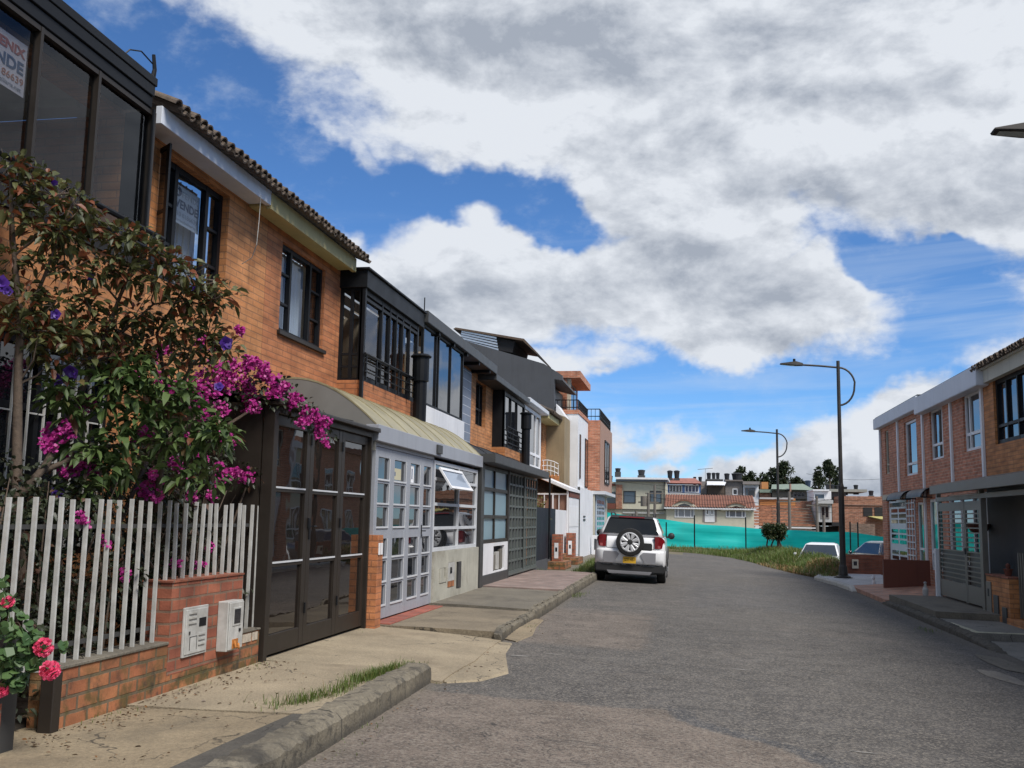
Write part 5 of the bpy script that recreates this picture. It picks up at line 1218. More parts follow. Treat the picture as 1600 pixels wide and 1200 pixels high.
# ------------------------------------------------------------ turquoise mesh fence
FN = [(-14, 60), (-5.6, 62.5), (-0.8, 64), (3.25, 65), (6, 64), (9.2, 60), (12.6, 58), (18, 57)]
def fence_top(x, y):
    pts = [(900, 796), (940, 800), (1060, 815), (1165, 827), (1200, 829), (1330, 826), (1380, 838), (1480, 846)]
    return pts
def top_z(px, y):
    P_ = [(860, 792), (940, 800), (1060, 815), (1130, 822), (1240, 829), (1330, 832), (1380, 838), (1480, 850)]
    for (a, b), (c, d) in zip(P_, P_[1:]):
        if a <= px <= c: return aty(px, b+(d-b)*(px-a)/(c-a), y).z
    return aty(px, P_[0][1] if px < 860 else P_[-1][1], y).z
def px_of(x, y):
    v = Vector((x, y, 1.0))-Vector((0, 0, EYE)); return CX+F_PX*v.dot(RT)/v.dot(_fw)
tf = thing('mesh_fence', 'long turquoise plastic mesh fence on thin posts closing off the lot at the street end', 'fence', (3, 64, -0.4))
m = MB(); cols = []
for (x0, y0), (x1, y1) in zip(FN, FN[1:]):
    n = max(2, int(math.hypot(x1-x0, y1-y0)/0.5))
    for k in range(n):
        cols.append((x0+(x1-x0)*k/n, y0+(y1-y0)*k/n))
grid = []
for i, (x, y) in enumerate(cols):
    zt = top_z(px_of(x, y), y)+0.03*math.sin(i*0.8); c = []
    for j in range(9):
        f = j/8; dy = 0.05*math.sin(i*0.55+j*0.9)+0.04*math.sin(i*0.21-j*1.7)+rng.uniform(-.012, .012)
        c.append(m.pt((x, y+dy, zt-1.85*f)))
    grid.append(c)
for A, Bq in zip(grid, grid[1:]):
    for j in range(8): m.face((A[j], A[j+1], Bq[j+1], Bq[j]))
def meshmat():
    mm = bpy.data.materials.new('turquoise_mesh_sheet'); mm.use_nodes = True; t = NT(mm.node_tree); b = t.n['Principled BSDF']
    P = t.n.new('ShaderNodeNewGeometry').outputs['Position']
    n = t.noise(t.mapping(P, scale=(0.16, 0.16, 3.4)), 1.0, 6, 0.65, 0.3); n2 = t.noise(P, 0.5, 4)
    c = t.mix(t.ramp(n, 0.4, 0.7, 0, 1), (0.0, 0.52, 0.49), (0.02, 0.64, 0.59)); c = t.mix(t.ramp(n, 0.66, 0.76, 0, 0.4), c, (0.35, 0.62, 0.58))
    c = t.mix(t.ramp(n2, 0.56, 0.75, 0, 0.35), c, (0.06, 0.40, 0.36))
    t.l.new(c, b.inputs['Base Color']); b.inputs['Roughness'].default_value = 0.6
    tr = t.add('ShaderNodeBsdfTranslucent', ins={0: c}); mx = t.add('ShaderNodeMixShader', ins={0: 0.3, 1: b.outputs[0], 2: tr.outputs[0]}); t.l.new(mx.outputs[0], t.n['Material Output'].inputs[0])
    return mm
m.build('mesh_sheet', meshmat(), tf, norm=False, smooth=True)
for px, y, zt in ((1085, 62.8, 805), (1165, 63.6, 808), (1041, 63.0, 816), (1328, 60, 815), (1340, 59.4, 816), (948, 61.5, 795)):
    p = aty(px, zt, y); MB().tube([(p.x, y, ground_z(p.x, y)-0.5), (p.x, y, p.z)], 0.04, 6).build('post', M_black, tf)

# ------------------------------------------------------------ far houses
def rect(mb, x0, y0, x1, y1, Y, d):
    """a block whose front shows at these measured edges at distance Y and is d deep"""
    a, b = aty(x0, y0, Y), aty(x1, y1, Y); mb.box(min(a.x, b.x), max(a.x, b.x), Y, Y+d, min(a.z, b.z), max(a.z, b.z)); return mb
def far_box(px0, py0, px1, py1, Y, mt, parent, name='wall', d=8.0, proud=0.0): 
    return rect(MB(), px0, py0, px1, py1, Y-proud, d).build(name, mt, parent)
def far_house(label, px, Y): p = aty(px, 815, Y); return thing('far_house', label, 'house', (p.x, Y, ground_z(p.x, Y)), 'houses beyond the turquoise fence')
def far_win(parent, px0, py0, px1, py1, Y, n=2, fm=None, gm=None, r=1):
    a, b = aty(px0, py1, Y), aty(px1, py0, Y)
    return window(parent, fy(Y), a.x, b.x, a.z, b.z, n, r, fm or M_white, gm or G_dark, 0.10, -0.012, 0.07)
M_pcream = mat('pale_cream_wall', (0.50, 0.48, 0.38), 0.85, 0, 0.07); M_blue = mat('blue_paint', (0.10, 0.20, 0.42), 0.7, 0, 0.1)
M_orange = mat('orange_paint', (0.46, 0.20, 0.07), 0.8, 0, 0.1); M_greyw = mat('grey_render', (0.22, 0.20, 0.19), 0.9, 0, 0.15, 1); M_green = mat('green_roof_sheet', (0.19, 0.24, 0.19), 0.7, 0, 0.2)
M_lgrey = mat('pale_grey_render', (0.42, 0.42, 0.42), 0.85, 0, 0.1, 1); M_brn = mat('brown_sheet', (0.085, 0.065, 0.05), 0.8, 0, 0.3, 0.8)
Y1 = 112.0
h = far_house('far house part with brown balcony at the street end, beside the white two storey house', 950, Y1)
far_box(900, 752, 961.5, 840, Y1, M_pcream, h); far_box(925, 755, 961.3, 759, Y1, M_rust, h, 'band', 0.3, 0.25); far_box(930, 768, 961, 786, Y1, G_dark, h, 'window', 0.2, 0.1); far_box(944, 767, 945, 787, Y1, M_white, h, 'mullion', 0.2, 0.2)
far_box(925, 786, 961.2, 795, Y1, M_rust, h, 'balcony', 1.0, 0.6); far_box(944, 744, 950, 752, Y1+1, M_orange, h, 'parapet', 1)
h = far_house('white two storey far house with brick pilaster and two wide windows', 1000, Y1)
far_box(962, 752, 1041, 860, Y1, M_pcream, h); far_box(961.5, 745.5, 1044, 749.5, Y1, M_white, h, 'roof_slab', 9, 0.8); far_box(962, 749.6, 1043, 752.5, Y1, M_slate, h, 'fascia', 1, 0.5)
far_box(962.5, 757, 972, 795, Y1, M_brF, h, 'pilaster', 0.5, 0.25); far_box(972.2, 795, 1040, 797.5, Y1, M_dgrey, h, 'band', 0.5, 0.2); far_box(1037.5, 753, 1039, 797, Y1, M_dgrey, h, 'downpipe', 0.3, 0.2)
far_win(h, 974, 767, 993.5, 786, Y1, 1, M_dgrey, pane('blue_grey_glass', (0.10, 0.14, 0.18))); far_win(h, 1015.5, 767, 1034, 786, Y1, 2, M_dgrey, pane('blue_grey_glass', (0.1, 0.14, 0.18)))
far_box(973, 800, 1038, 803, Y1, M_lgrey, h, 'ledge', 0.5, 0.2)
# cream house with long tiled roof and two arched dormers
Y2 = 104.0
h = far_house('cream single storey house with long orange tiled roof and two arched dormers', 1110, Y2)
a, b = aty(1041, 792, Y2), aty(1178, 797, Y2); gz = -2.6
MB().box(a.x, b.x, Y2, Y2+8, gz, a.z).build('wall', M_pcream, h)
rz = aty(1100, 774, Y2+5).z
m = MB(); n = 34; ridge = [(a.x-0.2+(b.x-a.x+0.4)*k/n) for k in range(n+1)]
for k in range(n):
    x0, x1 = ridge[k], ridge[k+1]; mid = (x0+x1)/2
    m.poly([(x0, Y2-0.5, a.z-0.02), (mid, Y2-0.5, a.z+0.10), (mid, Y2+5, rz+0.10), (x0, Y2+5, rz)]); m.poly([(mid, Y2-0.5, a.z+0.10), (x1, Y2-0.5, a.z-0.02), (x1, Y2+5, rz), (mid, Y2+5, rz+0.10)])
m.box(a.x, b.x, Y2+4.9, Y2+9, a.z, rz-0.05)
m.build('roof', M_redroof, h, norm=False)
MB().box(a.x-0.2, b.x+0.2, Y2-0.45, Y2-0.3, a.z-0.18, a.z-0.03).build('eave', M_white, h)
for cx_, cy_ in ((1069, 789), (1150, 793)):
    c = aty(cx_, cy_, Y2-0.35); w_ = 0.95
    m = MB(fy(c.y)); out = [(c.x-1.55, c.z-0.35), (c.x-0.9, c.z+0.12), (c.x-0.4, c.z+0.36), (c.x, c.z+0.42), (c.x+0.4, c.z+0.36), (c.x+0.9, c.z+0.12), (c.x+1.55, c.z-0.35)]
    m.prism([(p[0], p[1]) for p in out], -2.5, 0.0, 'w'); dm = m.build('dormer', M_pcream, h)
    m = MB(fy(c.y)); m.prism([(c.x-0.8, c.z-0.28), (c.x-0.5, c.z+0.02), (c.x, c.z+0.16), (c.x+0.5, c.z+0.02), (c.x+0.8, c.z-0.28)], 0.002, 0.03, 'w'); m.build('arched_vent', G_dark, dm)
    m = MB(fy(c.y)); top = out; m.prism([(p[0]*1.0, p[1]) for p in out[1:-1]]+[(p[0], p[1]+0.13) for p in reversed(out[1:-1])], -2.6, 0.12, 'w'); m.build('verge_tile', M_redroof, dm)
for px in (1054, 1134): far_win(h, px, 794.5, px+31, 808.5, Y2, [0, 0.18, 0.5, 0.82, 1], M_white, pane('curtained_glass', (0.2, 0.22, 0.25)))
far_box(1098, 795, 1101, 815, Y2, M_greyw, h, 'shutter', 0.2, 0.05); far_box(1117, 795, 1120, 815, Y2, M_greyw, h, 'shutter', 0.2, 0.05); dr = far_box(1101.2, 795, 1116.8, 816, Y2, M_white, h, 'door', 0.2, 0.06)
far_win(dr, 1103, 795.5, 1108, 804.5, Y2-0.08, 1); far_win(dr, 1110, 795.5, 1115, 804.5, Y2-0.08, 1)
# second line of roofs
Y3 = 122.0
h = far_house('far house with blue glazed upper floor and red sheet roof', 1070, Y3)
far_box(1042, 757, 1095, 850, Y3, M_blue, h); far_box(1043, 770, 1095, 774, Y3, M_lgrey, h, 'ledge', 1.2, 0.8)
m = MB(); p, q = aty(1041, 755, Y3), aty(1097, 755, Y3); rz = aty(1060, 747, Y3+4).z; prism_pts = [(p.x, Y3-0.7, p.z), (q.x, Y3-0.7, p.z), (q.x-0.8, Y3+4, rz), (p.x, Y3+4, rz)]
m.poly(prism_pts); m.poly([(x, y, z-0.15) for x, y, z in prism_pts][::-1]); m.build('roof', mat('faded_red_sheet', (0.30, 0.12, 0.09), 0.7, 0, 0.3, 1.5), h)
far_win(h, 1046, 758, 1066, 769.5, Y3, 4, M_white); far_win(h, 1070, 758, 1092, 769.5, Y3, 4, M_white, pane('deep_blue_glass', (0.02, 0.03, 0.10)))
h = far_house('narrow brown far house with a pale sheet awning below black tanks', 1112, Y3)
far_box(1095.2, 752, 1105, 850, Y3, M_greyw, h); far_box(1105.2, 757, 1133, 850, Y3-0.6, M_brn, h, 'screen', 8); far_box(1097, 764, 1104, 773, Y3, G_dark, h, 'window', 0.2, 0.1)
m = MB(); p, q = aty(1105, 757.5, Y3-2), aty(1132, 757.5, Y3-2); z2 = aty(1118, 752, Y3).z; pp = [(p.x, Y3-2, p.z), (q.x, Y3-2, p.z), (q.x+0.3, Y3, z2), (p.x, Y3, z2)]; m.poly(pp); m.poly([(x, y, z-0.06) for x, y, z in pp][::-1]); m.build('awning', M_white, h)
far_box(1103, 748.5, 1130, 751, Y3, M_dgrey, h, 'parapet', 8)
h = far_house('plain grey far house with one small dark window and a large tank', 1145, Y3)
far_box(1133.2, 751, 1161, 850, Y3, M_greyw, h); far_box(1133, 749.5, 1161, 752, Y3, mat('taupe_parapet', (0.16, 0.14, 0.13), 0.9, 0, .1), h, 'parapet', 1, 0.4); far_win(h, 1144.5, 763.5, 1152.5, 773.5, Y3, 1)
h = far_house('far house with white framed upper window and grey slab roof', 1174, Y3)
far_box(1161.2, 757, 1186.5, 850, Y3, M_white, h); far_box(1160.5, 752, 1187, 757, Y3, M_greyw, h, 'roof_slab', 8, 0.7); far_win(h, 1164, 762, 1180, 775, Y3, 3, M_greyw, pane('blue_grey_glass', (0.1, 0.14, 0.18))); far_box(1170, 766, 1178, 775.5, Y3, G_dark, h, 'balcony_door', 0.2, 0.12)
h = far_house('far house with pale green roof, brick band and orange parapet', 1196, Y3+2)
far_box(1186.8, 770, 1206, 850, Y3, M_brF, h); far_box(1187, 764.5, 1206, 769.8, Y3, M_green, h, 'roof', 5, 0.4); far_box(1190, 753, 1200.5, 764, Y3+4, M_orange, h, 'stair_head', 3)
h = far_house('far house under a wide grey green sheet roof with a dark window band', 1240, Y3)
far_box(1206.2, 764, 1275, 850, Y3, mat('taupe_block', (0.19, 0.17, 0.14), 0.9, 0, .2, 1.5), h)
m = MB(); p, q = aty(1205, 764, Y3-0.6), aty(1274, 766, Y3-0.6); r_, s_ = aty(1206, 757, Y3+6), aty(1255, 756, Y3+6)
pp = [tuple(p), tuple(q), tuple(s_), tuple(r_)]; m.poly(pp); m.poly([(x, y, z-0.15) for x, y, z in pp][::-1]); m.build('roof', M_green, h)
far_win(h, 1239, 768.5, 1258, 777, Y3, 3, M_greyw); far_box(1236, 777.5, 1262, 779.5, Y3, M_dgrey, h, 'ledge', 0.6, 0.4); far_box(1234, 756, 1236.5, 768, Y3-1, mat('pinkish_render', (0.3, 0.2, .15), .9, 0, .1), h, 'chimney', 1)
Y4 = 108.0
h = far_house('far house with orange parapet band and big weathered tile roof sloping to the street', 1230, Y4)
far_box(1187, 778, 1243, 790, Y4+5, M_orange, h, 'parapet', 2); far_box(1187, 777, 1240, 780.5, Y4+4.8, M_lgrey, h, 'coping', 2.4); far_box(1243.2, 783, 1275, 791, Y4+5, M_brF, h, 'brick_wall', 2)
p, q = aty(1178.5, 822, Y4), aty(1275, 824, Y4); zr = aty(1225, 791, Y4+5).z
m = MB(); n = 46
for k in range(n):
    x0 = p.x+(q.x-p.x)*k/n; x1 = p.x+(q.x-p.x)*(k+1)/n; mid = (x0+x1)/2
    for j in range(7):
        ya, yb = Y4+5*j/7, Y4+5*(j+1)/7; za, zb = p.z+(zr-p.z)*j/7+0.06, p.z+(zr-p.z)*(j+1)/7-0.02
        m.poly([(x0, ya, za), (mid, ya, za+0.10), (mid, yb, zb+0.10), (x0, yb, zb)]); m.poly([(mid, ya, za+0.10), (x1, ya, za), (x1, yb, zb), (mid, yb, zb+0.10)])
m.build('roof', mat('orange_clay_tile', (0.36, 0.17, 0.095), 0.9, 0, 0.5, 2.5, fine=0.3, dirt=(0.11, 0.06, 0.04, 0.7)), h, norm=False)
far_box(1180, 822.5, 1275, 826, Y4, M_white, h, 'eave', 5, 0.1); far_box(1180, 826.2, 1275, 850, Y4+0.5, M_lgrey, h, 'wall', 6)
h = far_house('pale grey two storey far house with tall dark window and red brick edge', 1288, Y4)
far_box(1277, 783, 1300, 822, Y4, M_lgrey, h); far_box(1271, 767, 1299, 782, Y4+3, M_white, h, 'upper_wall', 6); far_win(h, 1272, 771, 1289, 780, Y4+3, 1, M_white, pane('blue_grey_glass', (0.1, 0.14, 0.18)))
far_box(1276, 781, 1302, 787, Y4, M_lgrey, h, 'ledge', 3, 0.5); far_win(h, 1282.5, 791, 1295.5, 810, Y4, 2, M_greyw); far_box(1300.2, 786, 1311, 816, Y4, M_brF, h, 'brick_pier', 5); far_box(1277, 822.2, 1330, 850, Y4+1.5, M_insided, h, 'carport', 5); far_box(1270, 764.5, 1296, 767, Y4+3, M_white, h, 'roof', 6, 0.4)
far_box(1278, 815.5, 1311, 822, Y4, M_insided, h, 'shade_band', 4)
h = far_house('unfinished brick far house with two dark openings and flat grey roof', 1345, Y4)
far_box(1311.5, 775, 1420, 870, Y4, M_brF, h); far_box(1297, 768, 1322, 783, Y4+4, M_dgrey, h, 'window_band', 3); far_box(1297, 764, 1355, 769, Y4+3.5, mat('grey_green_slab', (0.26, 0.27, 0.24), .9, 0, .1), h, 'roof_slab', 7)
far_box(1320, 788.8, 1400, 789.8, Y4, M_greyw, h, 'floor_line', 0.3, 0.12)
for a0, b0 in ((1349, 1363.5), (1366.5, 1380), (1384, 1400)): far_box(a0, 793, b0, 806.5, Y4, M_insided, h, 'opening', 0.2, 0.06)
far_box(1328, 818, 1368, 850, Y4-2, M_brFd, h, 'yard_wall', 0.4); m = MB(); p, q = aty(1358, 811, Y4-1), aty(1400, 811, Y4-1); z2 = aty(1360, 806.5, Y4).z
pp = [(p.x+1, Y4-2, p.z), (q.x, Y4-2, p.z), (q.x, Y4, z2), (p.x, Y4, z2)]; m.poly(pp); m.poly([(x, y, z-0.1) for x, y, z in pp][::-1]); m.build('lean_to_roof', mat('yellow_sheet', (0.42, 0.38, 0.15), .7, 0, .2), h)
# water tanks
M_tankb = mat('blue_tank', (0.03, 0.05, 0.09), 0.5, 0, .1)
TANKS = [(949.5, 954.5, 730, 742, Y1+2), (950, 957.5, 743, 752, Y1+1), (961, 970, 731.5, 737, Y1+4), (996.5, 1008, 734, 742.5, Y1+3), (1042.5, 1051, 735, 747, Y3+2), (1053, 1062, 735, 747, Y3+2), (1083, 1088, 745, 750, Y3+6), (1091, 1097, 745, 751, Y3+6),
         (1104, 1111, 738.5, 748, Y3+1), (1112, 1118, 738.5, 748, Y3+1), (1118.5, 1124.5, 738.5, 748, Y3+1), (1131.5, 1140, 739.5, 749, Y3+1), (1143, 1160, 739, 750, Y3+2),
         (1258, 1267, 750.5, 761, Y3+6), (1290, 1296, 757, 765, Y4+6), (1298, 1304, 757, 765, Y4+6), (1306, 1311, 758, 765, Y4+6), (1317, 1324, 760.5, 765, Y4+6), (1333.5, 1341, 757.5, 764, Y4+6), (1357, 1365, 766.5, 774, Y4+2), (1376, 1382, 770, 775, Y4+2)]
TL = ['black water tank standing upper on the brown balcony house', 'black water tank below another on the brown balcony house', 'squat black tank on a white plinth beside the brown balcony house', 'black water tank alone on the white two storey roof', 'black water tank on the red sheet roof, one of two beside the white roof', 'black water tank on the red sheet roof, nearer its middle',
      'tiny black tank at the far edge of the red sheet roof', 'small black tank at the corner of the red sheet roof', 'black tank above the pale awning, by its inner end', 'middle black tank above the pale awning', 'black tank above the pale awning, by its outer end', 'black tank on the parapet of the plain grey house', 'wide black domed tank on the plain grey house',
      'blue grey tank above the wide grey green roof', 'black tank on the flat roof behind the tall tree clump, first of three', 'middle black tank on the flat roof behind the tall tree clump', 'third black tank on the flat roof behind the tall tree clump', 'low dark tank behind the tall street lamp pole', 'black tank on a stand over the unfinished brick house roof', 'black tank on the unfinished brick house beside its roof edge', 'small dark tank low beside the brick corner house']
for (a, b, c, d, Y), lab in zip(TANKS, TL):
    p, q = aty(a, d, Y), aty(b, c, Y); r = (q.x-p.x)/2; hgt = q.z-p.z; cx_, cz = (p.x+q.x)/2, p.z
    t = thing('water_tank', lab, 'water tank', (cx_, Y, cz), 'rooftop water tanks')
    MB().lathe([(r*0.78, 0), (r*0.9, hgt*0.55), (r, hgt*0.82)], (cx_, Y, cz), 14).build('barrel', M_tankb if a == 1258 else M_tank, t)
    MB().lathe([(r*1.06, 0), (r*1.06, hgt*0.08), (r*0.5, hgt*0.18)], (cx_, Y, cz+hgt*0.82), 14).build('lid', M_tankb if a == 1258 else M_tank, t)
    MB().box(cx_-r, cx_+r, Y-r, Y+r, cz-0.6, cz-0.02).build('stand', M_dgrey, t)
ta = thing('roof_aerial', 'thin television aerial above the far awning roofs', 'aerial', tuple(aty(1102, 733, Y3))); p = aty(1102, 733, Y3)
MB().tube([(p.x-0.9, Y3, p.z-0.05), (p.x+0.9, Y3, p.z+0.12)], 0.03, 5).build('boom', M_wpole, ta); MB().tube([(p.x, Y3, p.z), (p.x, Y3, p.z-2.2)], 0.02, 5).build('mast', M_wpole, ta)

# two houses beyond the corner house: they show as mirror images in the gate panes
for lab, x0, x1, y0, y1, hh, mt in (('white two storey house beyond the corner house, mirrored in the gate panes', 13.5, 24, 47, 54, 5.2, M_pcream), ('brick two storey house beyond the corner house, mirrored in the gate panes', 14, 26, 54.2, 66, 5.6, M_brR)):
    h = thing('far_house', lab, 'house', (x0, (y0+y1)/2, -0.8), 'houses beyond the turquoise fence'); MB().box(x0, x1, y0, y1, -1.2, hh).build('wall', mt, h)
    MB().box(x0-0.3, x1, y0-0.2, y1+0.2, hh+0.002, hh+0.35).build('roof_slab', M_fascia if mt is M_pcream else M_redroof, h)
    n = 3
    for k in range(n):
        u = y0+0.7+k*(y1-y0)/n; window(h, fx(x0, -1), u, u+1.5, 2.9, 4.4, 2, [0, .3, 1], M_white, G_dark, .07, .004, .06); window(h, fx(x0, -1), u, u+1.5, 0.2, 1.9, 3, [0, .3, 1], M_white, G_dark, .07, .004, .06)
# ------------------------------------------------------------ vehicles
M_carw = mat('white_car_paint', (0.74, 0.75, 0.77), 0.22, 0.0, 0.02, 2); M_card = mat('dark_car_paint', (0.018, 0.022, 0.034), 0.2, 0.0, 0.05)
for m_ in (M_carw, M_card): m_.node_tree.nodes['Principled BSDF'].inputs['Coat Weight'].default_value = 0.6
M_trim = mat('black_plastic', (0.018, 0.018, 0.019), 0.6, 0, 0.1); M_tail = mat('red_lamp_glass', (0.17, 0.008, 0.012), 0.12, 0, 0.1, 10); M_silver = mat('silver_plastic', (0.30, 0.30, 0.32), 0.35, 0.3, 0.05)
M_plate = mat('yellow_plate', (0.62, 0.36, 0.02), 0.5, 0, 0.05); M_carglass = pane('car_glass', (0.008, 0.010, 0.012), 1.45, 0.01, 0.02)
def rrect(cx_, cy_, hx, hy, r, n=4):
    """rounded rectangle outline"""
    out = []
    for sx, sy, a0 in ((1, 1, 0), (-1, 1, 90), (-1, -1, 180), (1, -1, 270)):
        for k in range(n+1):
            a = R(a0+90*k/n); out.append((cx_+sx*(hx-r)+r*math.cos(a), cy_+sy*(hy-r)+r*math.sin(a)))
    return out
def wheel(parent, x, y, z, r, w, spokes, side):
    tb = MB(); tb.lathe([(r*0.72, -w/2), (r*0.94, -w/2), (r, -w/2+0.03), (r, w/2-0.03), (r*0.94, w/2), (r*0.72, w/2)], (x, y, z), 24, axis='x', cap=False); wh = tb.build('wheel', M_rubber, parent, smooth=False)
    rb = MB(); rb.lathe([(r*0.72, 0), (r*0.70, side*0.02), (r*0.62, side*0.005), (r*0.62, -side*0.04), (0.02, -side*0.05)], (x+side*(w/2-0.02), y, z), 24, axis='x', cap=False)
    for k in range(spokes):
        a = 2*math.pi*k/spokes; c, s_ = math.cos(a), math.sin(a); xx = x+side*(w/2-0.03)
        rb.tube([(xx, y+c*0.05, z+s_*0.05), (xx+side*0.012, y+c*r*0.66, z+s_*r*0.66)], [0.045, 0.03], 6)
    rb.build('rim', M_alu, wh)
    return wh
def car_body(t, paint, L_, W, belt, roof, rear_slope, cab0, cab1, nose=0.42, hood=0.92, clear=0.22, tail_h=None):
    """rear at y = 0, nose at y = L_; W half width"""
    th = tail_h or belt
    m = MB(); rings = []
    st = [(0.0, 0.90, 0.42, 0.86*th), (0.05, 0.97, 0.36, 0.95*th), (0.16, 1.0, 0.30, th), (0.5, 1.0, clear, belt), (1.0, 1.0, clear, belt), (2.0, 1.0, clear, belt), (cab1, 1.0, clear, belt*0.99), (cab1+0.25, 0.99, clear, hood+0.03), (L_-0.7, 0.98, 0.24, hood-0.02), (L_-0.25, 0.93, 0.28, hood-0.13), (L_-0.06, 0.84, 0.32, hood-0.26), (L_, 0.74, 0.38, hood-0.36)]
    for y, f, zb, zt in st:
        w_ = W*f; h = zt-zb
        prof = [(0, zb), (w_*0.75, zb), (w_*0.94, zb+0.06), (w_*0.995, zb+h*0.22), (w_, zb+h*0.50), (w_*0.985, zb+h*0.78), (w_*0.955, zb+h*0.93), (w_*0.90, zt-0.005), (w_*0.6, zt+0.008), (0, zt+0.012)]
        ring = prof+[(-x, z) for x, z in reversed(prof[1:-1])]
        rings.append([(x, y, z) for x, z in ring])
    m.loft(rings); body = m.build('body', paint, t, smooth=True)
    # cabin
    m = MB(); rings = []
    for f, zz in ((0.0, belt-0.03), (0.25, belt+(roof-belt)*0.25), (0.6, belt+(roof-belt)*0.60), (0.9, belt+(roof-belt)*0.90), (0.955, roof-0.02), (1.0, roof)):
        y0 = cab0+rear_slope*f; y1 = cab1-(cab1-cab0)*0.34*f; hw = W*0.92-(W*0.92-W*0.68)*f
        if f == 1.0: y0 += 0.14; y1 -= 0.2; hw -= 0.13
        if f == 0.955: y0 += 0.03; y1 -= 0.05; hw -= 0.035
        rings.append([(x, y, zz+(0.02 if f == 1.0 else 0)*1.0) for x, y in rrect(0, (y0+y1)/2, hw, (y1-y0)/2, 0.13)])
    m.loft(rings); cab = m.build('cabin', paint, t, smooth=True)
    return body, cab
def cab_pt(W, belt, roof, rear_slope, cab0, cab1, f):
    return cab0+rear_slope*f, cab1-(cab1-cab0)*0.34*f, W*0.92-(W*0.92-W*0.68)*f, belt+(roof-belt)*f
# ---- white parked car with a spare wheel on its tailgate
sv = thing('parked_car', 'white off-road car with spare wheel on its tailgate, parked by the kerb', 'car', (0, 0, 0))
W = 0.90; P5 = (W, 1.20, 1.68, 0.26, 0.10, 2.95)
body, cab = car_body(sv, M_carw, 4.25, W, 1.20, 1.68, 0.26, 0.10, 2.95, hood=1.02, tail_h=1.18)
def cabp(f): return cab_pt(*P5, f)
# rear window, spoiler strip
y0a, _, hwa, za = cabp(0.08); y0b, _, hwb, zb = cabp(0.90)
m = MB(); A = [(-hwa+0.10, y0a-0.012, za), (hwa-0.10, y0a-0.012, za), (hwb-0.06, y0b-0.014, zb), (-hwb+0.06, y0b-0.014, zb)]
m.loft([A, [(x, y+0.02, z) for x, y, z in A]]); m.build('rear_window', M_carglass, sv)
m = MB(); m.loft([[(-0.55, y0b-0.04, zb+0.005), (0.55, y0b-0.04, zb+0.005), (0.55, y0b+0.06, zb+0.07), (-0.55, y0b+0.06, zb+0.07)], [(-0.55, y0b+0.02, zb-0.03), (0.55, y0b+0.02, zb-0.03), (0.53, y0b+0.12, zb+0.05), (-0.53, y0b+0.12, zb+0.05)]]); m.build('spoiler', M_trim, sv)
m = MB()
for s_ in (-1, 1):
    pass
for s_ in (-1, 1):
    q = [cabp(f) for f in (0.06, 0.88)]; m = MB()
    a = [(s_*(q[0][2]+0.004), q[0][0]+0.35, q[0][3]), (s_*(q[0][2]+0.004), q[0][1]-0.45, q[0][3]), (s_*(q[1][2]+0.004), q[1][1]-0.25, q[1][3]), (s_*(q[1][2]+0.004), q[1][0]+0.25, q[1][3])]
    m.loft([a, [(x-s_*0.03, y, z) for x, y, z in a]]); m.build('side_window', M_carglass, sv)
    m = MB(); m.tube([(s_*0.55, 0.55, 1.72), (s_*0.555, 0.7, 1.765), (s_*0.57, 1.5, 1.78), (s_*0.56, 2.1, 1.75), (s_*0.55, 2.25, 1.71)], 0.02, 6); m.build('roof_rail', M_trim, sv)
    m = MB(); m.lathe([(0.02, -0.02), (0.085, 0.0), (0.095, 0.08), (0.07, 0.14), (0.02, 0.16)], (s_*1.0, 2.45, 1.20), 10, axis='y'); mm = m.build('mirror', M_trim, sv, smooth=True)
    m = MB(); m.box(s_*0.86 if s_ > 0 else -0.98, 0.98 if s_ > 0 else s_*0.86, 2.46, 2.54, 1.14, 1.19); m.build('mirror_arm', M_trim, mm)
    # tail lamp wrapping the corner
    xs_ = [0.625, 0.72, 0.80, 0.86, 0.885]
    yy = [0.0, 0.005, 0.02, 0.10, 0.30]
    zt_ = [1.19, 1.20, 1.18, 1.12, 1.05]; zb_ = [0.89, 0.89, 0.90, 0.92, 0.97]
    m = MB(); R1 = [[(s_*xs_[k], yy[k]-0.022, zb_[k]), (s_*xs_[k], yy[k]-0.022, zt_[k]), (s_*(xs_[k]-0.02), yy[k]+0.06, zt_[k]), (s_*(xs_[k]-0.02), yy[k]+0.06, zb_[k])] for k in range(5)]
    m.loft(R1); tl_ = m.build('tail_lamp', M_tail, sv, smooth=False)
    m = MB(); m.box(min(s_*0.64, s_*0.77), max(s_*0.64, s_*0.77), -0.018, -0.012, 0.90, 0.97); m.build('reflector', mat('pink_lamp_glass', (0.35, 0.08, 0.08), 0.2, 0, 0), tl_)
    # arches and wheels
    for yc in (0.78, 3.38):
        m = MB(); pts = []
        for k in range(13):
            a = R(-8+196*k/12); pts.append((yc+0.44*math.cos(a), 0.40+0.44*math.sin(a)))
        inn = [(yc+0.36*math.cos(R(-8+196*k/12)), 0.40+0.36*math.sin(R(-8+196*k/12))) for k in range(13)]
        out = pts+inn[::-1]
        A_ = [m.pt((s_*0.80, y, z)) for y, z in out]; B_ = [m.pt((s_*0.925, y, z)) for y, z in out]; n = len(out)
        for k in range(n): m.face((A_[k], A_[(k+1) % n], B_[(k+1) % n], B_[k]))
        for k in range(12): m.face((B_[k], B_[k+1], B_[n-2-k], B_[n-1-k]))
        m.build('wheel_arch', M_trim, sv)
        wheel(sv, s_*0.80, yc, 0.345, 0.345, 0.225, 8, s_)
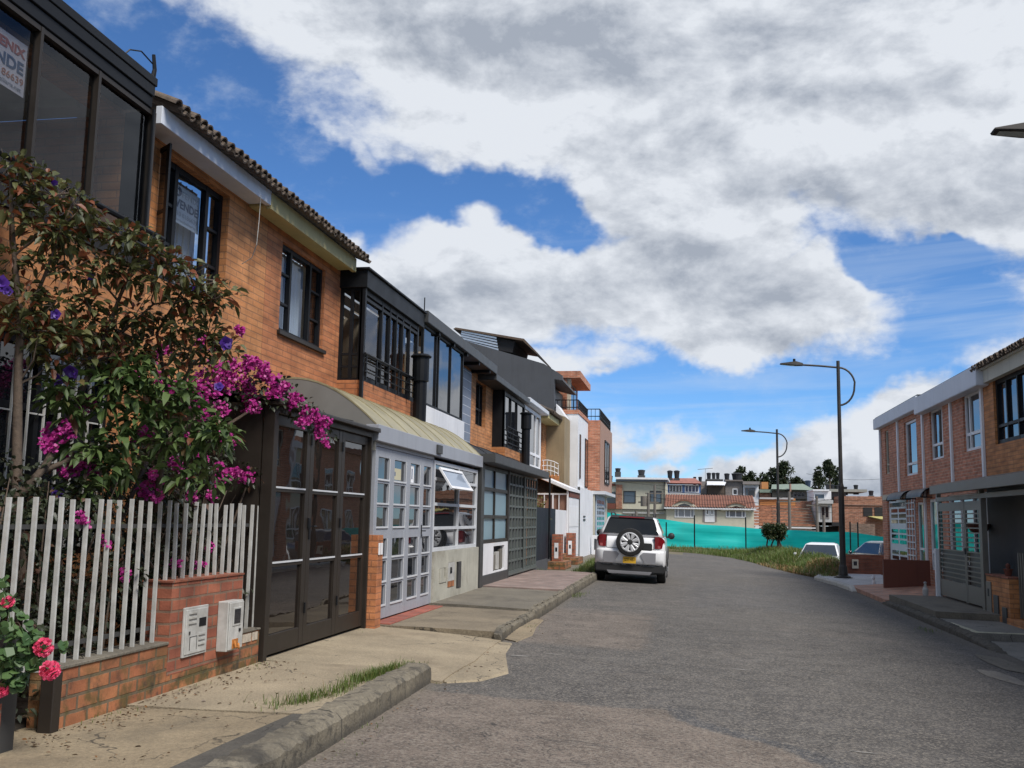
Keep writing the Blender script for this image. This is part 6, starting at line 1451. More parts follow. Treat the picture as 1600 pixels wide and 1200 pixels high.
# bumper
m = MB(); rings = []
for f, zz, out in ((0, 0.47, 0.02), (1, 0.50, -0.05), (2, 0.62, -0.055), (3, 0.78, -0.075), (4, 0.83, -0.055), (5, 0.85, 0.02)):
    o = out; rings.append([(-0.91, 0.42, zz), (-0.905, 0.2+o*.5, zz), (-0.84, 0.06+o, zz), (-0.70, 0.0+o, zz), (0, -0.02+o, zz), (0.70, 0.0+o, zz), (0.84, 0.06+o, zz), (0.905, 0.2+o*.5, zz), (0.91, 0.42, zz)])
m.loft(rings, cap=False, closed=False); m.build('bumper', M_carw, sv, smooth=True)
for s_ in (-1, 1):
    m = MB(); a = [(s_*0.66, -0.085, 0.78), (s_*0.34, -0.098, 0.78), (s_*0.27, -0.10, 0.72), (s_*0.40, -0.082, 0.50), (s_*0.66, -0.072, 0.50)]
    m.loft([a, [(x, y+0.03, z) for x, y, z in a]]); m.build('bumper_insert', M_silver, sv)
m = MB(); m.box(-0.88, 0.88, -0.03, 0.5, 0.26, 0.475); m.build('lower_cladding', M_trim, sv, bevel=0.03)
m = MB(); m.loft([[(-0.58, -0.06, 0.30), (0.58, -0.06, 0.30), (0.52, -0.05, 0.22), (-0.52, -0.05, 0.22)], [(-0.58, 0.02, 0.30), (0.58, 0.02, 0.30), (0.52, 0.06, 0.22), (-0.52, 0.06, 0.22)]]); m.build('skid_bar', M_silver, sv, bevel=0.01)
m = MB(); m.lathe([(0.03, 0), (0.03, 0.2)], (-0.30, -0.03, 0.22), 8, axis='y'); m.build('exhaust', M_trim, sv)
MB().box(-0.8, 0.8, 0.5, 3.6, 0.20, 0.30).build('underbody', M_trim, sv)
# plate
m = MB(); m.box(-0.165, 0.165, -0.112, -0.104, 0.50, 0.66); pl = m.build('number_plate', M_plate, sv)
text_mesh('lettering', 'JZT 487', M_black, pl, 0.10, (-0.15, -0.113, 0.555), (1, 0, 0), (0, 0, 1), width=0.30)
# tailgate seam and handle recess
m = MB()
for x in (-0.615, 0.595): m.box(x, x+0.012, -0.004, 0.03, 0.87, 1.19)
m.box(-0.6, 0.6, -0.003, 0.03, 0.862, 0.872); m.build('tailgate_seam', M_trim, sv)
# spare wheel
sx, sz = 0.0, 1.03
m = MB(); m.lathe([(0.16, 0.0), (0.335, 0.0), (0.355, -0.04), (0.355, -0.15), (0.335, -0.185), (0.25, -0.195), (0.245, -0.16)], (sx, -0.0, sz), 32, axis='y', cap=False); sp = m.build('spare_wheel', M_rubber, sv, smooth=False)
m = MB(); m.lathe([(0.252, -0.15), (0.25, -0.197), (0.225, -0.203), (0.205, -0.165)], (sx, 0, sz), 32, axis='y', cap=False)
for k in range(8):
    a = 2*math.pi*k/8+R(22.5); c, s_ = math.cos(a), math.sin(a)
    for d_ in (-0.13, 0.13):
        c2, s2 = math.cos(a+d_*0.9), math.sin(a+d_*0.9)
        m.tube([(sx+c*0.07, -0.165, sz+s_*0.07), (sx+c2*0.23, -0.175, sz+s2*0.23)], [0.03, 0.038], 6)
m.build('rim', mat('bright_alloy', (0.62, 0.63, 0.65), 0.35, 0.25, 0.05), sp)
m = MB(); m.lathe([(0.24, -0.10), (0.01, -0.10)], (sx, 0, sz), 24, axis='y'); m.build('rim_back', M_trim, sp); m = MB(); m.lathe([(0.085, -0.12), (0.08, -0.185), (0.05, -0.195), (0.005, -0.196)], (sx, 0, sz), 16, axis='y'); m.build('hub', M_trim, sp)
m = MB(); m.box(0.30, 0.56, -0.06, 0.02, 0.83, 1.02); m.build('wheel_bracket', M_trim, sv, bevel=0.02)
m = MB(); m.lathe([(0.02, 0), (0.012, 0.05)], (0, 0.55, 1.70), 8); m.build('aerial', M_trim, sv)
m = MB(); a = [(-0.33, y0b-0.045, zb+0.02), (0.33, y0b-0.045, zb+0.02), (0.33, y0b-0.035, zb+0.045), (-0.33, y0b-0.035, zb+0.045)]; m.loft([a, [(x, y+0.02, z) for x, y, z in a]]); m.build('brake_light', M_tail, sv)
sv.location = (-1.575, 26.05, -0.028); sv.rotation_euler = (0, R(1.95), R(0.3))

# ---- two white cars and a dark one down in the lot, behind the grassy bank
def simple_car(label, loc, rotz, paint, L_, Wd, belt, roof, rs, c0, c1, glassc=M_carglass, hood=0.92, group=None):
    t = thing('parked_car', label, 'car', (0, 0, 0), group); P = (Wd, belt, roof, rs, c0, c1)
    car_body(t, paint, L_, Wd, belt, roof, rs, c0, c1, hood=hood)
    q0, q1 = cab_pt(*P, 0.08), cab_pt(*P, 0.88)
    m = MB(); A = [(-q0[2]+0.08, q0[0]-0.012, q0[3]), (q0[2]-0.08, q0[0]-0.012, q0[3]), (q1[2]-0.05, q1[0]-0.012, q1[3]), (-q1[2]+0.05, q1[0]-0.012, q1[3])]; m.loft([A, [(x, y+0.02, z) for x, y, z in A]]); m.build('rear_window', glassc, t)
    m = MB(); A = [(-q0[2]+0.06, q0[1]+0.012, q0[3]), (q0[2]-0.06, q0[1]+0.012, q0[3]), (q1[2]-0.05, q1[1]+0.014, q1[3]), (-q1[2]+0.05, q1[1]+0.014, q1[3])]; m.loft([A, [(x, y-0.02, z) for x, y, z in A]]); m.build('windscreen', glassc, t)
    for s_ in (-1, 1):
        m = MB(); a = [(s_*(q0[2]+0.004), q0[0]+0.25, q0[3]), (s_*(q0[2]+0.004), q0[1]-0.3, q0[3]), (s_*(q1[2]+0.004), q1[1]-0.2, q1[3]), (s_*(q1[2]+0.004), q1[0]+0.2, q1[3])]
        m.loft([a, [(x-s_*0.03, y, z) for x, y, z in a]]); m.build('side_window', glassc, t)
        m = MB(); m.lathe([(0.02, -0.02), (0.07, 0), (0.08, 0.07), (0.03, 0.12)], (s_*(Wd+0.1), c1-0.45, belt+0.05), 8, axis='y'); m.build('mirror', paint, t, smooth=True)
        m = MB(); a = [(s_*(Wd*0.93), 0.25, 0.72*belt), (s_*(Wd*0.93), 0.25, 0.93*belt), (s_*0.5*Wd, 0.0, 0.88*belt), (s_*0.5*Wd, 0.0, 0.74*belt)]; m.loft([a, [(x*0.97, y+0.08, z) for x, y, z in a]]); m.build('tail_lamp', M_tail, t)
        m = MB(); a = [(s_*0.45*Wd, L_-0.10, hood-0.36), (s_*0.78*Wd, L_-0.22, hood-0.30), (s_*0.80*Wd, L_-0.24, hood-0.20), (s_*0.45*Wd, L_-0.12, hood-0.24)]; m.loft([a, [(x, y+0.04, z) for x, y, z in a]]); m.build('headlight', M_alu, t)
        for yc in (0.78, L_-0.85): wheel(t, s_*(Wd-0.10), yc, 0.31, 0.31, 0.19, 6, s_)
    t.location = loc; t.rotation_euler = (0, 0, rotz); return t
M_skyglass = pane('sky_reflecting_glass', (0.03, 0.04, 0.055), 1.25, 0.02, 0.02)
simple_car('white hatchback seen from its front behind the grassy bank', (5.6, 44.6, -0.72), R(168), M_carw, 4.0, 0.85, 1.0, 1.50, 0.5, 0.35, 3.0, M_skyglass)
simple_car('white saloon standing between the front facing hatchback and the dark car', (7.9, 46.5, -0.85), R(205), M_carw, 4.3, 0.86, 0.95, 1.45, 0.6, 0.6, 3.3)
simple_car('dark blue estate car with red tail lamps behind the brick meter wall', (8.05, 41.0, -0.72), R(14), M_card, 4.4, 0.9, 1.1, 1.62, 0.35, 0.12, 3.1)
# ------------------------------------------------------------ plants
def rdir(up=0.0):
    while True:
        v = Vector((rng.uniform(-1, 1), rng.uniform(-1, 1), rng.uniform(-1, 1)))
        if 0.05 < v.length < 1: break
    v.normalize(); v.z += up; return v.normalized()
class Leaves:
    def __init__(s): s.v = []; s.f = []
    def leaf(s, p, d, L_, w_, fold=0.25, droop=0.2):
        d = d.normalized(); side = d.cross(Vector((0, 0, 1)))
        if side.length < 0.05: side = Vector((1, 0, 0))
        side.normalize(); a = rng.uniform(-0.9, 0.9); n = side.cross(d); side = side*math.cos(a)+n*math.sin(a); n = side.cross(d)
        dz = lambda f: Vector((0, 0, -droop*L_*f*f*1.2+0.05*L_*math.sin(math.pi*f)))
        m1, m2, t = p+d*L_*0.32+dz(.32), p+d*L_*0.68+dz(.68), p+d*L_+dz(1.0); k = len(s.v); u1 = n*fold*w_
        s.v += [tuple(p), tuple(m1+side*w_*0.92+u1), tuple(m1), tuple(m1-side*w_*0.92+u1), tuple(m2+side*w_*0.80+u1*.8), tuple(m2), tuple(m2-side*w_*0.80+u1*.8), tuple(t)]
        s.f += [(k, k+1, k+2), (k, k+2, k+3), (k+1, k+4, k+5, k+2), (k+2, k+5, k+6, k+3), (k+4, k+7, k+5), (k+5, k+7, k+6)]
    def petal(s, p, d, side, L_, w_):
        k = len(s.v); a = p+d*L_*0.6; s.v += [tuple(p), tuple(a+side*w_), tuple(p+d*L_), tuple(a-side*w_)]; s.f.append((k, k+1, k+2, k+3))
    def blade(s, p, h, w_, lean):
        d = Vector((rng.uniform(-1, 1), rng.uniform(-1, 1), 0)); d = d.normalized() if d.length > .01 else Vector((1, 0, 0)); sd_ = Vector((-d.y, d.x, 0))*w_
        q = p+Vector((0, 0, h*0.55))+d*h*lean*0.35; t = p+Vector((0, 0, h*(1-0.35*lean)))+d*h*lean
        k = len(s.v); s.v += [tuple(p-sd_), tuple(p+sd_), tuple(q+sd_*0.7), tuple(q-sd_*0.7), tuple(t)]; s.f += [(k, k+1, k+2, k+3), (k+3, k+2, k+4)]
    def clump(s, c, r, n, L_, w_, up=0.2, flat=1.0, droop=0.25):
        for _ in range(n):
            o = rdir()*r*rng.random()**0.45; o.z *= flat; d = (o.normalized()+rdir(up)*0.8)
            l = L_*rng.uniform(.65, 1.2); s.leaf(c+o, d, l, w_*l/L_, 0.3, droop)
    def build(s, name, material, parent=None):
        base = Vector((0, 0, 0)); q = parent
        while q is not None: base += q.location; q = q.parent
        me = bpy.data.meshes.new(name); me.from_pydata([(a-base.x, b-base.y, c-base.z) for a, b, c in s.v], [], s.f); me.materials.append(material)
        o = bpy.data.objects.new(name, me); col.objects.link(o)
        if parent is not None: o.parent = parent
        return o
L_tib = leafmat('tibouchina_leaf', (0.046, 0.060, 0.020), (0.125, 0.128, 0.046), (0.20, 0.065, 0.03), 0.20, 0.3)
L_grn = leafmat('fresh_leaf', (0.040, 0.075, 0.020), (0.11, 0.165, 0.050), (0.15, 0.06, 0.03), 0.04, 0.3)
L_dark = leafmat('hedge_leaf', (0.014, 0.022, 0.010), (0.040, 0.050, 0.022), (0.10, 0.05, 0.03), 0.06, 0.2)
L_mag = leafmat('magenta_bract', (0.36, 0.014, 0.19), (0.52, 0.04, 0.30), None, 0, 0.3)
L_pur = leafmat('purple_petal', (0.055, 0.018, 0.20), (0.085, 0.03, 0.28), None, 0, 0.25)
L_pink = leafmat('pink_petal', (0.70, 0.05, 0.14), (0.80, 0.12, 0.24), None, 0, 0.25)
M_bark = mat('grey_brown_bark', (0.085, 0.062, 0.045), 0.9, 0, 0.3, 20, bump=0.4)
# ---- flowering tree leaning over the pickets
tt = thing('flowering_tree', 'loose small tree with reddish green leaves and purple flowers leaning over the white pickets', 'tree', tuple(aty(38, 990, 6.5)))
def A(px, py, y): return aty(px, py, y)
limbs = [[(42, 1010, 6.5, .045), (30, 860, 6.5, .042), (26, 740, 6.5, .038), (28, 600, 6.5, .032), (32, 500, 6.45, .026), (22, 400, 6.4, .018), (16, 280, 6.3, .010)],
         [(30, 775, 6.5, .034), (70, 730, 6.7, .03), (110, 650, 6.9, .026), (150, 560, 7.0, .022), (185, 470, 7.0, .015), (215, 390, 7.0, .009)],
         [(60, 740, 6.65, .022), (150, 700, 7.1, .02), (255, 690, 7.5, .02), (262, 620, 7.5, .018), (245, 520, 7.4, .014), (285, 455, 7.3, .010), (340, 440, 7.3, .006)],
         [(32, 520, 6.5, .018), (70, 430, 6.5, .013), (100, 350, 6.5, .009), (120, 300, 6.5, .005)],
         [(150, 560, 7.0, .014), (190, 520, 7.1, .012), (240, 475, 7.2, .009), (290, 470, 7.3, .006)],
         [(245, 800, 7.6, .03), (250, 740, 7.55, .026), (262, 640, 7.5, .022), (300, 570, 7.5, .012), (340, 540, 7.5, .006)]]
m = MB(); pts_all = []
for lb in limbs:
    P_ = [A(a, b, y) for a, b, y, r in lb]; pts_all += P_; m.tube(P_, [r for *_, r in lb], 7)
m.build('trunk', M_bark, tt, smooth=True)
cl = [(8, 262, 6.3), (40, 290, 6.4), (85, 300, 6.5), (118, 318, 6.5), (15, 320, 6.3), (60, 350, 6.45), (100, 365, 6.55), (145, 352, 6.7), (185, 372, 6.8), (225, 388, 6.9), (258, 408, 7.0), (292, 425, 7.1), (325, 445, 7.3), (345, 462, 7.3),
      (20, 400, 6.4), (70, 405, 6.5), (115, 420, 6.6), (160, 415, 6.8), (205, 430, 6.9), (245, 440, 7.0), (285, 462, 7.2), (40, 460, 6.4), (90, 470, 6.6), (135, 470, 6.8), (180, 500, 7.0), (215, 490, 7.1), (150, 520, 6.9), (105, 520, 6.7), (60, 520, 6.5), (15, 500, 6.4),
      (250, 520, 7.3), (290, 505, 7.3), (325, 520, 7.4), (352, 545, 7.5), (300, 545, 7.4), (262, 555, 7.4), (215, 548, 7.2), (175, 560, 7.1), (130, 560, 6.9), (85, 560, 6.7)]
lv = Leaves(); tw = MB()
for (a, b, y) in cl:
    c = A(a, b, y)
    lv.clump(c, 0.15, 52, 0.094, 0.024, 0.35, 0.75)
    lv.clump(c+rdir()*0.15, 0.09, 24, 0.09, 0.023, 0.3)
    nb = min(pts_all, key=lambda q: (q-c).length+(0.4 if q.z > c.z else 0)); mid = nb.lerp(c, .55)+Vector((rng.uniform(-.05, .05), rng.uniform(-.05, .05), rng.uniform(-.08, .03)))
    if (nb-c).length < 1.2: tw.tube([nb, mid, c], [.011, .007, .003], 5)
    for _ in range(4): tw.tube([mid.lerp(c, .6), c+rdir(.2)*0.16], [.004, .002], 4)
lv.build('crown', L_tib, tt); tw.build('twig', M_bark, tt)
lv = Leaves()
for (a, b, y) in [(175, 590, 7.0), (205, 575, 7.1), (235, 590, 7.2), (200, 615, 7.1), (160, 628, 7.0), (235, 625, 7.2), (270, 605, 7.3), (285, 625, 7.3), (255, 650, 7.3), (215, 655, 7.2), (305, 655, 7.4), (330, 668, 7.4), (350, 680, 7.4), (300, 690, 7.4), (260, 690, 7.3), (180, 680, 7.1), (140, 700, 7.0), (200, 720, 7.2), (170, 735, 7.1), (120, 640, 6.9), (100, 600, 6.8), (130, 760, 7.0), (290, 735, 7.4), (320, 745, 7.4), (90, 620, 6.75)]:
    c = A(a, b, y); lv.clump(c, 0.15, 50, 0.125, 0.029, 0.4, 0.7, 0.35)
lv.build('foliage', L_grn, tt)
for (a, b, y, sc) in [(2, 445, 6.3, 1.3), (88, 492, 6.5, .8), (112, 580, 6.7, 1.1), (90, 592, 6.7, .9), (352, 536, 7.4, 1.15), (342, 605, 7.4, .8), (305, 452, 7.2, .5), (90, 770, 6.9, 1.0), (140, 432, 6.7, .6), (85, 285, 6.4, .5), (12, 455, 6.3, .7)]:
    c = A(a, b, y); nrm = (Vector((0, 0, 1.4))-c).normalized()+rdir()*0.5; nrm.normalize(); f = Leaves(); e1 = nrm.orthogonal().normalized(); e2 = nrm.cross(e1)
    for k in range(5):
        th = 2*math.pi*k/5; d = e1*math.cos(th)+e2*math.sin(th)+nrm*0.35; sd_ = (-e1*math.sin(th)+e2*math.cos(th)); f.petal(c, d, sd_, 0.055*sc, 0.030*sc); f.petal(c+nrm*0.006, (d+sd_*0.5+nrm*.4).normalized(), sd_, 0.04*sc, 0.02*sc)
    f.build('blossom', L_pur, tt)
# ---- bougainvillea: dark leafy mass behind the pickets, arms of magenta bracts over the brown gate
bo = thing('bougainvillea', 'dark leafy bougainvillea with magenta bracts behind the pickets and over the brown gate', 'shrub', (-4.7, 8.0, 0.12))
lv = Leaves(); st = MB()
for _ in range(300):
    y = rng.uniform(4.9, 9.15); zt = 1.75+0.45*sstep(6.5, 8.5, y)+0.15*math.sin(y*3); c = Vector((rng.uniform(-5.2, -4.36), y, rng.uniform(0.25, zt)))
    lv.clump(c, 0.22, 42, 0.06, 0.020, 0.1, 0.9)
for (a, b, y) in [(285, 590, 8.4), (320, 600, 8.7), (350, 590, 9.0), (378, 592, 9.2), (410, 590, 9.5), (435, 605, 9.8), (400, 615, 9.5), (455, 625, 10.0), (475, 640, 10.3), (490, 655, 10.5), (425, 625, 9.8), (505, 672, 10.7), (360, 625, 9.1), (320, 640, 8.8), (340, 720, 8.9), (370, 740, 9.1), (385, 742, 9.2), (310, 560, 8.6), (270, 560, 8.3), (350, 610, 9.0)]:
    c = A(a, b, min(y, 9.0+(a-395)*0.0085) if a > 395 else y); lv.clump(c, 0.15, 44, 0.055, 0.018, 0.1, 0.9)
lv.build('foliage', L_dark, bo)
for q in ([(-4.7, 8.6, .1), (-4.6, 8.8, 1.2), (-4.4, 9.0, 2.4), (-4.1, 9.4, 2.75), (-3.95, 10.2, 2.65)], [(-4.8, 7.2, .1), (-4.7, 7.4, 1.0), (-4.6, 8.0, 2.1), (-4.4, 8.8, 2.6)], [(-4.6, 8.8, .1), (-4.5, 9.1, 1.0), (-4.25, 9.2, 1.9)]):
    st.tube(q, [.03, .025, .018, .012, .006][:len(q)] if len(q) > 3 else [.025, .015, .008], 6)
for _ in range(40):
    y = rng.uniform(5, 9); p = Vector((rng.uniform(-5.1, -4.4), y, 0.15)); st.tube([p, p+Vector((rng.uniform(-.2, .2), rng.uniform(-.3, .3), .8)), p+Vector((rng.uniform(-.3, .3), rng.uniform(-.5, .5), 1.6))], [.012, .009, .004], 5)
st.build('stem', M_bark, bo)
br = Leaves()
BR = [(325, 585, 8.7, 1.2), (345, 575, 8.9, 1.2), (330, 605, 8.7, 1.3), (300, 600, 8.5, 1), (310, 625, 8.6, 1), (350, 600, 8.9, 1.1), (365, 572, 9.0, .8), (385, 575, 9.2, .7), (400, 570, 9.3, .7), (415, 580, 9.5, .6), (380, 600, 9.1, 1.0), (395, 620, 9.3, 1.0), (360, 590, 9.0, 1.0), (390, 635, 9.3, .8), (430, 600, 9.7, .7), (445, 610, 9.9, .7), (425, 615, 9.7, .6), (455, 630, 10.0, .6), (465, 622, 10.1, .5), (480, 645, 10.3, .7), (490, 650, 10.4, .7), (505, 660, 10.6, .7), (500, 678, 10.6, .6), (470, 660, 10.2, .5), (410, 585, 9.4, .7), (270, 605, 8.2, .7),
      (255, 545, 8.2, .7), (235, 560, 8.0, .6), (205, 590, 7.7, .7), (215, 600, 7.7, .6), (330, 540, 8.5, .6), (318, 535, 8.4, .8), (375, 517, 8.9, .5), (250, 590, 8.0, .6), (345, 640, 8.8, .8), (320, 650, 8.6, .7),
      (125, 725, 7.0, 1.0), (140, 735, 7.1, .8), (105, 735, 6.9, .7), (85, 680, 6.8, .8), (100, 675, 6.8, .9), (130, 630, 7.0, .8), (75, 695, 6.7, .6), (228, 678, 7.6, .6), (212, 685, 7.5, .5), (300, 685, 8.2, .6), (355, 680, 8.8, .7), (365, 690, 8.9, .6), (315, 715, 8.4, .5), (308, 705, 8.3, .4), (345, 735, 8.7, .7), (380, 742, 9.1, .7), (365, 738, 8.9, .6), (390, 745, 9.2, .4), (290, 742, 8.1, .6), (240, 750, 7.7, .7), (225, 770, 7.6, .7), (275, 725, 8.0, .6), (330, 775, 8.5, .5), (300, 775, 8.2, .5), (345, 755, 8.7, .4)]
BR += [(a_+rng.uniform(-12, 12), b_+rng.uniform(-10, 14), y_, s_*.8) for a_, b_, y_, s_ in BR if 375 < a_ < 520 and b_ < 700]
for (a, b, y, sc) in BR:
    c = A(a, b, min(y, 8.9+(a-395)*0.0085) if a > 395 else y)
    for _ in range(int(46*sc)+8):
        p = c+rdir()*0.105*sc*rng.random()**.5; d = rdir(.1)
        for k in range(3):
            d2 = (d+rdir()*0.8).normalized(); sd_ = d2.orthogonal().normalized(); br.petal(p, d2, sd_, 0.036, 0.015)
br.build('blossom', L_mag, bo)
br = Leaves()
for (a, b) in [(125, 810), (130, 818), (163, 848), (240, 740), (275, 880), (312, 882), (245, 775), (330, 855), (195, 898)]:
    c = A(a, b, 7.0); d0 = (c-Vector((0, 0, EYE))); t_ = -4.22/d0.x; c = Vector((0, 0, EYE))+d0*t_
    for _ in range(16):
        p = c+rdir()*0.04
        for k in range(3): d2 = rdir(); br.petal(p, d2, d2.orthogonal().normalized(), 0.03, 0.012)
br.build('blossom', L_mag, bo)
# ---- geranium at the gate post
ge = thing('geranium', 'pink geranium with round green leaves beside the dark gate post', 'flower', (-3.9, 5.3, 0.3)); gl_ = Leaves()
GC = (-3.93, 5.42)
for (a, b, r_, n) in [(10, 945, .07, 22), (18, 985, .11, 44), (48, 1005, .08, 34), (15, 1030, .12, 60), (55, 1035, .05, 22), (8, 1060, .09, 30), (30, 1065, .05, 18), (8, 915, .04, 9), (100, 1012, .02, 4)]:
    c = aty(a, b, 5.38)
    for _ in range(n):
        p = c+rdir()*r_*rng.random()**.5; d = rdir(.5); s0 = len(gl_.v); nrm = (rdir(.5)+Vector((.5, -.6, .3))).normalized(); e1 = nrm.orthogonal().normalized(); e2 = nrm.cross(e1); rr = rng.uniform(.018, .034); k0 = len(gl_.v)
        for k in range(9):
            th = 2*math.pi*k/9; q = rr*(1+0.14*(k % 2)); gl_.v.append(tuple(p+e1*math.cos(th)*q+e2*math.sin(th)*q+nrm*0.006*(k % 2)))
        gl_.f.append(tuple(range(k0, k0+9)))
gl_.build('foliage', leafmat('geranium_leaf', (0.04, 0.09, 0.03), (0.09, 0.16, 0.05), None, 0, .2), ge)
m = MB()
for (a, b) in ((68, 1012), (80, 1048), (12, 942), (4, 1078)): m.tube([aty(20, 1030, 5.38), aty((20+a)/2, (1010+b)/2, 5.37), aty(a, b, 5.36)], .004, 5)
m.build('stem', mat('green_stem', (0.05, 0.09, 0.03), .7, 0, 0), ge)
for (a, b, rr, nn) in ((68, 1012, .052, 70), (78, 1048, .055, 80), (12, 942, .03, 30), (2, 1078, .04, 40)):
    c = aty(a, b, 5.36); f = Leaves()
    for _ in range(nn):
        d = rdir(.15); p = c+d*rr*0.75
        for k in range(3): d2 = (d+rdir()*0.9).normalized(); f.petal(p, d2, d2.orthogonal().normalized(), .022, .012)
    f.build('blossom', L_pink, ge)
# ---- grass
L_gr = leafmat('grass_blade', (0.065, 0.115, 0.020), (0.155, 0.205, 0.045), (0.22, 0.17, 0.07), 0.07, .35)
L_dry = leafmat('dry_grass_blade', (0.20, 0.11, 0.04), (0.33, 0.21, 0.085), (0.08, 0.09, 0.03), 0.2, .2)
g = Leaves()
for (a, b, n) in [(430, 1102, 25), (455, 1098, 60), (480, 1092, 90), (505, 1086, 100), (530, 1078, 110), (548, 1070, 70), (560, 1062, 160), (575, 1058, 200), (592, 1053, 220), (608, 1048, 190), (622, 1044, 110), (636, 1040, 40), (415, 1096, 20)]:
    d0 = ray(a, b); t_ = (0.155-EYE)/d0.z; c = Vector((0, 0, EYE))+d0*t_
    for _ in range(n): p = c+Vector((rng.gauss(0, .05), rng.gauss(0, .07), -0.02)); p.x = min(p.x, -2.60); g.blade(p, rng.uniform(.03, .13), .003, rng.uniform(.2, .9))
for (x, y, n, h) in ((-2.62, 9.52, 60, .05), (-2.36, 9.75, 30, .03), (-3.9, 26.6, 60, .2), (-3.95, 8.95, 20, .05), (-4.06, 6.6, 26, .05), (-4.06, 7.9, 22, .04), (-2.36, 7.3, 26, .035), (-2.36, 6.6, 20, .03), (-2.3, 14.5, 40, .05), (-4.03, 12.3, 20, .04), (-4.02, 17.2, 30, .05), (-2.3, 20.5, 80, .10), (-2.3, 21.2, 60, .08), (-4.05, 9.3, 40, .05), (3.95, 18.4, 60, .08), (3.9, 11.6, 80, .06)):
    for _ in range(n): g.blade(Vector((x+rng.gauss(0, .08), y+rng.gauss(0, .2), (0.0 if x > -2.4 else .12)+road_z(x, y))), rng.uniform(.4, 1)*h, .003, rng.uniform(.2, .9))
tag(g.build('pavement_grass', L_gr), 'short green grass tufts growing between kerb and pavement slab', 'grass', kind='stuff')
g = Leaves()
for _ in range(5200):
    y = rng.uniform(27.2, 43.5); p = Vector((rng.uniform(-3.22-0.1*(y > 34), -2.5), y, 0.03)); hh = 0.30*math.exp(-((y-32)/5.0)**2)+.10
    g.blade(p, rng.uniform(.5, 1.1)*hh, .008, rng.uniform(.2, .8))
tag(g.build('verge_grass', L_gr), 'green grass strip between the pavement and the parked white car', 'grass', kind='stuff')
# grassy bank on the other side
edge = [(4.15, 34.6), (3.6, 37.0), (2.95, 41.5), (2.55, 46), (1.6, 51.5), (0.2, 54.8), (-1.2, 56.3), (-14, 57.2)]
def edge_x(y):
    for (a, b), (c, d) in zip(edge, edge[1:]):
        if b <= y <= d: return a+(c-a)*(y-b)/(d-b)
    return edge[0][0] if y < edge[0][1] else -14
def bank_h(x, y):
    ins = min(x-edge_x(y), (y-34.2)*0.8)
    hgt = (0.30+0.22*sstep(2.0, 4.0, x))*sstep(0, 1.5, ins)*(1-0.8*sstep(4.6, 6.3, x)*sstep(33, 40, y))*(1-0.75*sstep(50, 57, y))
    return max(road_z(x, y), -0.25)-0.03+hgt+0.05*math.sin(x*2.1+y*1.3)*sstep(0, 1, ins)
m = MB(); G_ = []
ysb = [34.2+k*0.75 for k in range(41)]
for y in ysb:
    x0 = edge_x(y); x1 = 5.0 if y < 38.4 else (6.3 if y < 52 else 9.0); G_.append([m.pt((x0+(x1-x0)*(k/16), y, bank_h(x0+(x1-x0)*(k/16), y)-(0.35 if k == 0 else 0)-(0.8 if k == 16 else 0))) for k in range(17)])
for a_, b_ in zip(G_, G_[1:]):
    for k in range(16): m.face((a_[k], a_[k+1], b_[k+1], b_[k]))
tag(m.build('grass_bank', mat('grassy_soil', (0.085, 0.085, 0.03), .95, 0, .35, 1.2, dirt=(0.14, 0.085, 0.035, .8)), smooth=True), kind='structure')
g = Leaves(); dg_ = Leaves()
for _ in range(26000):
    y = 34.2+27*rng.random()**1.25; x0 = edge_x(y); x1 = 5.0 if y < 38.4 else (6.3 if y < 50 else 9.0); x = x0+(x1-x0)*rng.random()**1.2
    if x < -8: continue
    h0 = bank_h(x, y); front = (y < 38.6+1.2*math.sin(x*3) and x > 3.2) or (x-x0 < 0.5 and y < 44)
    n_ = 0.5+0.5*math.sin(x*1.7+1)*math.sin(y*0.9)
    if front and rng.random() < 0.85: dg_.blade(Vector((x, y, h0)), rng.uniform(.05, .2), .011, rng.uniform(.4, 1.1))
    else: g.blade(Vector((x, y, h0)), rng.uniform(.10, .34)*(0.55+0.7*n_), .011, rng.uniform(.15, .8))
for _ in range(7000):
    x = rng.uniform(-8, 7); y = rng.uniform(57.2, 62.5); g.blade(Vector((x, y, ground_z(x, y)+.02)), rng.uniform(.06, .2), .014, rng.uniform(.2, .8)); 
    if rng.random() < .15: dg_.blade(Vector((x, y-.3, ground_z(x, y)+.02)), rng.uniform(.1, .3), .014, rng.uniform(.2, .9))
tag(g.build('bank_grass', L_gr), 'long green grass on the bank in front of the turquoise fence', 'grass', kind='stuff')
tag(dg_.build('dry_grass', L_dry), 'cut brown grass lying along the kerb of the bank', 'grass', kind='stuff')
# ---- trees
def tree(name, label, base, stems, clumps, n, L_, w_, lm, group=None, flat=.85):
    t = thing(name, label, 'tree', tuple(base), group); m = MB()
    for s_ in stems: m.tube([p for p, r in s_], [r for p, r in s_], 7)
    m.build('trunk', M_bark, t, smooth=True); lv = Leaves()
    for c, r in clumps: lv.clump(c, r, n, L_, w_, .25, flat, .15)
    lv.build('crown', lm, t); return t
L_top = leafmat('topiary_leaf', (0.016, 0.032, 0.010), (0.045, 0.068, 0.020), (0.10, 0.09, 0.03), .05, .2)
Yt = 49.0; b = aty(1207, 864, Yt); c0 = aty(1210, 831, Yt)
stems = [[(b+Vector((dx, 0, 0)), .045), (b.lerp(c0, .35)+Vector((dx*4.2, dy, 0)), .04), (b.lerp(c0, .7)+Vector((dx*2.5+ex, dy, 0)), .035), (c0+Vector((dx*5, 0, -.1)), .02)] for dx, dy, ex in ((-.07, .0, -.1), (-.02, .08, .08), (.05, -.06, .1), (.09, .05, -.06))]
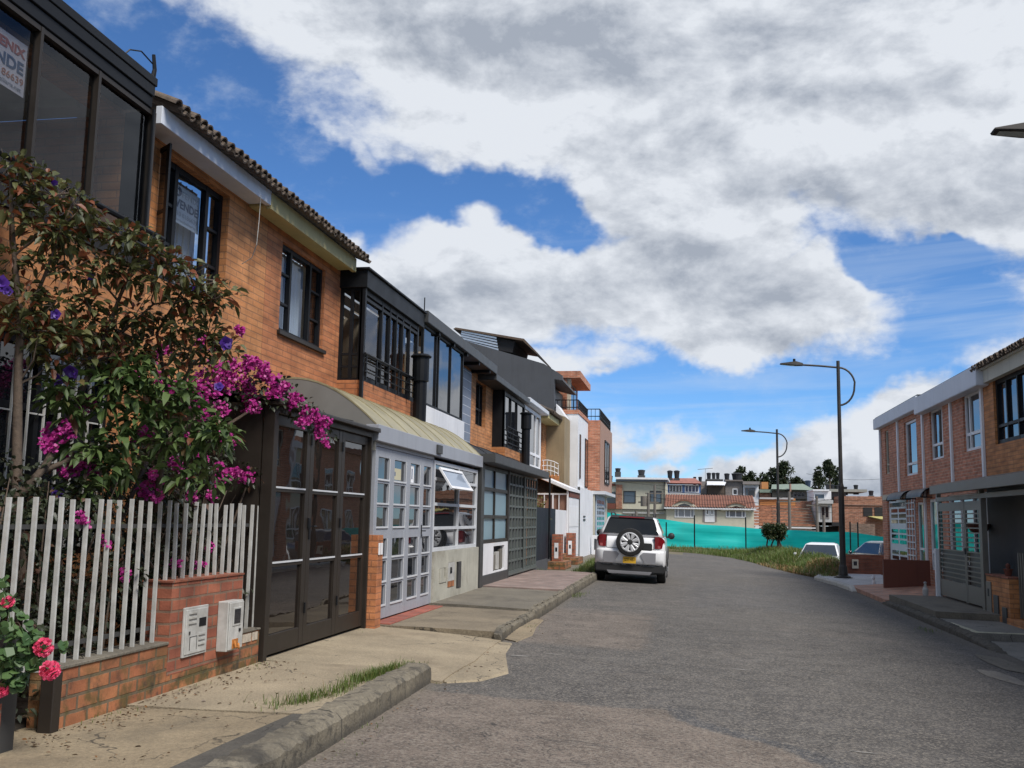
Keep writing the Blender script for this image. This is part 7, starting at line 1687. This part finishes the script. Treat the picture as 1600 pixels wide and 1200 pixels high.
tree('clipped_tree', 'round clipped tree on bare twisted stems in front of the turquoise fence', b, stems, [(c0+Vector((rng.uniform(-.36, .36), rng.uniform(-.36, .36), rng.uniform(-.20, .20))), .25) for _ in range(34)], 150, .10, .034, L_top)
L_far = leafmat('dark_tree_leaf', (0.018, 0.032, 0.014), (0.048, 0.065, 0.026), None, 0, .2)
def fartree(label, px, py0, py1, wpx, Y, kind, k=0):
    top = aty(px, py0, Y); bot = aty(px, py1, Y); hgt = top.z-bot.z; wd = wpx*Y/F_PX
    base = Vector((top.x, Y, -2)); cl_ = []
    n = 26 if wpx > 25 else 12
    for i in range(n):
        f = rng.random(); prof = (math.sin(math.pi*min(1, f*0.85+.12)) if kind == 'round' else (1.05-f)**0.8)
        cl_.append((Vector((top.x+rng.uniform(-.5, .5)*wd*prof, Y+rng.uniform(-.4, .4)*wd*prof, bot.z+hgt*f)), wd*0.13+.25))
    tree('far_tree', label, base, [[(base, .3), (Vector((top.x+.2, Y, bot.z+hgt*.5)), .2), (top-Vector((0, 0, hgt*.1)), .05)]], cl_, 70, .55, .16, L_far, 'trees behind the far roofs', .95)
fartree('broad dark tree behind the roofs beside the distant street lamp', 1224, 724, 768, 30, 190, 'round')
fartree('dark tree touching the broad tree by the distant street lamp', 1204, 732, 768, 22, 192, 'round')
fartree('tall pointed dark tree of the clump beside the tall street lamp', 1294, 721, 768, 22, 190, 'cone')
fartree('lower dark tree standing before the tall pointed tree', 1277, 731, 768, 18, 186, 'cone')
fartree('dark tree between the tall pointed tree and the tall street lamp pole', 1305, 732, 768, 16, 193, 'cone')
fartree('small round dark tree behind the wide domed tank', 1157, 733, 756, 16, 185, 'round')
fartree('small domed dark tree behind the white framed upper window house', 1173, 741, 756, 15, 185, 'round')
fartree('small dark tree over the orange stair head', 1192, 742, 764, 12, 188, 'round')
fartree('small dark tree near the blue grey tank', 1244, 748, 768, 11, 188, 'round'); fartree('low dark tree close by the blue grey tank', 1252, 751, 768, 9, 189, 'round')
# shrub above the navy fence
t = thing('leafy_shrub', 'yellow green shrub showing above the navy sheet fence', 'shrub', (-4.6, 28.6, 0)); lv = Leaves()
for _ in range(16): lv.clump(Vector((-4.55+rng.uniform(-.35, .3), 28.6+rng.uniform(-1.2, 1.2), rng.uniform(1.4, 2.15))), .25, 30, .12, .025, .5)
lv.build('foliage', leafmat('yellow_green_leaf', (0.07, 0.08, 0.02), (0.16, 0.15, 0.04), None, 0, .3), t); MB().tube([(-4.6, 28.6, 0), (-4.6, 28.7, 1.6)], .03, 6).build('stem', M_bark, t)
# hanging plants in the carport
t = thing('hanging_plant', 'dark trailing plant hanging inside the carport', 'plant', (5.95, 17.8, 2.0)); lv = Leaves()
for _ in range(8): lv.clump(Vector((5.95+rng.uniform(-.1, .1), 17.9+rng.uniform(-.5, .5), rng.uniform(1.2, 1.75))), .15, 30, .09, .02, 0)
lv.build('foliage', L_dark, t); MB().tube([(5.95, 17.8, 1.6), (5.95, 17.8, 2.35)], .006, 4).build('cord', M_black, t)
# fallen leaves and grit on the near pavement and in the gutter
g = Leaves()
for _ in range(420):
    if rng.random() < .55: x = -4.05+abs(rng.gauss(0, .16)); y = rng.uniform(5.6, 9.4); z = .137
    elif rng.random() < .5: x = -2.36+abs(rng.gauss(0, .14)); y = rng.uniform(5, 16); z = .008
    else: x = rng.uniform(-4.0, -2.9); y = rng.uniform(5.4, 9.2); z = .14
    g.leaf(Vector((x, y, z)), Vector((rng.uniform(-1, 1), rng.uniform(-1, 1), .05)), rng.uniform(.012, .045), .008, .3, 0)
tag(g.build('leaf_litter', leafmat('dead_leaf', (0.05, 0.03, 0.015), (0.13, 0.08, 0.04), (0.2, .1, .04), .1, .1)), 'dry fallen leaves and grit along the wall foot and gutter', 'litter', kind='stuff')
